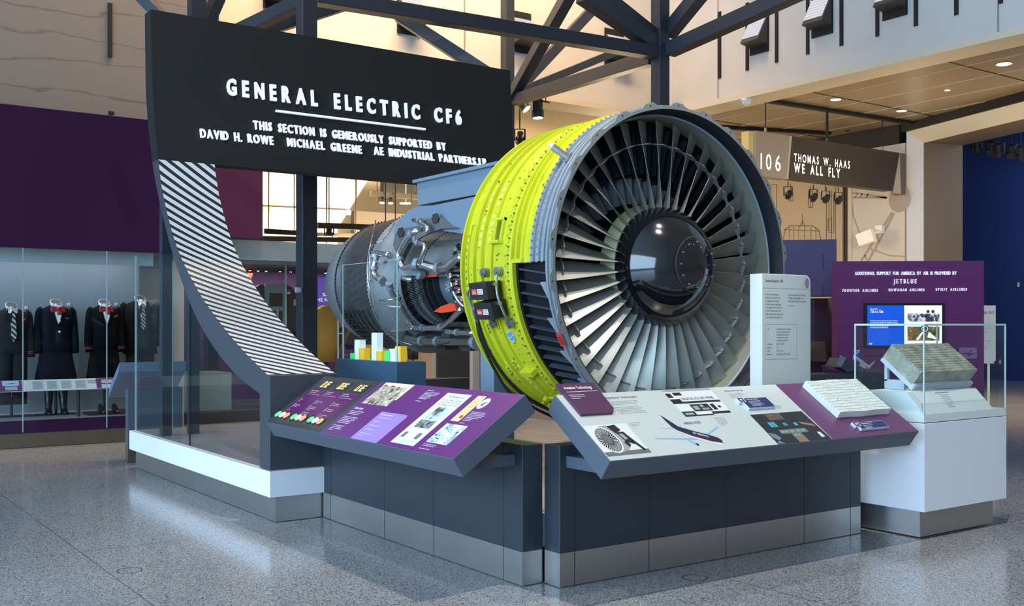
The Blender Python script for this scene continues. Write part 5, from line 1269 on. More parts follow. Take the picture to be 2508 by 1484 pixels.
para(k, ['It has since been installed on the Boeing', '747, McDonnell Douglas MD-11, and', 'Airbus A300 and A310 wide-body aircraft.'], o, UXv, UZv, .293, 1.770, .0245, .0135, .23, 0, .003)
para(k, ['Gift of General Electric'], o, UXv, UZv, .293, 1.690, .02, .009, .08, 0)
for a in ((.036, .395, 1.553, 1.5545), (.036, .395, 1.290, 1.2915), (.036, .0375, 1.29, 1.554), (.3935, .395, 1.29, 1.554)): rect(k, o, UXv, UZv, *a)
for i, (a, b_) in enumerate((('Type', 'Two-shaft axial turbofan: one-stage fan,'), ('', 'one-stage low-pressure compressor,'), ('', '16-stage high-pressure compressor,'), ('', 'two-stage high-pressure turbine,'), ('', 'five-stage low-pressure turbine'), ('Takeoff thrust', '40,000 lb (177.9 kN)'), ('Bypass ratio', '6.2:1'), ('Weight', '7,450 lb (3,379 kg)'), ('Manufacturer', 'GE Aircraft Engines, West Lynn, MA'))):
    z = 1.512 - i * .0213 - (.006 if i > 4 else 0) - (.004 * max(0, i - 5))
    if a: para(k, [a], o, UXv, UZv, .058, z, .02, .0115, .085, 0, .004)
    para(k, [b_], o, UXv, UZv, .160, z, .02, .0115, .215, 0, .004)
k.m(INKP); disc(k, o, UXv, UZv, .508, 1.868, .023, .036, k=28, r0=.78); disc(k, o, UXv, UZv, .508, 1.868, .014, .021, k=20, r0=.6); disc(k, o, UXv, UZv, .508, 1.868, .005, .006, k=10)
k.build('lettering', t)

# ================================================================== blue pedestal with the bar model
t = thing('pedestal', 'slate blue pedestal with tall clear cover in front of the engine core', 'pedestal', (4.33, 8.1, .412))
k = B(mat('slate blue pedestal', (.035, .075, .13), .38)); k.box(4.19, 4.47, 7.57, 8.68, .4125, 1.243); bevel(k.build('body', t), .002, 1)
k = B(glass('cover plastic', (.975, .985, .985), .40))
for b_ in ((4.212, 4.218, 7.60, 8.60), (4.443, 4.449, 7.60, 8.60), (4.2181, 4.4429, 7.60, 7.606), (4.2181, 4.4429, 8.594, 8.60)): k.box(*b_, 1.2435, 2.085)
cv = k.build('clear_cover', t)
for x, y in ((4.210, 7.598), (4.210, 8.598)): k = B(EDGE if y < 8 else EDGEP); k.box(x, x + .007, y, y + .006, 1.2435, 2.087); k.build('edge', cv)
k = B(EDGEP); k.box(4.209, 4.2115, 7.60, 8.60, 2.083, 2.087); k.build('edge', cv)
BY_ = emis('bar amber', (.75, .42, .02), .42); 
def bmat(n, c): return mat(n, c, .35, emit=c, estr=.22)
YB, WB, GB = bmat('bar yellow', (.78, .46, .02)), bmat('bar white', (.66, .78, .86)), bmat('bar green', (.06, .72, .16))
t = thing('bar_model', 'row of yellow, white and green bars under the clear cover', 'model', (4.33, 8.1, 1.243))
for px, ptop, mtl in ((862, 865, GB), (873, 832, WB), (884, 852, YB), (903, 880, GB), (915, 815, WB), (927, 860, YB), (947, 859, GB), (959, 854, WB), (973, 848, YB)):
    x = 4.275 if px != 973 else 4.31
    c = onX(px + 9, 885, x); h = onX(px + 9, ptop, x).z
    k = B(mtl); k.box(x - .03, x + .03, c.y - .048, c.y + .048, 1.2437, h); k.build('bar', t)

# ================================================================== steel frame of columns and beams
t = thing('steel_frame', 'tall dark steel frame of columns, beams and diagonal braces over the exhibit', 'steel frame', (8.5, 14, 0))
a_ = .1
COLS = [(5.341, 11.898), (10.795, 11.474), (11.697, 16.714), (6.102, 17.45)]
for x, y in COLS:
    k = B(STEELFR); k.box(x - a_, x + a_, y - a_, y + a_, 0, 12); c = k.build('column', t); bevel(c, .012, 2)
def beam(p, q, d0, d1, w=.16, h=.19): 
    A_, B_ = atD(*p, d0), atD(*q, d1); k = B(STEELFR); k.bar(A_, B_, w, h); o = k.build('beam', t); bevel(o, .008, 1)
def brace(p, q, d0, d1, w=.15, h=.15):
    A_, B_ = atD(*p, d0), atD(*q, d1); k = B(STEELFR); k.bar(A_, B_, w, h); o = k.build('brace', t); bevel(o, .006, 1)
beam((770, -8), (1606, 129), 12.85, 15.55, .2, .18)
beam((1256, 246), (1600, 142), 20.3, 15.7, .18, .2)
brace((1258, 230), (1600, 90), 20.5, 22.5)
brace((1250, 245), (1420, -60), 20.3, 17.5, .2, .2)
brace((1255, 232), (1492, -20), 20.6, 21.5, .2, .2)
brace((1606, 112), (1425, -12), 15.6, 14.6, .2, .2)
brace((1606, 96), (1470, -12), 15.65, 14.9, .2, .2)
brace((1640, 122), (1960, -22), 15.6, 13.8, .2, .2)
brace((1636, 82), (1735, -40), 15.7, 15.0, .2, .2)
brace((975, 38), (1215, 194), 14.3, 14.3, .16, .16)
brace((760, -6), (590, 75), 12.9, 13.6, .16, .16)
brace((900, -8), (650, 74), 14.5, 13.9, .16, .16)
brace((335, -20), (402, 48), 11.9, 11.7, .12, .12)
brace((540, -20), (500, 70), 12.6, 12.4, .14, .14)
k = B(STEELFR); p = atD(482, 60, 12.3); k.box(p.x - .085, p.x + .085, p.y - .085, p.y + .085, p.z - 1.2, 12); k.build('column', t)
k = B(mat('white gauge', (.6, .62, .62), .4)); p = onY(729, 710, 11.797); k.box(p.x - .03, p.x + .03, p.y - .03, p.y - .001, p.z - .03, p.z + .03); k.build('thermostat', t)

# ================================================================== spotlights
def spot_lamp(p, target, label, hang=.35, s=1.0, grp=None, lit=True, hot=6.0):
    p = Vector(p); d = (Vector(target) - p).normalized()
    t = thing('spotlight', label, 'spotlight', p, grp)
    k = B(mat('lamp black', (.018, .017, .016), .45)); k.cyl(p - d * .20 * s, p - d * .06 * s, .06 * s, 16); k.cyl(p - d * .06 * s, p + d * .05 * s, .085 * s, 18); k.cyl(p - d * .21 * s, p - d * .2 * s, .05 * s, 12); k.build('housing', t)
    k = B(emis('lamp glow', (1.0, .9, .72), hot) if lit else mat('lens dull', (.25, .22, .18), .2)); k.cyl(p + d * .051 * s, p + d * .053 * s, .072 * s, 18); k.build('lens', t)
    k = B(BLACK); s_ = d.cross(UP); s_ = s_.normalized() if s_.length > .05 else Vector((1, 0, 0))
    top = p + UP * .22 * s
    for i in (-1, 1): k.bar(p + s_ * i * .10 * s, top + s_ * i * .10 * s, .012 * s, .03 * s)
    k.bar(top - s_ * .105 * s, top + s_ * .105 * s, .03 * s, .014 * s); k.cyl(top, top + UP * hang, .012 * s, 8); k.build('yoke', t)
    return t
def ztop(p, z): return max(.05, z - p.z - .22)
p = atD(1285, 262, 21.6); spot_lamp(p, p + Vector((.35, -.5, -.7)), 'black round spotlight tilted, left of the pair under the soffit', max(.05, atD(1285, 240, 21.5).z - p.z - .275), 1.25, 'spotlights under the soffit')
p = atD(1317, 280, 21.2); spot_lamp(p, p + Vector((.02, -.05, -1)), 'black spotlight pointing straight down, right of the pair under the soffit', max(.05, atD(1317, 247, 21.3).z - p.z - .32), 1.45, 'spotlights under the soffit')
p = atD(1273, 344, 22.5); spot_lamp(p, p + Vector((.3, .5, -.4)), 'small black spotlight beside the edge of the dark sign, above the lime case', 6.40 - p.z - .242, 1.1, 'spotlights under the soffit', False)
k = B(BLACK); k.bar(atD(1262, 235, 21.8), atD(1345, 251, 21.0), .03, .03)
for f in (.1, .9): c = atD(1262, 235, 21.8).lerp(atD(1345, 251, 21.0), f); k.cyl(c, (c.x, c.y, 6.40), .012, 8)
tag(k.build('track_rail'), 'thin black lighting rail under the soffit holding two spotlights', 'lighting rail')
# lights under the hanging sign
for i, (x, y) in enumerate(((1930, 444), (1992, 450), (2022, 453), (2053, 457))):
    p = onY(x, y, 15.24); p.z = 4.36; spot_lamp(p, p + Vector((.6, .8, -.35)), 'small black spotlight under the tan hanging sign, %s from its left end' % ('first', 'second', 'third', 'fourth')[i], .115, .88, 'spotlights below the hanging sign', True, 3.0)
# cluster in the portal
for i, (x, y) in enumerate(((2392, 365), (2428, 372), (2446, 378), (2477, 380), (2500, 385))):
    p = onX(x, y, 25.4 + .35 * (i % 2)); spot_lamp(p, p + Vector((.5, .2, -1)), 'black theatre spotlight hanging before the blue wall, %s of five from the left' % ('first', 'second', 'third', 'fourth', 'fifth')[i], 7.0 - p.z - .22 * 1.3, 1.3, 'spotlights in the blue hall', True, 1.6)
# downlights in the soffit
for i, (x, y, s) in enumerate(((2047, 243, 1), (2208, 271, 1), (2459, 156, 1.2), (2320, 220, .5))):
    p = onZ(x, y, 6.398); t = thing('downlight', 'glowing oval downlight in the bronze soffit, %s' % ('above the tan sign', 'nearest the cream portal', 'at the far right edge', 'small one between two larger ones')[i], 'ceiling light', p, 'downlights in the soffit')
    k = B(mat('lamp rim', (.5, .45, .36), .4)); k.cyl(p + Vector((0, 0, -.001)), p + Vector((0, 0, -.010)), .13 * s, 20); k.build('rim', t)
    k = B(emis('downlight glow', (1.0, .93, .8), 7.0)); k.cyl(p + Vector((0, 0, -.0102)), p + Vector((0, 0, -.014)), .105 * s, 20); k.build('lens', t)
for i, (x, y) in enumerate(((2149, 187), (2371, 137), (1961, 229), (2475, 250), (2280, 283), (2075, 320))):
    p = onZ(x, y, 6.398); k = B(BLACK); k.cyl(p + Vector((0, 0, -.001)), p + Vector((0, 0, -.012)), .06, 14)
    tag(k.build('sprinkler_cap'), 'small dark round cap in the bronze soffit', 'sprinkler', 'dark caps in the soffit')
p = onZ(1810, 243, 6.28); k = B(WHITEP); k.sphere((p.x + .12, p.y - .1, 6.24), .10, 14, 8); k.cyl((p.x + .12, p.y - .1, 6.24), (p.x + .12, p.y - .1, 6.279), .12, 16); tag(k.build('dome_camera'), 'small white dome camera under the cream soffit edge', 'camera')

# ================================================================== hanging sign
HS = 15.1
def hp(x, y): return onY(x, y, HS)
a, b_, c, d_ = hp(1848, 324), hp(1925, 336), hp(2200, 365), hp(1925, 440)
zt, zb_ = 5.62, 4.70
t = thing('hanging_sign', 'tan and brown hanging direction sign reading 106 on wires', 'sign', (19.5, HS, 5.2))
k = B(mat('sign tan', (.34, .29, .24), .55)); k.prism([(a.x, zb_ - .02), (b_.x + .02, zb_ - .02), (b_.x + .14, zt), (a.x, zt)], HS - .03, HS + .22, 'y'); k.build('number_panel', t)
k = B(mat('sign yellow edge', (.62, .50, .22), .5)); k.box(a.x - .18, a.x - .001, HS, HS + .2, zb_ - .02, zt - .02); k.build('side_edge', t)
k = B(mat('sign fold', (.50, .46, .40), .5)); k.prism([(b_.x - .02, zb_ - .02), (b_.x + .04, zb_ - .02), (b_.x + .20, zt), (b_.x + .08, zt)], HS - .036, HS - .031, 'y'); k.build('fold', t)
k = B(mat('sign brown', (.055, .046, .036), .5)); k.prism([(b_.x + .04, zb_), (c.x - .3, zb_), (c.x - .02, zt), (b_.x + .16, zt)], HS - .05, HS + .2, 'y'); k.build('name_panel', t)
k = B(mat('sign fold', (.5, .46, .4), .5)); k.prism([(c.x - .02, zt), (c.x - .28, zb_ - .05), (c.x + .02, zb_ - .05)], HS - .055, HS - .051, 'y'); k.m(mat('sign end brown', (.16, .13, .10), .5)); k.prism([(c.x - .02, zt), (c.x + .22, zt), (c.x + .22, zb_ - .05), (c.x + .06, zb_ - .05)], HS - .05, HS + .2, 'y'); k.build('end_panel', t)
LIT = mat('lit letter', (.85, .85, .85), .5, emit=(1, .98, .95), estr=.9)
k = B(LIT); o = Vector((0, HS - .052, 0))
q0, q1 = hp(1860, 416), hp(1909, 416); put_cond(k, '106', o + Vector((0, .02, 0)), UXv, UZv, q0.x, q1.x, hp(1862, 414).z, .33, .004, .80)
k.build('lettering', t)
k = B(LIT); put_cond(k, 'THOMAS W. HAAS', o, UXv, UZv, hp(1940, 392).x, hp(2077, 400).x, 5.085, .17, .02, .66)
put_cond(k, 'WE ALL FLY', o, UXv, UZv, hp(1940, 420).x, hp(2053, 430).x, 4.85, .20, .03, .66); k.build('lettering', t)
for px in (1882, 2033, 2168):
    x = hp(px, 340).x; k = B(BLACK); k.cyl((x, HS + .08, zt), (x, HS + .08, 6.395), .012 if px != 2033 else .03, 8); k.m(mat('brass hook', (.5, .4, .2), .4, metal=.7)); k.cyl((x, HS + .08, zt), (x, HS + .08, zt + .12), .03, 8); k.build('wire', t)
# floodlight on the pale wall
p = onX(2140, 578, 22.3); t = thing('floodlight', 'small white floodlight fixed on the pale mural wall', 'floodlight', p)
k = B(mat('floodlight white', (.80, .76, .66), .5, emit=(1, .9, .7), estr=.25)); k.bar(p + Vector((-.35, .18, -.12)), p + Vector((-.25, -.18, .0)), .22, .30); k.build('head', t)
k = B(WHITEP); k.box(p.x - .02, p.x + .09, p.y - .25, p.y - .05, p.z + .05, p.z + .25); k.cyl(p + Vector((-.2, -.1, .1)), p + Vector((.05, -.15, .15)), .02, 8); k.build('arm', t)

# ================================================================== plum support wall with television
WD = 16.0
def wl(x, y): return atD(x, y, WD)
fr = math.radians(-14); # face turned slightly
o = wl(2049, 640); e_ = atD(2410, 640, 16.0 - .14); uu = (Vector((e_.x, e_.y, 0)) - Vector((o.x, o.y, 0))); WW = uu.length; uu.normalize(); nn = uu.cross(UZv)
wo = Vector((o.x, o.y, 0)); WH = o.z
PLUM = mat('plum wall paint', (.155, .020, .135), .45)
t = thing('support_wall', 'free-standing plum wall with white sponsor lettering and a lit screen', 'sign wall', wo + uu * WW / 2)
k = B(PLUM); rect(k, wo - nn * .3, uu, UZv, 0, WW, 0, WH, 0, .3); k.build('board', t)
def wpos(x, y):
    d = ray(x, y); tt = (wo - CO).dot(nn) / d.dot(nn); p = CO + d * tt; return ((p - wo).dot(uu), p.z)
def wline(body, x0, x1, yb, yt, bold, sp=1.1):
    a = wpos(x0, yb); b_ = wpos(x1, yb); c = wpos(x0, yt); ks = [B(LETTER)]
    def nxt(m): ks.append(B(LETTER)); return ks[-1]
    put_cond(ks[0], body, wo, uu, UZv, a[0], b_[0], (a[1] + b_[1]) / 2, c[1] - a[1], .03, .62, .02, n=nn, lift=.008, word=nxt)
    for k in ks: k.build('lettering', t)
wline('ADDITIONAL SUPPORT FOR AMERICA BY AIR IS PROVIDED BY', 2093, 2342, 673, 665, .03)
wline('JETBLUE', 2188, 2244, 694, 683.5, .02, 1.3)
wline('FRONTIER AIRLINES', 2063, 2149, 714.5, 708, .025, 1.2); wline('HAWAIIAN AIRLINES', 2176, 2263, 713, 706.5, .025, 1.2); wline('SPIRIT AIRLINES', 2291, 2367, 712, 705.5, .025, 1.2)
a, b_ = wpos(2115, 850), wpos(2311, 742)
tv = thing('television', 'flat screen on the plum wall with blue slide titled This is a Title', 'screen', wo + uu * (a[0] + b_[0]) / 2 + UZv * a[1])
k = B(BLACK); rect(k, wo, uu, UZv, a[0], b_[0], a[1], b_[1], .001, .05); k.build('bezel', tv)
def trect(k, x0, y0, x1, y1, lift): p, q = wpos(x0, y1), wpos(x1, y0); rect(k, wo, uu, UZv, p[0], q[0], p[1], q[1], lift)
k = B(emis('slide blue', (.003, .10, .78), 1.0)); trect(k, 2122, 748, 2212, 846, .053); k.m(emis('slide white', (.95, .95, 1), 1.15)); trect(k, 2212, 748, 2304, 846, .053); k.build('slide', tv)
k = B(emis('slide text', (1, 1, 1), 1.0))
p, q = wpos(2129, 766), wpos(2161, 759); put_text(k, 'This is a Title', wo, uu, UZv, p[0], q[0], p[1], q[1] - p[1], .02, lift=.0545)
k.build('slide_lettering', tv); k = B(emis('slide text', (1, 1, 1), 1.0))
p, q = wpos(2129, 758), wpos(2147, 755); put_text(k, '3 November 2025', wo, uu, UZv, p[0], q[0], p[1], q[1] - p[1], .02, lift=.0545)
k.build('slide_lettering', tv); k = B(emis('slide text', (1, 1, 1), 1.0))
for i, s_ in enumerate(('An 8,000-hp General pilot rates show the balance experienced', 'aircraft on its short trial flights. The simplified structure was', 'noticeably quicker than the piston-engined original. The', 'first airline to fly with turbine power', 'for a whole program of scheduled service.')):
    p, q = wpos(2129, 786.5 + 4.2 * i), wpos(2196, 783.8 + 4.2 * i); put_text(k, s_, wo, uu, UZv, p[0], q[0] if i < 3 else p[0] + (q[0] - p[0]) * .66, p[1], q[1] - p[1], .02, lift=.0545, res=1)
k.build('slide_lettering', tv); k = B(emis('slide text', (1, 1, 1), 1.0))
p, q = wpos(2126, 843), wpos(2134, 839.5); put_text(k, '0:22', wo, uu, UZv, p[0], q[0], p[1], q[1] - p[1], .04, lift=.0545); k.build('slide_lettering', tv)
def emi_photo(name, cols, scale, seed):
    m = photo_mat(name, cols, scale, seed); b = m.node_tree.nodes['Principled BSDF']; r = [n for n in m.node_tree.nodes if n.type == 'VALTORGB'][0]
    m.node_tree.links.new(r.outputs[0], b.inputs['Emission Color']); b.inputs['Emission Strength'].default_value = .9; b.inputs['Base Color'].default_value = (0, 0, 0, 1)
    for l in list(b.inputs['Base Color'].links): m.node_tree.links.remove(l)
    return m
k = B(emi_photo('slide cockpit', ['101c28', '46607a', 'dfe6ee', 'ffffff'], 14, 2.0)); trect(k, 2220, 768, 2298, 788, .0545)
k.m(emi_photo('slide engine', ['24301c', '6a7c38', '9a3a30', 'e8e4dc'], 11, 9.0)); trect(k, 2220, 800, 2298, 834, .0545)
SD = emis('slide dark', (.03, .05, .09), 1.0); k.m(SD)
for x, y, r in ((2270, 763, 4), (2282, 763, 4), (2236, 775, 3), (2246, 775, 3), (2256, 775, 3)): p = wpos(x, y); disc(k, wo, uu, UZv, p[0], p[1], r * .0062, lift=.0555, k=14)
p = wpos(2262, 805); disc(k, wo, uu, UZv, p[0], p[1], .07, .06, lift=.056, k=20); trect(k, 2264, 776, 2284, 787, .0556)
k.m(emis('slide white', (.95, .95, 1), 1.15)); disc(k, wo, uu, UZv, p[0], p[1], .05, .042, lift=.0565, k=20, r0=.8); pg = [wpos(2272, 812), wpos(2296, 832), wpos(2268, 826)]; pgon(k, wo, uu, UZv, pg, .0565); pg = [wpos(2255, 812), wpos(2240, 832), wpos(2246, 833), wpos(2259, 814)]; pgon(k, wo, uu, UZv, pg, .0565)
k.build('slide_picture', tv)
hl = thing('hearing_sign', 'small square blue ear symbol sign on the plum wall', 'sign', wo + uu * wpos(2097, 865)[0] + UZv * wpos(2097, 865)[1])
k = B(mat('symbol blue', (.02, .10, .42), .4)); p, q = wpos(2088, 875), wpos(2107, 855); rect(k, wo, uu, UZv, p[0], q[0], p[1], q[1], .001, .006); k.build('plate', hl)
k = B(INKW); c = wpos(2098, 864); disc(k, wo, uu, UZv, c[0] + .005, c[1] + .012, .030, .034, lift=.0085, k=18, r0=.6, a0=-.6, a1=3.6); pgon(k, wo, uu, UZv, [(p[0] + .004, p[1] + .01), (p[0] + .018, p[1] + .004), (q[0] - .004, q[1] - .01), (q[0] - .016, q[1] - .004)], .0085); k.build('symbol', hl)
pc = thing('printed_card', 'small pale line drawing card low on the plum wall, right of the screen', 'card', wo + uu * wpos(2370, 865)[0] + UZv * wpos(2370, 865)[1])
k = B(mat('card lilac', (.30, .17, .33), .5)); p, q = wpos(2349, 878), wpos(2392, 851); rect(k, wo, uu, UZv, p[0], q[0], p[1], q[1], .001, .006); k.build('sheet', pc)
k = B(INKP); pgon(k, wo, uu, UZv, [wpos(2353, 866), wpos(2370, 863), wpos(2388, 866), wpos(2388, 868), wpos(2370, 867), wpos(2353, 868)], .0085); pgon(k, wo, uu, UZv, [wpos(2366, 868), wpos(2380, 868), wpos(2372, 873)], .0085); disc(k, wo, uu, UZv, *wpos(2362, 861), .012, lift=.0085, k=10); disc(k, wo, uu, UZv, *wpos(2377, 860), .014, lift=.0085, k=10); k.build('drawing', pc)

# dark violet case beside it
o2 = atD(1906, 588, 18.2); e2 = atD(2049, 585, 18.0); u2 = Vector((e2.x - o2.x, e2.y - o2.y, 0)); W2 = u2.length; u2.normalize(); n2 = u2.cross(UZv); w2 = Vector((o2.x, o2.y, 0))
t = thing('display_case', 'dark violet display case with thin vertical slits beside the plum wall', 'display case', w2 + u2 * W2 / 2)
zt2 = o2.z; zm = atD(2000, 725, 18.1).z
k = B(mat('violet fascia', (.055, .035, .13), .45)); rect(k, w2 - n2 * .6, u2, UZv, -2.5, W2, zm, zt2, 0, .6); k.build('fascia', t)
k = B(mat('violet dark', (.03, .008, .028), .6)); rect(k, w2 - n2 * 1.6, u2, UZv, -2.5, W2, .3, zm - .002, 0, .02); k.build('back_panel', t)
k = B(mat('violet dark', (.03, .008, .028), .6)); k.add([w2 - n2 * d + u2 * x + UZv * z for d in (.61, 1.6) for x in (W2 - .02, W2) for z in (.3, zm - .003)], [(0, 1, 3, 2), (4, 6, 7, 5), (0, 2, 6, 4), (1, 5, 7, 3), (0, 4, 5, 1), (2, 3, 7, 6)]); k.build('end_panel', t)
k = B(mat('case base slate', (.035, .042, .052), .5)); rect(k, w2 - n2 * 1.58, u2, UZv, -2.5, W2, 0, .58, 0, 1.56); k.build('base', t)
k = B(GLS); rect(k, w2 - n2 * .015, u2, UZv, -2.5, W2, .585, zm - .004, 0, .010); k.build('pane', t)
k = B(mat('slit purple', (.05, .004, .06), .5))
for y0, y1 in ((620, 660), (701, 723)):
    p, q = atD(2014, y1, 18.0), atD(2016, y0, 18.0); s = (p - w2).dot(u2); rect(k, w2, u2, UZv, s, s + .03, p.z, q.z, .002)
k.build('slit', t)
t2 = tag(B(mat('crest brown', (.09, .03, .05), .6)).build('crest'), 'faint round brown crest on the back of the dark violet case', 'crest') if False else None
rd2 = thing('reading_stand', 'dim angular reading stand inside the dark violet case', 'reading stand', w2 - n2 * .8 + u2 * (W2 - .5) + UZv * .582)
k = B(mat('dim brown panel', (.06, .035, .035), .5)); q_ = w2 - n2 * .9; 
k.add([q_ + u2 * x + n2 * d + UZv * z for d, z in ((0, 1.25), (.35, 1.0), (.35, .9), (0, 1.15)) for x in (W2 - .9, W2 - .12)], [(0, 1, 3, 2), (2, 3, 5, 4), (4, 5, 7, 6), (6, 7, 1, 0), (0, 2, 4, 6), (1, 7, 5, 3)]); k.build('desk', rd2)
k = B(mat('dim brown panel', (.06, .035, .035), .5)); k.box(*sorted([(q_ + u2 * (W2 - .6)).x, (q_ + u2 * (W2 - .4)).x]), *sorted([(q_ + u2 * (W2 - .6)).y, (q_ + u2 * (W2 - .4)).y + .05]), .583, 1.0); k.build('leg', rd2)

# low console with a model airliner before the plum wall
cA = atD(2062, 985, 12.6)
t = thing('console', 'low slate console with sloped violet top in front of the plum wall', 'console', (cA.x, cA.y, 0))
def Q(x, y, D): return atD(x, y, D)
k = B(mat('console slate', (.055, .075, .10), .45))
p0, p1 = Q(1975, 960, 12.4), Q(2180, 960, 12.9); uu2 = Vector((p1.x - p0.x, p1.y - p0.y, 0)).normalized(); pw = (Vector((p1.x - p0.x, p1.y - p0.y, 0))).length; n3 = uu2.cross(UZv); w3 = Vector((p0.x, p0.y, 0))
rect(k, w3 - n3 * .4, uu2, UZv, -.6, pw, 0, .96, 0, .4); k.build('body', t)
k = B(mat('console violet', (.06, .012, .085), .45)); sl = [(-.05, .965), (.40, .965), (.10, 1.08)]
pp = Q(2052, 870, 12.9); 
k.add([w3 + uu2 * s + n3 * (d - .38) + UZv * z for s in (.55, pw) for d, z in ((0, 1.05), (.34, .962), (0, .962))], [(0, 1, 2), (5, 4, 3), (0, 3, 4, 1), (1, 4, 5, 2), (2, 5, 3, 0)]); k.build('sloped_top', t)
k = B(mat('console light end', (.24, .27, .36), .4)); v8 = [Q(x, y, 12.75) for x, y in ((2050, 893), (2058, 869), (2073, 877), (2060, 900))]; k.add(v8 + [p - n3 * .0 + ray(*q) * .35 for p, q in zip(v8, ((2050, 893), (2058, 869), (2073, 877), (2060, 900)))], [(0, 1, 2, 3), (7, 6, 5, 4), (0, 4, 5, 1), (1, 5, 6, 2), (2, 6, 7, 3), (3, 7, 4, 0)]); k.m(mat('console slate', (.055, .075, .10), .45)); v8 = [Q(x, y, 12.78) for x, y in ((2073, 877), (2150, 930), (2120, 945), (2060, 900))]; k.add(v8 + [p + n3 * -.3 for p in v8], [(0, 1, 2, 3), (7, 6, 5, 4), (0, 4, 5, 1), (1, 5, 6, 2), (2, 6, 7, 3), (3, 7, 4, 0)]); k.build('angled_head', t)
ma = thing('model_airplane', 'small white model airliner mounted above the console', 'model', Q(2115, 890, 12.5))
WM = mat('model white', (.62, .58, .56), .4)
k = B(WM, True); a, b_ = Q(2093, 874, 12.55), Q(2130, 901, 12.55); k.tube([a, a + (b_ - a) * .3, a + (b_ - a) * .7, b_], .022, 10, 3); k.sphere(a, .022, 10, 6); k.build('fuselage', ma)
k = B(WM); k.add([Q(x, y, 12.5 + dd) for x, y, dd in ((2125, 897, 0), (2144, 882, 0), (2141, 889, 0), (2128, 902, 0), (2125, 897, .012), (2144, 882, .012), (2141, 889, .012), (2128, 902, .012))], [(0, 1, 2, 3), (7, 6, 5, 4), (0, 4, 5, 1), (1, 5, 6, 2), (2, 6, 7, 3), (3, 7, 4, 0)]); k.build('tail_fin', ma)
k = B(WM); k.add([Q(x, y, 12.5 + dd) for x, y, dd in ((2103, 884, 0), (2116, 893, 0), (2122, 903, -.1), (2115, 901, -.1), (2103, 885, .012), (2116, 894, .012), (2122, 904, -.09), (2115, 902, -.09))], [(0, 1, 2, 3), (7, 6, 5, 4), (0, 4, 5, 1), (1, 5, 6, 2), (2, 6, 7, 3), (3, 7, 4, 0)]); c = Q(2106, 893, 12.45); k.cyl(c, c + (b_ - a) * .12, .013, 10); c = Q(2090, 877, 12.45); k.cyl(c, c + (b_ - a) * .12, .013, 10); k.build('wing', ma)
k = B(CHR); c = Q(2112, 890, 12.55); k.cyl(c, (c.x, c.y, .99), .006, 8); k.build('support_rod', ma)
# white panel at the blue wall
p, q = atD(2410, 890, 20.0), atD(2437, 748, 20.0)
uw = RT; t = thing('information_board', 'white text panel with rounded lower corner before the blue wall', 'info panel', Vector((p.x, p.y, 0)))
k = B(mat('white sheet', (.55, .60, .68), .5)); w4 = Vector((p.x, p.y, 0)); uq = Vector((q.x - p.x, q.y - p.y, 0)); lw = uq.length; uq.normalize(); rect(k, w4, uq, UZv, -.25, lw - .03, p.z, q.z, 0, .03); rect(k, w4, uq, UZv, lw - .0299, lw, p.z + .05, q.z, 0, .03); k.build('sheet', t)
k = B(INKD); put_text(k, 'WE ALL FLY', w4, uq, UZv, -.20, lw - .02, q.z - .155, .045, .02, lift=.032); para(k, ['Explore how aviation touches', 'everyone in the world', 'every day.', '', 'General aviation', 'Sport flying', 'Business'], w4, uq, UZv, .0, q.z - .36, .08, .016, .17, .032); k.build('lettering', t)
k = B(WHITEP); rect(k, w4, uq, UZv, .06, .10, 0.0, p.z - .001, .005, .02); k.build('post', t)
for i, (x, y) in enumerate(((2494, 697), (2449, 886))):
    p = onX(x, y, 27.98); k = B(mat('switch plate', (.6, .56, .55), .5)); k.box(p.x, p.x + .018, p.y - .03, p.y + .03, p.z - .06, p.z + .06); tag(k.build('switch_plate'), 'small pale wall plate on the blue wall, %s' % ('at head height near the frame edge', 'low beside the white text panel')[i], 'wall plate')
# floor covers
for c, l in (((1.854, 6.807), 'thin dark ring cover in the floor at lower left'), ((4.63, 4.615), 'thin dark ring cover in the floor in front of the right bench')):
    k = B(mat('ring dark', (.03, .03, .028), .5)); 
    for i in range(40):
        a, b2 = 2 * PI * i / 40, 2 * PI * (i + 1) / 40
        k.add([(c[0] + r * math.cos(g), c[1] + r * math.sin(g), .0015) for g in (a, b2) for r in (.072, .078)], [(0, 1, 3, 2)])
    tag(k.build('floor_box_cover'), l, 'floor cover', 'round floor covers')
# ================================================================== uniform case, left background
CY0 = 14.3
PWALL = mat('deep plum paint', (.034, .004, .034), .75, spec=.2)
t = thing('display_case', 'long glazed uniform display case under a deep plum fascia, left background', 'display case', (1.7, 15.0, 0))
k = B(BRONZE); k.box(-2.5, 4.36, CY0 + .03, 15.55, 0.004, .185); k.build('kick_plate', t)
k = B(PWALL); k.box(-2.5, 4.37, CY0 + .015, 15.55, .1855, .345); k.build('base', t)
k = B(mat('case deck', (.22, .23, .25), .45)); k.box(-2.5, 4.35, CY0 + .03, 15.5, .3455, .352); k.build('deck', t)
k = B(mat('case back blue grey', (.15, .18, .205), .85, noise=.05, nscale=40)); k.box(-2.5, 4.36, 15.5, 15.55, .3525, 2.62); k.build('back_panel', t)
k = B(PWALL); k.box(-2.5, 4.37, CY0, 15.55, 2.625, 4.29); k.box(-2.5, 4.37, CY0, CY0 + .06, 2.515, 2.6249); k.build('fascia', t)
k = B(mat('case valance', (.42, .47, .50), .6)); k.box(-2.5, 4.34, 14.75, 14.78, 2.36, 2.6245); k.build('valance', t)
k = B(GLS)
for a, b_ in ((-2.5, 2.59), (2.60, 3.603), (3.613, 4.36)): k.box(a, b_, CY0 + .004, CY0 + .014, .2, 2.514)
k.build('pane', t)
k = B(mat('pale joint line', (.32, .38, .38), .3)); 
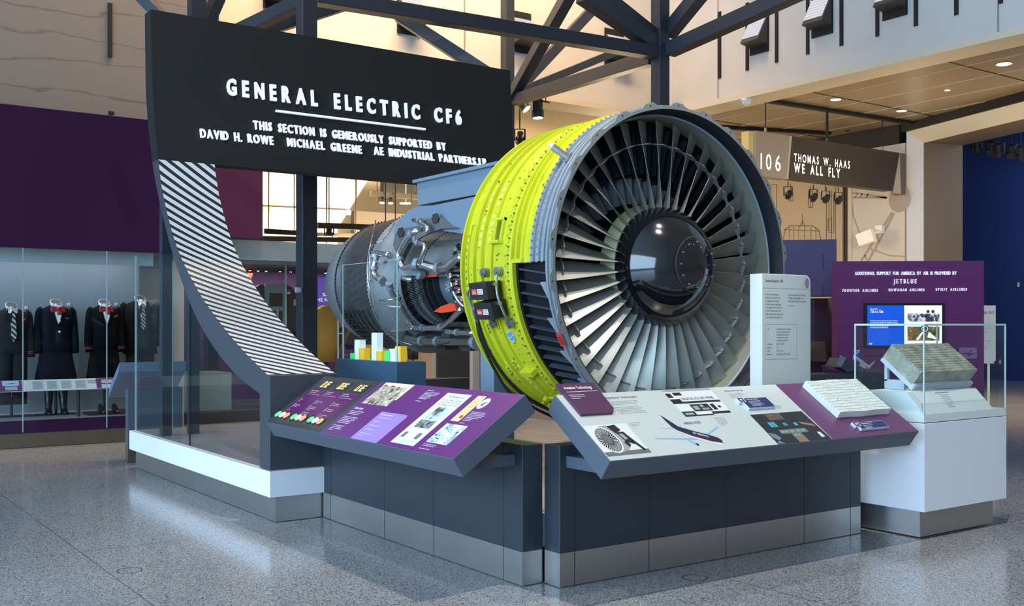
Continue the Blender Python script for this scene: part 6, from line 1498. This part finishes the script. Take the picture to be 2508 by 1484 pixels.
for x in (2.595, 3.608): k.box(x - .006, x + .006, CY0 + .002, CY0 + .016, .2, 2.514)
k.build('joint', t)
k = B(GLS); k.box(4.361, 4.369, CY0 + .016, 15.5, .2, 2.514); k.build('end_pane', t); k = B(EDGEP); k.box(4.357, 4.373, CY0 + .001, CY0 + .0155, .2, 2.514); k.build('edge', t)
lr = thing('label_rail', 'long pale caption rail with plum sections inside the uniform case', 'label rail', (1.7, 14.5, .353))
q0 = Vector((-2.5, 14.42, .70)); rv = Vector((0, .10, .15)).normalized()
k = B(mat('rail pale', (.55, .57, .57), .5)); rect(k, q0, UXv, rv, 0, 6.75, 0, .165, 0, .012); k.build('board', lr)
def rx(px): return onY(px, 950, 14.45).x + 2.5
k = B(PURA)
for a, b_ in ((-60, 54), (236, 300), (395, 420)): rect(k, q0, UXv, rv, rx(a), rx(b_), .004, .161, .0135)
k.build('plum_section', lr)
k = B(mat('print sky', (.35, .5, .62), .5)); rect(k, q0, UXv, rv, rx(6), rx(47), .085, .158, .0145); rect(k, q0, UXv, rv, rx(248), rx(296), .01, .07, .0145); k.m(INKD); pgon(k, q0, UXv, rv, [(rx(14), .115), (rx(30), .122), (rx(40), .118), (rx(30), .11)], .0155); k.m(INKW); pgon(k, q0, UXv, rv, [(rx(250), .035), (rx(280), .05), (rx(294), .04), (rx(270), .025)], .0155); k.build('printed_photo', lr)
k = B(INKG)
for px in (80, 115, 150, 185, 215):
    for i in range(9 if px < 200 else 4): rect(k, q0, UXv, rv, rx(px - (0 if px < 200 else 0)), rx(px + 27 - (i * 7 % 5)), .13 - i * .013, .136 - i * .013, .0135)
k.m(INKW)
for i in range(4): rect(k, q0, UXv, rv, rx(12), rx(42), .025 + i * .014, .031 + i * .014, .0145); rect(k, q0, UXv, rv, rx(249), rx(278), .09 + i * .013, .096 + i * .013, .0145)
k.build('lettering', lr)
k = B(BLACK); k.cyl((-.5, 14.5, .353), (-.5, 14.5, .70), .02, 8); k.cyl((3.3, 14.5, .353), (3.3, 14.5, .70), .02, 8); k.build('support', lr)
# ---- dressed forms
def ell(z, cx, cy, rx_, ry_, n=20, p=2.4):
    out = []
    for i in range(n):
        a = 2 * PI * i / n; c, s = math.cos(a), math.sin(a)
        out.append(Vector((cx + rx_ * math.copysign(abs(c) ** (2 / p), c), cy + ry_ * math.copysign(abs(s) ** (2 / p), s), z)))
    return out
WCOL = mat('shirt white', (.78, .76, .74), .7); FORM = mat('form black', (.012, .013, .014), .6); REDB = mat('bow red', (.36, .012, .02), .6); GOLD = mat('gold trim', (.6, .42, .15), .35, metal=.6)
BRS = mat('button pale', (.75, .70, .60), .4)
def striped(name, c1, c2, scale=60):
    m = bpy.data.materials.new(name); m.use_nodes = True; nt = m.node_tree; b = nt.nodes['Principled BSDF']; L = nt.links.new; N = nt.nodes.new
    tc = N('ShaderNodeTexCoord'); w = N('ShaderNodeTexWave'); w.wave_type = 'BANDS'; w.bands_direction = 'DIAGONAL'; w.inputs['Scale'].default_value = scale; L(tc.outputs['Object'], w.inputs['Vector'])
    r = N('ShaderNodeValToRGB'); r.color_ramp.interpolation = 'CONSTANT'; L(w.outputs['Fac'], r.inputs[0]); e = r.color_ramp.elements; e[0].color = (*c1, 1); e[1].color = (*c2, 1); e[1].position = .5
    L(r.outputs[0], b.inputs['Base Color']); b.inputs['Roughness'].default_value = .7; return m
def form(x, y, zn, zh, zs, cloth, label, neck, bottom, wide=.235, cuff=None, buttons=(), extra=None, tie=None, floor=.352, shirt=WCOL, vdepth=.30):
    """headless dressed form facing the glass: zn neck top, zh jacket hem, zs skirt or trouser hem"""
    t = thing('dressed_form', label, 'mannequin', (x, y, floor), 'airline uniforms on headless forms')
    k = B(cloth, True); sh = zn - .105; w = wide
    L_ = sh - zh
    rings = [ell(zh, x, y, w * .86, .135), ell(zh + L_ * .15, x, y, w * .84, .135), ell(zh + L_ * .38, x, y, w * .74, .118), ell(zh + L_ * .62, x, y - .01, w * .80, .135), ell(zh + L_ * .82, x, y - .008, w * .86, .135), ell(sh - .005, x, y, w * .82, .105), ell(sh + .035, x, y + .01, w * .46, .075), ell(sh + .055, x, y + .015, w * .32, .062)]
    k.loft(rings); k.build('jacket', t)
    for s in (-1, 1):
        k = B(cloth, True); sx = x + s * w * .88
        k.tube([(x + s * w * .72, y, sh - .01), (sx - s * .005, y, sh - .05), (sx + s * .012, y - .005, sh - .25), (sx + s * .022, y - .02, sh - .42), (sx + s * .015, y - .05, sh - .58)], .052, 12, 3); sl = k.build('sleeve', t)
        if cuff:
            k = B(cuff); 
            for dz in (0, .022): k.cyl((sx + s * .018, y - .043 + dz * .1, sh - .545 + dz), (sx + s * .018, y - .042 + dz * .1, sh - .537 + dz), .0545, 14)
            k.build('cuff_band', sl)
    # collar, shirt front
    k = B(shirt, True); k.loft([ell(sh + .03, x, y + .005, .078, .072, 18, 2), ell(sh + .075, x, y + .01, .066, .066, 18, 2), [Vector((q.x, q.y, q.z + (q.y - y) * .55)) for q in ell(zn - .012, x, y + .012, .074, .070, 18, 2)]]); k.smooth = False
    fy = y - .150
    k.add([(x - .058, y - .085, sh + .055), (x + .058, y - .085, sh + .055), (x + .034, fy, sh - vdepth * .5), (x, fy - .004, sh - vdepth), (x - .034, fy, sh - vdepth * .5), (x - .058, y - .045, sh + .03), (x + .058, y - .045, sh + .03), (x, fy + .03, sh - vdepth)], [(0, 4, 3, 2, 1), (0, 5, 4), (1, 2, 6), (4, 5, 7, 3), (2, 3, 7, 6)])
    for s in (-1, 1): k.add([(x + s * .005, y - .105, sh + .035), (x + s * .07, y - .06, sh + .075), (x + s * .075, y - .085, sh + .01), (x + s * .035, y - .135, sh - .02)], [(0, 1, 2, 3)])
    k.build('shirt', t)
    k = B(FORM); k.add([Vector((q.x, q.y, q.z + (q.y - y) * .55)) for q in ell(zn - .010, x, y + .012, .066, .062, 18, 2)], [tuple(range(18))]); k.cyl((x, y + .012, zn - .10), (x, y + .012, zn - .055), .055, 14); k.build('neck_cap', t)
    k = B(cloth)
    for s in (-1, 1): k.add([(x + s * .062, y - .088, sh + .05), (x + s * .115, y - .128, sh - .10), (x + s * .006, fy - .008, sh - vdepth - .02), (x + s * .036, fy - .006, sh - vdepth * .5), (x + s * .062, y - .075, sh + .05), (x + s * .115, y - .115, sh - .10), (x + s * .006, fy + .008, sh - vdepth - .02), (x + s * .036, fy + .008, sh - vdepth * .5)], [(0, 1, 2, 3), (7, 6, 5, 4), (0, 4, 5, 1), (1, 5, 6, 2), (2, 6, 7, 3), (3, 7, 4, 0)])
    k.build('lapel', t)
    if neck == 'bow':
        k = B(REDB, True)
        for s in (-1, 1): k.loft([ell(0, 0, 0, .012, .02, 10)] and [[Vector((x + s * d, y - .135 + .012 * math.cos(a) * r_, sh + .005 + r_ * math.sin(a) - d * .12)) for a in [2 * PI * i / 10 for i in range(10)]] for d, r_ in ((.0, .018), (.03, .034), (.075, .042), (.095, .030))])
        k.sphere((x, y - .145, sh + .0), .024, 10, 6); k.loft([[Vector((x + .015 + .028 * math.cos(a) * q_, y - .15 + .008 * math.sin(a), z)) for a in [2 * PI * i / 10 for i in range(10)]] for z, q_ in ((sh - .01, .7), (sh - .05, 1.2), (sh - .075, 1.0))]); k.build('bow', t)
    else:
        k = B(tie); k.add([(x - .022, fy + .0, sh + .01), (x + .022, fy + .0, sh + .01), (x + .016, fy - .01, sh - .03), (x + .036, fy - .014, sh - vdepth + .02), (x, fy - .016, sh - vdepth - .045), (x - .036, fy - .014, sh - vdepth + .02), (x - .016, fy - .01, sh - .03)], [(0, 6, 5, 4, 3, 2, 1)]); o_ = k.build('necktie', t); md = o_.modifiers.new('t', 'SOLIDIFY'); md.thickness = .008
    if buttons:
        for z in buttons: k = B(BRS); k.cyl((x + .01, y - .150, z), (x + .01, y - .162, z), .015, 12); k.build('button', t)
    if extra: extra(t, x, y, sh)
    k = B(cloth, True)
    if bottom == 'skirt': k.loft([ell(zh + .06, x, y, w * .80, .125), ell(zh - .12, x, y, w * .90, .15), ell(zs, x, y, w * 1.12, .19)]); k.build('skirt', t)
    elif bottom == 'long': k.loft([ell(zh + .06, x, y, w * .78, .125), ell(zh - .15, x, y, w * .92, .15), ell(zs, x, y, w * 1.12, .20)]); k.build('skirt', t)
    else:
        for s in (-1, 1): k = B(cloth, True); k.loft([ell(zh + .06, x + s * .085, y, .105, .12), ell(zh - .25, x + s * .09, y, .10, .11), ell(zs, x + s * .10, y, .085, .09)]); k.build('trouser_leg', t)
    k = B(BLACK); k.cyl((x, y, floor + .012), (x, y, zs + .1), .017, 10); k.m(mat('base plate', (.02, .02, .022), .4)); k.box(x - .26, x + .26, y - .12, y + .12, floor + .001, floor + .012); k.build('stand', t)
    return t
NVY = mat('cloth navy', (.0040, .0048, .0095), .9, spec=.12, noise=.2, nscale=200); GRYC = mat('cloth charcoal', (.016, .017, .019), .9, spec=.12, noise=.25, nscale=250); BLKC = mat('cloth black', (.0028, .003, .0035), .9, spec=.1, noise=.2, nscale=200); BRNC = mat('cloth brown black', (.008, .0065, .006), .9, spec=.12, noise=.25, nscale=220)
FY = 14.95
def fx(px): return onY(px, 800, FY).x
def fz(px, py): return onY(px, py, FY).z
def wing_pin(t, x, y, sh): k = B(GOLD); pgon(k, (x + .11, y - .137, sh - .12), (1, 0, 0), (0, 0, 1), [(-.03, .006), (0, -.006), (.03, .006), (0, .004)]); k.build('wing_pin', t)
def sq_red(t, x, y, sh): k = B(mat('kerchief red', (.5, .01, .03), .7)); pgon(k, (x + .12, y - .136, sh - .10), (1, 0, 0), (0, 0, 1), [(-.03, -.015), (.025, .0), (.03, .022), (-.02, .01)]); k.build('pocket_square', t)
form(fx(28), FY, fz(28, 745), fz(28, 866), fz(28, 990), GRYC, 'grey suited form with navy striped necktie, first from the left edge', 'tie', 'trousers', .235, mat('cuff red', (.4, .01, .03), .7), (), sq_red, striped('tie navy white', (.01, .012, .02), (.5, .48, .44), 9), shirt=mat('shirt pink', (.66, .54, .50), .7), vdepth=.34)
def boots(t, x, y, sh):
    wing_pin(t, x, y, sh)
    for s in (-1, 1):
        k = B(mat('boot leather', (.010, .009, .009), .3), True); k.loft([ell(.75, x + s * .085, y, .06, .065, 14), ell(.60, x + s * .09, y, .055, .06, 14), ell(.44, x + s * .095, y, .040, .048, 14), ell(.395, x + s * .098, y - .03, .042, .085, 14), ell(.366, x + s * .10, y - .04, .045, .11, 14)]); k.build('boot', t)
form(fx(137), FY, fz(137, 738), fz(137, 860), fz(137, 933), NVY, 'navy skirt suit form with red bow and pale buttons above tall boots', 'bow', 'skirt', .24, None, (fz(137, 786), fz(137, 812)), boots, vdepth=.20)
form(fx(255), FY, fz(250, 738), fz(250, 855), fz(250, 945), BLKC, 'black skirt suit form with red bow and magenta cuff bands', 'bow', 'long', .215, mat('cuff magenta', (.35, .01, .16), .7), (), sq_red, vdepth=.22)
form(onY(343, 800, 15.2).x, 15.2, fz(342, 727), fz(342, 868), fz(342, 1000), BRNC, 'large dark brown suit form with striped necktie, beside the glass screen', 'tie', 'trousers', .275, None, (), None, striped('tie brown white', (.03, .02, .02), (.42, .38, .34), 12), vdepth=.32)
# pair of shoes
for s, px in ((-1, 237), (1, 271)):
    x = fx(px); k = B(mat('shoe leather', (.016, .011, .011), .25), True)
    yb_ = FY - .28
    k.loft([[Vector((x + s * .0 + .038 * w_ * math.cos(a), yb_ + d, .366 + h_ * (.5 + .5 * math.sin(a)))) for a in [2 * PI * i / 12 for i in range(12)]] for d, w_, h_ in ((-.13, .3, .03), (-.10, .9, .045), (-.03, 1.05, .055), (.05, .85, .10), (.11, .9, .12), (.13, .6, .11))])
    tag(k.build('dress_shoe'), 'dark heeled shoe on the case floor below the black suit, %s one' % ('left-hand', 'right-hand')[s > 0], 'shoe', 'pair of dark shoes')
k = B(mat('base plate', (.02, .02, .022), .4)); x = fx(254); k.box(x - .3, x + .3, FY - .44, FY - .125, .353, .365); tag(k.build('shoe_base'), 'flat black base plate under the pair of dark shoes', 'base plate')
# number tags
for i, px in enumerate((64, 168, 284)):
    p = onY(px, (753, 745, 745)[i], 15.49); k = B(mat('tag pale', (.6, .62, .64), .5)); k.box(p.x - .02, p.x + .02, 15.492, 15.499, p.z - .02, p.z + .02); k.m(INKG); k.box(p.x - .006, p.x + .006, 15.490, 15.4919, p.z - .012, p.z + .012); tag(k.build('number_tag'), 'tiny pale number tag on the back of the uniform case, right of the %s' % ('charcoal suit', 'navy suit', 'black suit')[i], 'tag', 'number tags in the uniform case')

# ================================================================== reading stand behind the glass
def reading_stand(x0, x1, yf, label, m1, m2, h=1.13):
    t = thing('reading_stand', label, 'reading stand', ((x0 + x1) / 2, yf + .4, 0))
    k = B(m1); k.box(x0 + .10, x1 - .04, yf + .05, yf + .15, .19, h - .30); k.build('body', t)
    k = B(BRONZE); k.box(x0 + .10, x1 - .04, yf + .05, yf + .15, .004, .1895); k.build('kick_plate', t)
    k = B(m2); P_ = [(yf + .02, h), (yf + .06, h - .11), (yf + .50, h - .42), (yf + .46, h - .31)]
    k.prism(P_, x0, x1, 'x'); k.build('desk', t)
    return t
reading_stand(3.18, 3.93, 12.05, 'slate blue angular reading stand behind the glass by the uniform case', NAVY2, mat('slate blue desk', (.12, .17, .26), .45))
t = reading_stand(11.45, 13.3, 19.0, 'dark angular reading stand in the gallery behind the engine pipes', NAVY, mat('dark slate desk', (.05, .055, .07), .5), 1.42) 

# ================================================================== second gallery, below the sign
FYY = 16.0
k = B(mat('far plum paint', (.085, .012, .065), .55)); k.box(4.6, 6.27, 15.6, 15.8, 2.89, 4.6); tag(k.build('plum_panel'), 'plum wall panel seen under the dark sign, left of the bright gallery', 'wall panel')
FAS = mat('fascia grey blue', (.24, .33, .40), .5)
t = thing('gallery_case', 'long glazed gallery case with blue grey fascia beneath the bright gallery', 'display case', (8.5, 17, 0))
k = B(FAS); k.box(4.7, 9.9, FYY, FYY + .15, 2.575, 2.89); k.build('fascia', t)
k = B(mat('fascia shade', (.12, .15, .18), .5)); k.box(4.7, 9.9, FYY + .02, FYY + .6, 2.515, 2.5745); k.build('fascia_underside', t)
k = B(mat('case top dark', (.02, .018, .022), .6)); k.box(5.2, 9.3, FYY + .61, 18.6, 2.52, 2.60); k.build('case_top', t)
VIO = mat('violet back wall', (.10, .03, .16), .6)
k = B(VIO); k.box(5.9, 9.3, 18.5, 18.6, .1795, 2.519); k.build('back_panel', t)
k = B(mat('beige back wall', (.40, .35, .31), .7)); k.box(4.6, 5.89, 18.5, 18.6, .1795, 2.519); k.build('beige_panel', t); k = B(mat('beige back wall', (.40, .35, .31), .7)); k.box(9.41, 13.9, 20.3, 20.4, 0, 2.75); tag(k.build('beige_partition'), 'beige wall panel behind the dark reading stand, under the engine pipes', 'wall panel')
k = B(mat('case base pale', (.40, .43, .42), .6)); k.box(5.2, 6.1, FYY + .5, FYY + 1.3, .18, .78); k.build('pale_base', t)
k = B(mat('case plinth dark', (.05, .05, .055), .5)); k.box(4.7, 9.3, FYY + .15, 18.5, .004, .179); k.build('base', t)
k = B(GLS)
for a, b_ in ((5.25, 6.15), (6.16, 7.02), (7.03, 8.15), (8.16, 9.1)): k.box(a, b_, FYY + .16, FYY + .17, .19, 2.514)
k.build('pane', t)
k = B(EDGEP)
for px in (700, 828, 841, 1063): x = onY(px, 700, FYY + .16).x; k.box(x - .010, x + .010, FYY + .15, FYY + .175, .19, 2.514)
k.build('joint', t)
# small spotlights in the case top
for i, px in enumerate((592, 612, 632, 652, 686, 712, 797)):
    p = onY(px, 640, 17.4); k = B(emis('tiny lamp', (1, .93, .8), 5)); k.cyl((p.x, 17.4, 2.475), (p.x, 17.4, 2.48), .02, 10); k.m(BLACK); k.cyl((p.x, 17.4, 2.481), (p.x, 17.4, 2.519), .024, 10); tag(k.build('case_spotlight'), 'tiny spotlight in the dark top of the gallery case', 'spotlight', 'tiny spotlights in the gallery case')
# violet lit screens and lettering
k = B(emis('violet screen', (.10, .045, .46), .62)); a, b_ = onY(779, 752, 18.4), onY(850, 650, 18.4); k.box(a.x, b_.x + .5, 18.4, 18.48, a.z, 2.45); vs_ = tag(k.build('violet_screen'), 'glowing violet wall screen with white lettering behind the turbine nozzle', 'screen')
k = B(emis('screen letters', (1, 1, 1), .8)); o = Vector((0, 18.395, 0)); p = onY(790, 725, 18.4); put_text(k, 'SAFETY', o, UXv, UZv, p.x, p.x + .42, p.z, .055, .01); p = onY(772, 738, 18.4); put_text(k, 'THE NATION', o, UXv, UZv, p.x - .05, p.x + .62, p.z, .065, .01); k.build('lettering', vs_)
k = B(mat('info board black', (.012, .012, .014), .4)); a, b_ = onY(800, 845, 18.3), onY(870, 755, 18.3); k.box(a.x, b_.x + .4, 18.3, 18.33, a.z, b_.z); ib = tag(k.build('info_board'), 'black board with white text lines behind the orange shirt', 'board')
k = B(emis('board text', (.85, .85, .85), .5)); 
for x0, x1, y in ((803, 824, 804), (802, 814, 810), (801, 812, 814), (801, 838, 817)): p, q = onY(x0, y + 1, 18.29), onY(x1, y - 1, 18.29); k.box(p.x, q.x, 18.285, 18.295, p.z, q.z)
k.build('lettering', ib)
def city():
    m = bpy.data.materials.new('city picture'); m.use_nodes = True; nt = m.node_tree; b = nt.nodes['Principled BSDF']; L = nt.links.new; N = nt.nodes.new
    tc = N('ShaderNodeTexCoord'); v = N('ShaderNodeTexVoronoi'); v.inputs['Scale'].default_value = 26; L(tc.outputs['Object'], v.inputs['Vector'])
    g = N('ShaderNodeMath'); g.operation = 'LESS_THAN'; g.inputs[1].default_value = .18; L(v.outputs['Distance'], g.inputs[0])
    mx = N('ShaderNodeMix'); mx.data_type = 'RGBA'; mx.inputs['A'].default_value = (.045, .015, .10, 1); mx.inputs['B'].default_value = (.55, .45, .60, 1); L(g.outputs[0], mx.inputs['Factor']); L(mx.outputs['Result'], b.inputs['Base Color']); return m
k = B(city()); a, b_ = onY(781, 912, 18.3), onY(850, 850, 18.3)
pts = [(a.x, a.z - .2), (b_.x + .5, a.z - .2), (b_.x + .5, b_.z - .1)]; x = b_.x + .5
rs_ = random.Random(11)
while x > a.x + .1:
    w_ = .08 + rs_.random() * .1; h_ = b_.z - .15 + rs_.random() * .2; pts += [(x, h_), (max(x - w_, a.x), h_)]; x -= w_
k.prism(pts, 18.31, 18.33, 'y'); tag(k.build('city_panel'), 'violet night skyline picture low behind the orange shirt', 'picture')
# cockpit door exhibit
GD = mat('door grey', (.28, .30, .32), .45); BW2 = mat('door brown veneer', (.075, .055, .040), .5)
Y_ = 17.3
def gy(x, y): p = onY(x, y, Y_); return (p.x, p.z)
t = thing('cabin_door', 'grey framed door with brown panels set in a rounded brown wall, in the case', 'door', (gy(705, 800)[0], Y_, .18))
pts = [gy(612, 880), gy(612, 730), gy(620, 708), gy(638, 697), gy(700, 695), gy(716, 703), gy(727, 722), gy(728, 880)]
k = B(BW2); k.prism(pts, Y_ + .02, Y_ + .10, 'y'); k.build('rounded_panel', t)
a, b_ = gy(648, 900), gy(701, 696); k = B(GD); k.box(a[0], b_[0], Y_ - .03, Y_ + .019, .18, b_[1]); lf = k.build('leaf', t)
for q in ((658, 718, 690, 750), (658, 762, 690, 805)): a, b_ = gy(q[0], q[3]), gy(q[2], q[1]); k = B(BW2); k.box(a[0], b_[0], Y_ - .034, Y_ - .0301, a[1], b_[1]); k.build('inset_panel', lf)
a, b_ = gy(673, 815), gy(678, 754); k = B(mat('handle pale', (.42, .44, .46), .35)); k.box(a[0], b_[0], Y_ - .09, Y_ - .06, a[1], b_[1]); k.box(a[0], b_[0], Y_ - .06, Y_ - .0301, a[1], a[1] + .04); k.box(a[0], b_[0], Y_ - .06, Y_ - .0301, b_[1] - .04, b_[1]); k.build('pull_handle', lf)
for y in (757, 808): a, b_ = gy(656, y + 2), gy(691, y - 2); k = B(mat('bar grey', (.36, .38, .40), .4)); k.box(a[0], b_[0], Y_ - .045, Y_ - .0301, a[1], b_[1]); k.build('cross_bar', lf)
a, b_ = gy(702, 720), gy(711, 709); k = B(mat('label red white', (.6, .05, .05), .5)); k.box(a[0], b_[0], Y_ + .01, Y_ + .0199, (a[1] + b_[1]) / 2, b_[1]); k.m(INKW); k.box(a[0], b_[0], Y_ + .01, Y_ + .0199, a[1], (a[1] + b_[1]) / 2); k.build('red_label', t)
a, b_ = gy(720, 748), gy(725, 733); k = B(mat('switch plate', (.6, .56, .55), .5)); k.box(a[0], b_[0], Y_ + .01, Y_ + .0199, a[1], b_[1]); k.build('switch', t)
k = B(mat('vent black', (.008, .008, .008), .6)); a, b_ = gy(703, 920), gy(727, 812); k.box(a[0], b_[0], Y_ + .005, Y_ + .0195, .18, b_[1]); k.build('lower_vent', t)
# orange shirt form
ORS = mat('shirt orange knit', (.55, .27, .045), .85, noise=.1, nscale=160)
x = onY(806, 800, 17.2).x - .05; zt_ = onY(806, 748, 17.2).z; zb2 = onY(806, 886, 17.2).z
t = thing('dressed_form', 'orange short-sleeved shirt on a form behind the dark column', 'mannequin', (x, 17.2, .18))
k = B(ORS, True); hh = zt_ - zb2
k.loft([ell(zb2, x, 17.2, .21, .13), ell(zb2 + hh * .35, x, 17.2, .20, .125), ell(zb2 + hh * .7, x, 17.2, .225, .13), ell(zb2 + hh * .88, x, 17.2, .235, .12), ell(zb2 + hh * .97, x, 17.2, .15, .08), ell(zt_, x, 17.2, .075, .065)]); k.build('shirt', t)
for s in (-1, 1): k = B(ORS, True); k.tube([(x + s * .18, 17.2, zt_ - .09), (x + s * .26, 17.2, zt_ - .17), (x + s * .31, 17.19, zt_ - .38)], .072, 12, 3); k.build('sleeve', t)
k = B(BLACK); k.cyl((x, 17.2, .18), (x, 17.2, zb2 + .05), .02, 8); k.build('stand', t)
k = B(mat('wood brown', (.20, .10, .04), .5)); a, b_ = onY(823, 877, 17.0), onY(862, 795, 17.0); k.bar(a, b_, .05, .05); k.bar(a + Vector((0, 0, 0)), (a.x - .02, 17.0, .18), .03, .03); tag(k.build('wooden_pole'), 'slanting brown wooden pole in the gallery case beside the orange shirt', 'pole')
# hanging red and cream garment, dark shorts
k = B(mat('garment red', (.65, .045, .02), .7)); P_ = [onY(x_, y_, 17.6) for x_, y_ in ((606, 648), (622, 650), (618, 672), (607, 702), (601, 690))]; k.prism([(p.x, p.z) for p in P_], 17.58, 17.62, 'y'); k.m(mat('garment cream', (.6, .48, .36), .7)); P_ = [onY(x_, y_, 17.6) for x_, y_ in ((590, 648), (606, 648), (601, 668), (596, 664))]; k.prism([(p.x, p.z) for p in P_], 17.58, 17.62, 'y'); k.m(BW2); P_ = [onY(x_, y_, 17.6) for x_, y_ in ((584, 652), (594, 660), (607, 702), (612, 720), (590, 700))]; k.prism([(p.x, p.z) for p in P_], 17.585, 17.615, 'y'); p = onY(606, 648, 17.6); k.m(BLACK); k.cyl((p.x, 17.6, p.z - .02), (p.x, 17.6, 2.514), .008, 8); tag(k.build('hanging_garment'), 'red and cream garment hanging in the case beside the striped leg', 'garment')
k = B(mat('denim dark', (.012, .015, .024), .8), True); P_ = [onY(x_, y_, 19.6) for x_, y_ in ((998, 845), (1025, 845), (1022, 880), (1002, 880))]; x = (P_[0].x + P_[1].x) / 2
for s in (-1, 1): k.loft([ell(P_[2].z, x + s * .06, 19.6, .055, .06, 14), ell(P_[0].z, x + s * .055, 19.6, .075, .08, 14)])
k.loft([ell(P_[0].z - .05, x, 19.6, .13, .09, 16), ell(P_[0].z + .25, x, 19.6, .12, .085, 16)]); k.smooth = False; k.m(BLACK); k.cyl((x, 19.6, .001), (x, 19.6, P_[2].z + .1), .015, 8); tag(k.build('dark_shorts'), 'dark shorts on a thin stand behind the yellow bars', 'garment')
# beige column strip and blue post behind the engine
k = B(mat('pale post', (.42, .39, .36), .6)); a = onY(1158, 900, 15.2); b_ = onY(1175, 900, 15.2); k.box(a.x, b_.x, 15.2, 15.3, 0, 2.57); k.m(NAVY); k.box(b_.x + .001, b_.x + .06, 15.2, 15.3, 0, 2.57); tag(k.build('wall_post'), 'narrow pale post with dark edge behind the engine, left of the blue leg', 'post')
k = B(mat('plum screen wall', (.055, .012, .06), .5)); a = onY(1236, 900, 16.5); k.box(a.x, a.x + 5.5, 16.5, 16.6, 0, 1.62); tag(k.build('plum_partition'), 'low plum partition wall behind the fan case', 'partition')
k = B(NAVY); a, b_ = onY(1045, 985, 15.6), onY(1157, 925, 15.6); k.box(a.x, b_.x, 15.6, 15.9, 0, b_.z); tag(k.build('low_cabinet'), 'low black cabinet behind the pedestal, under the dark reading stand', 'cabinet')
k = B(NAVY); a, b_ = onZ(1040, 905, .9), onY(1043, 950, 9.0); 
# lighting rails in the bright gallery
PIPE = mat('rail brown black', (.035, .028, .020), .5)
RL_ = [((648, 566), (733, 571), 20.0, .10), ((560, 583), (1005, 590), 19.5, .10), ((778, 552), (1000, 560), 20.5, .12), ((778, 574), (1000, 580), 21, .08), ((908, 474), (1035, 484), 22.4, .12)]
for i, (p, q, Dp, w_) in enumerate(RL_):
    t = thing('lighting_rail', 'dark horizontal lighting rail in the bright gallery, %s' % ('short square-ended one', 'lowest one above the fascia', 'upper one right of the column', 'middle one right of the column', 'high one by the blue beam')[i], 'lighting rail', onY(*p, Dp), 'lighting rails in the bright gallery')
    a, b_ = onY(*p, Dp), onY(*q, Dp); k = B(PIPE); k.bar(a, b_, .08, w_); k.build('rail', t)
    k = B(PIPE)
    for f in (.12, .85): c = a + (b_ - a) * f; k.cyl(c, (c.x, c.y, 6.399 if i != 4 else c.z + .5), .012, 8)
    k.build('hanger', t)
for px, py, Dp, l in ((936, 493, 22.38, 'dark box spotlight on the high rail, left one'), (957, 494, 22.38, 'dark box spotlight on the high rail, right one'), (806, 576, 20.5, 'dark spotlight below the rails beside the column')):
    p = onY(px, py, Dp); spot_lamp(p, p + Vector((-.2, -.3, -1)), l, .012, .8 if px > 900 else .95, 'spotlights in the bright gallery', True, 1.5)
for px in (800, 872, 1008):
    a = onY(px, 600, 21.7); b_ = onY(px, 430, 21.7); k = B(PIPE); k.cyl(a, (b_.x, b_.y, 6.39), .02, 8); tag(k.build('conduit'), {800: 'thin dark conduit hanging just right of the wide column', 872: 'thin conduit in the middle of the bright gallery', 1008: 'thin conduit beside the pale blue beam'}[px], 'conduit', 'conduits in the bright gallery')
p = onY(994, 499, 24); k = B(emis('ceiling disc', (1, .95, .85), 5)); k.cyl(p, p + Vector((0, 0, .02)), .16, 18); k.m(TRIMC); k.cyl(p + Vector((0, 0, .021)), (p.x, p.y, 6.399), .01, 8); tag(k.build('pendant_light'), 'small glowing round pendant light in the far gallery', 'light')
# left tall bright gap behind the posts
k = B(mat('pale post', (.42, .39, .36), .6)); a, b_ = onY(446, 900, 15.2), onY(463, 900, 15.2); k.box(a.x, b_.x + .05, 15.58, 15.62, 0, 2.6); tag(k.build('wall_post'), 'narrow pale post seen through the glass beside the sign post', 'post')
bpy.context.view_layer.update()
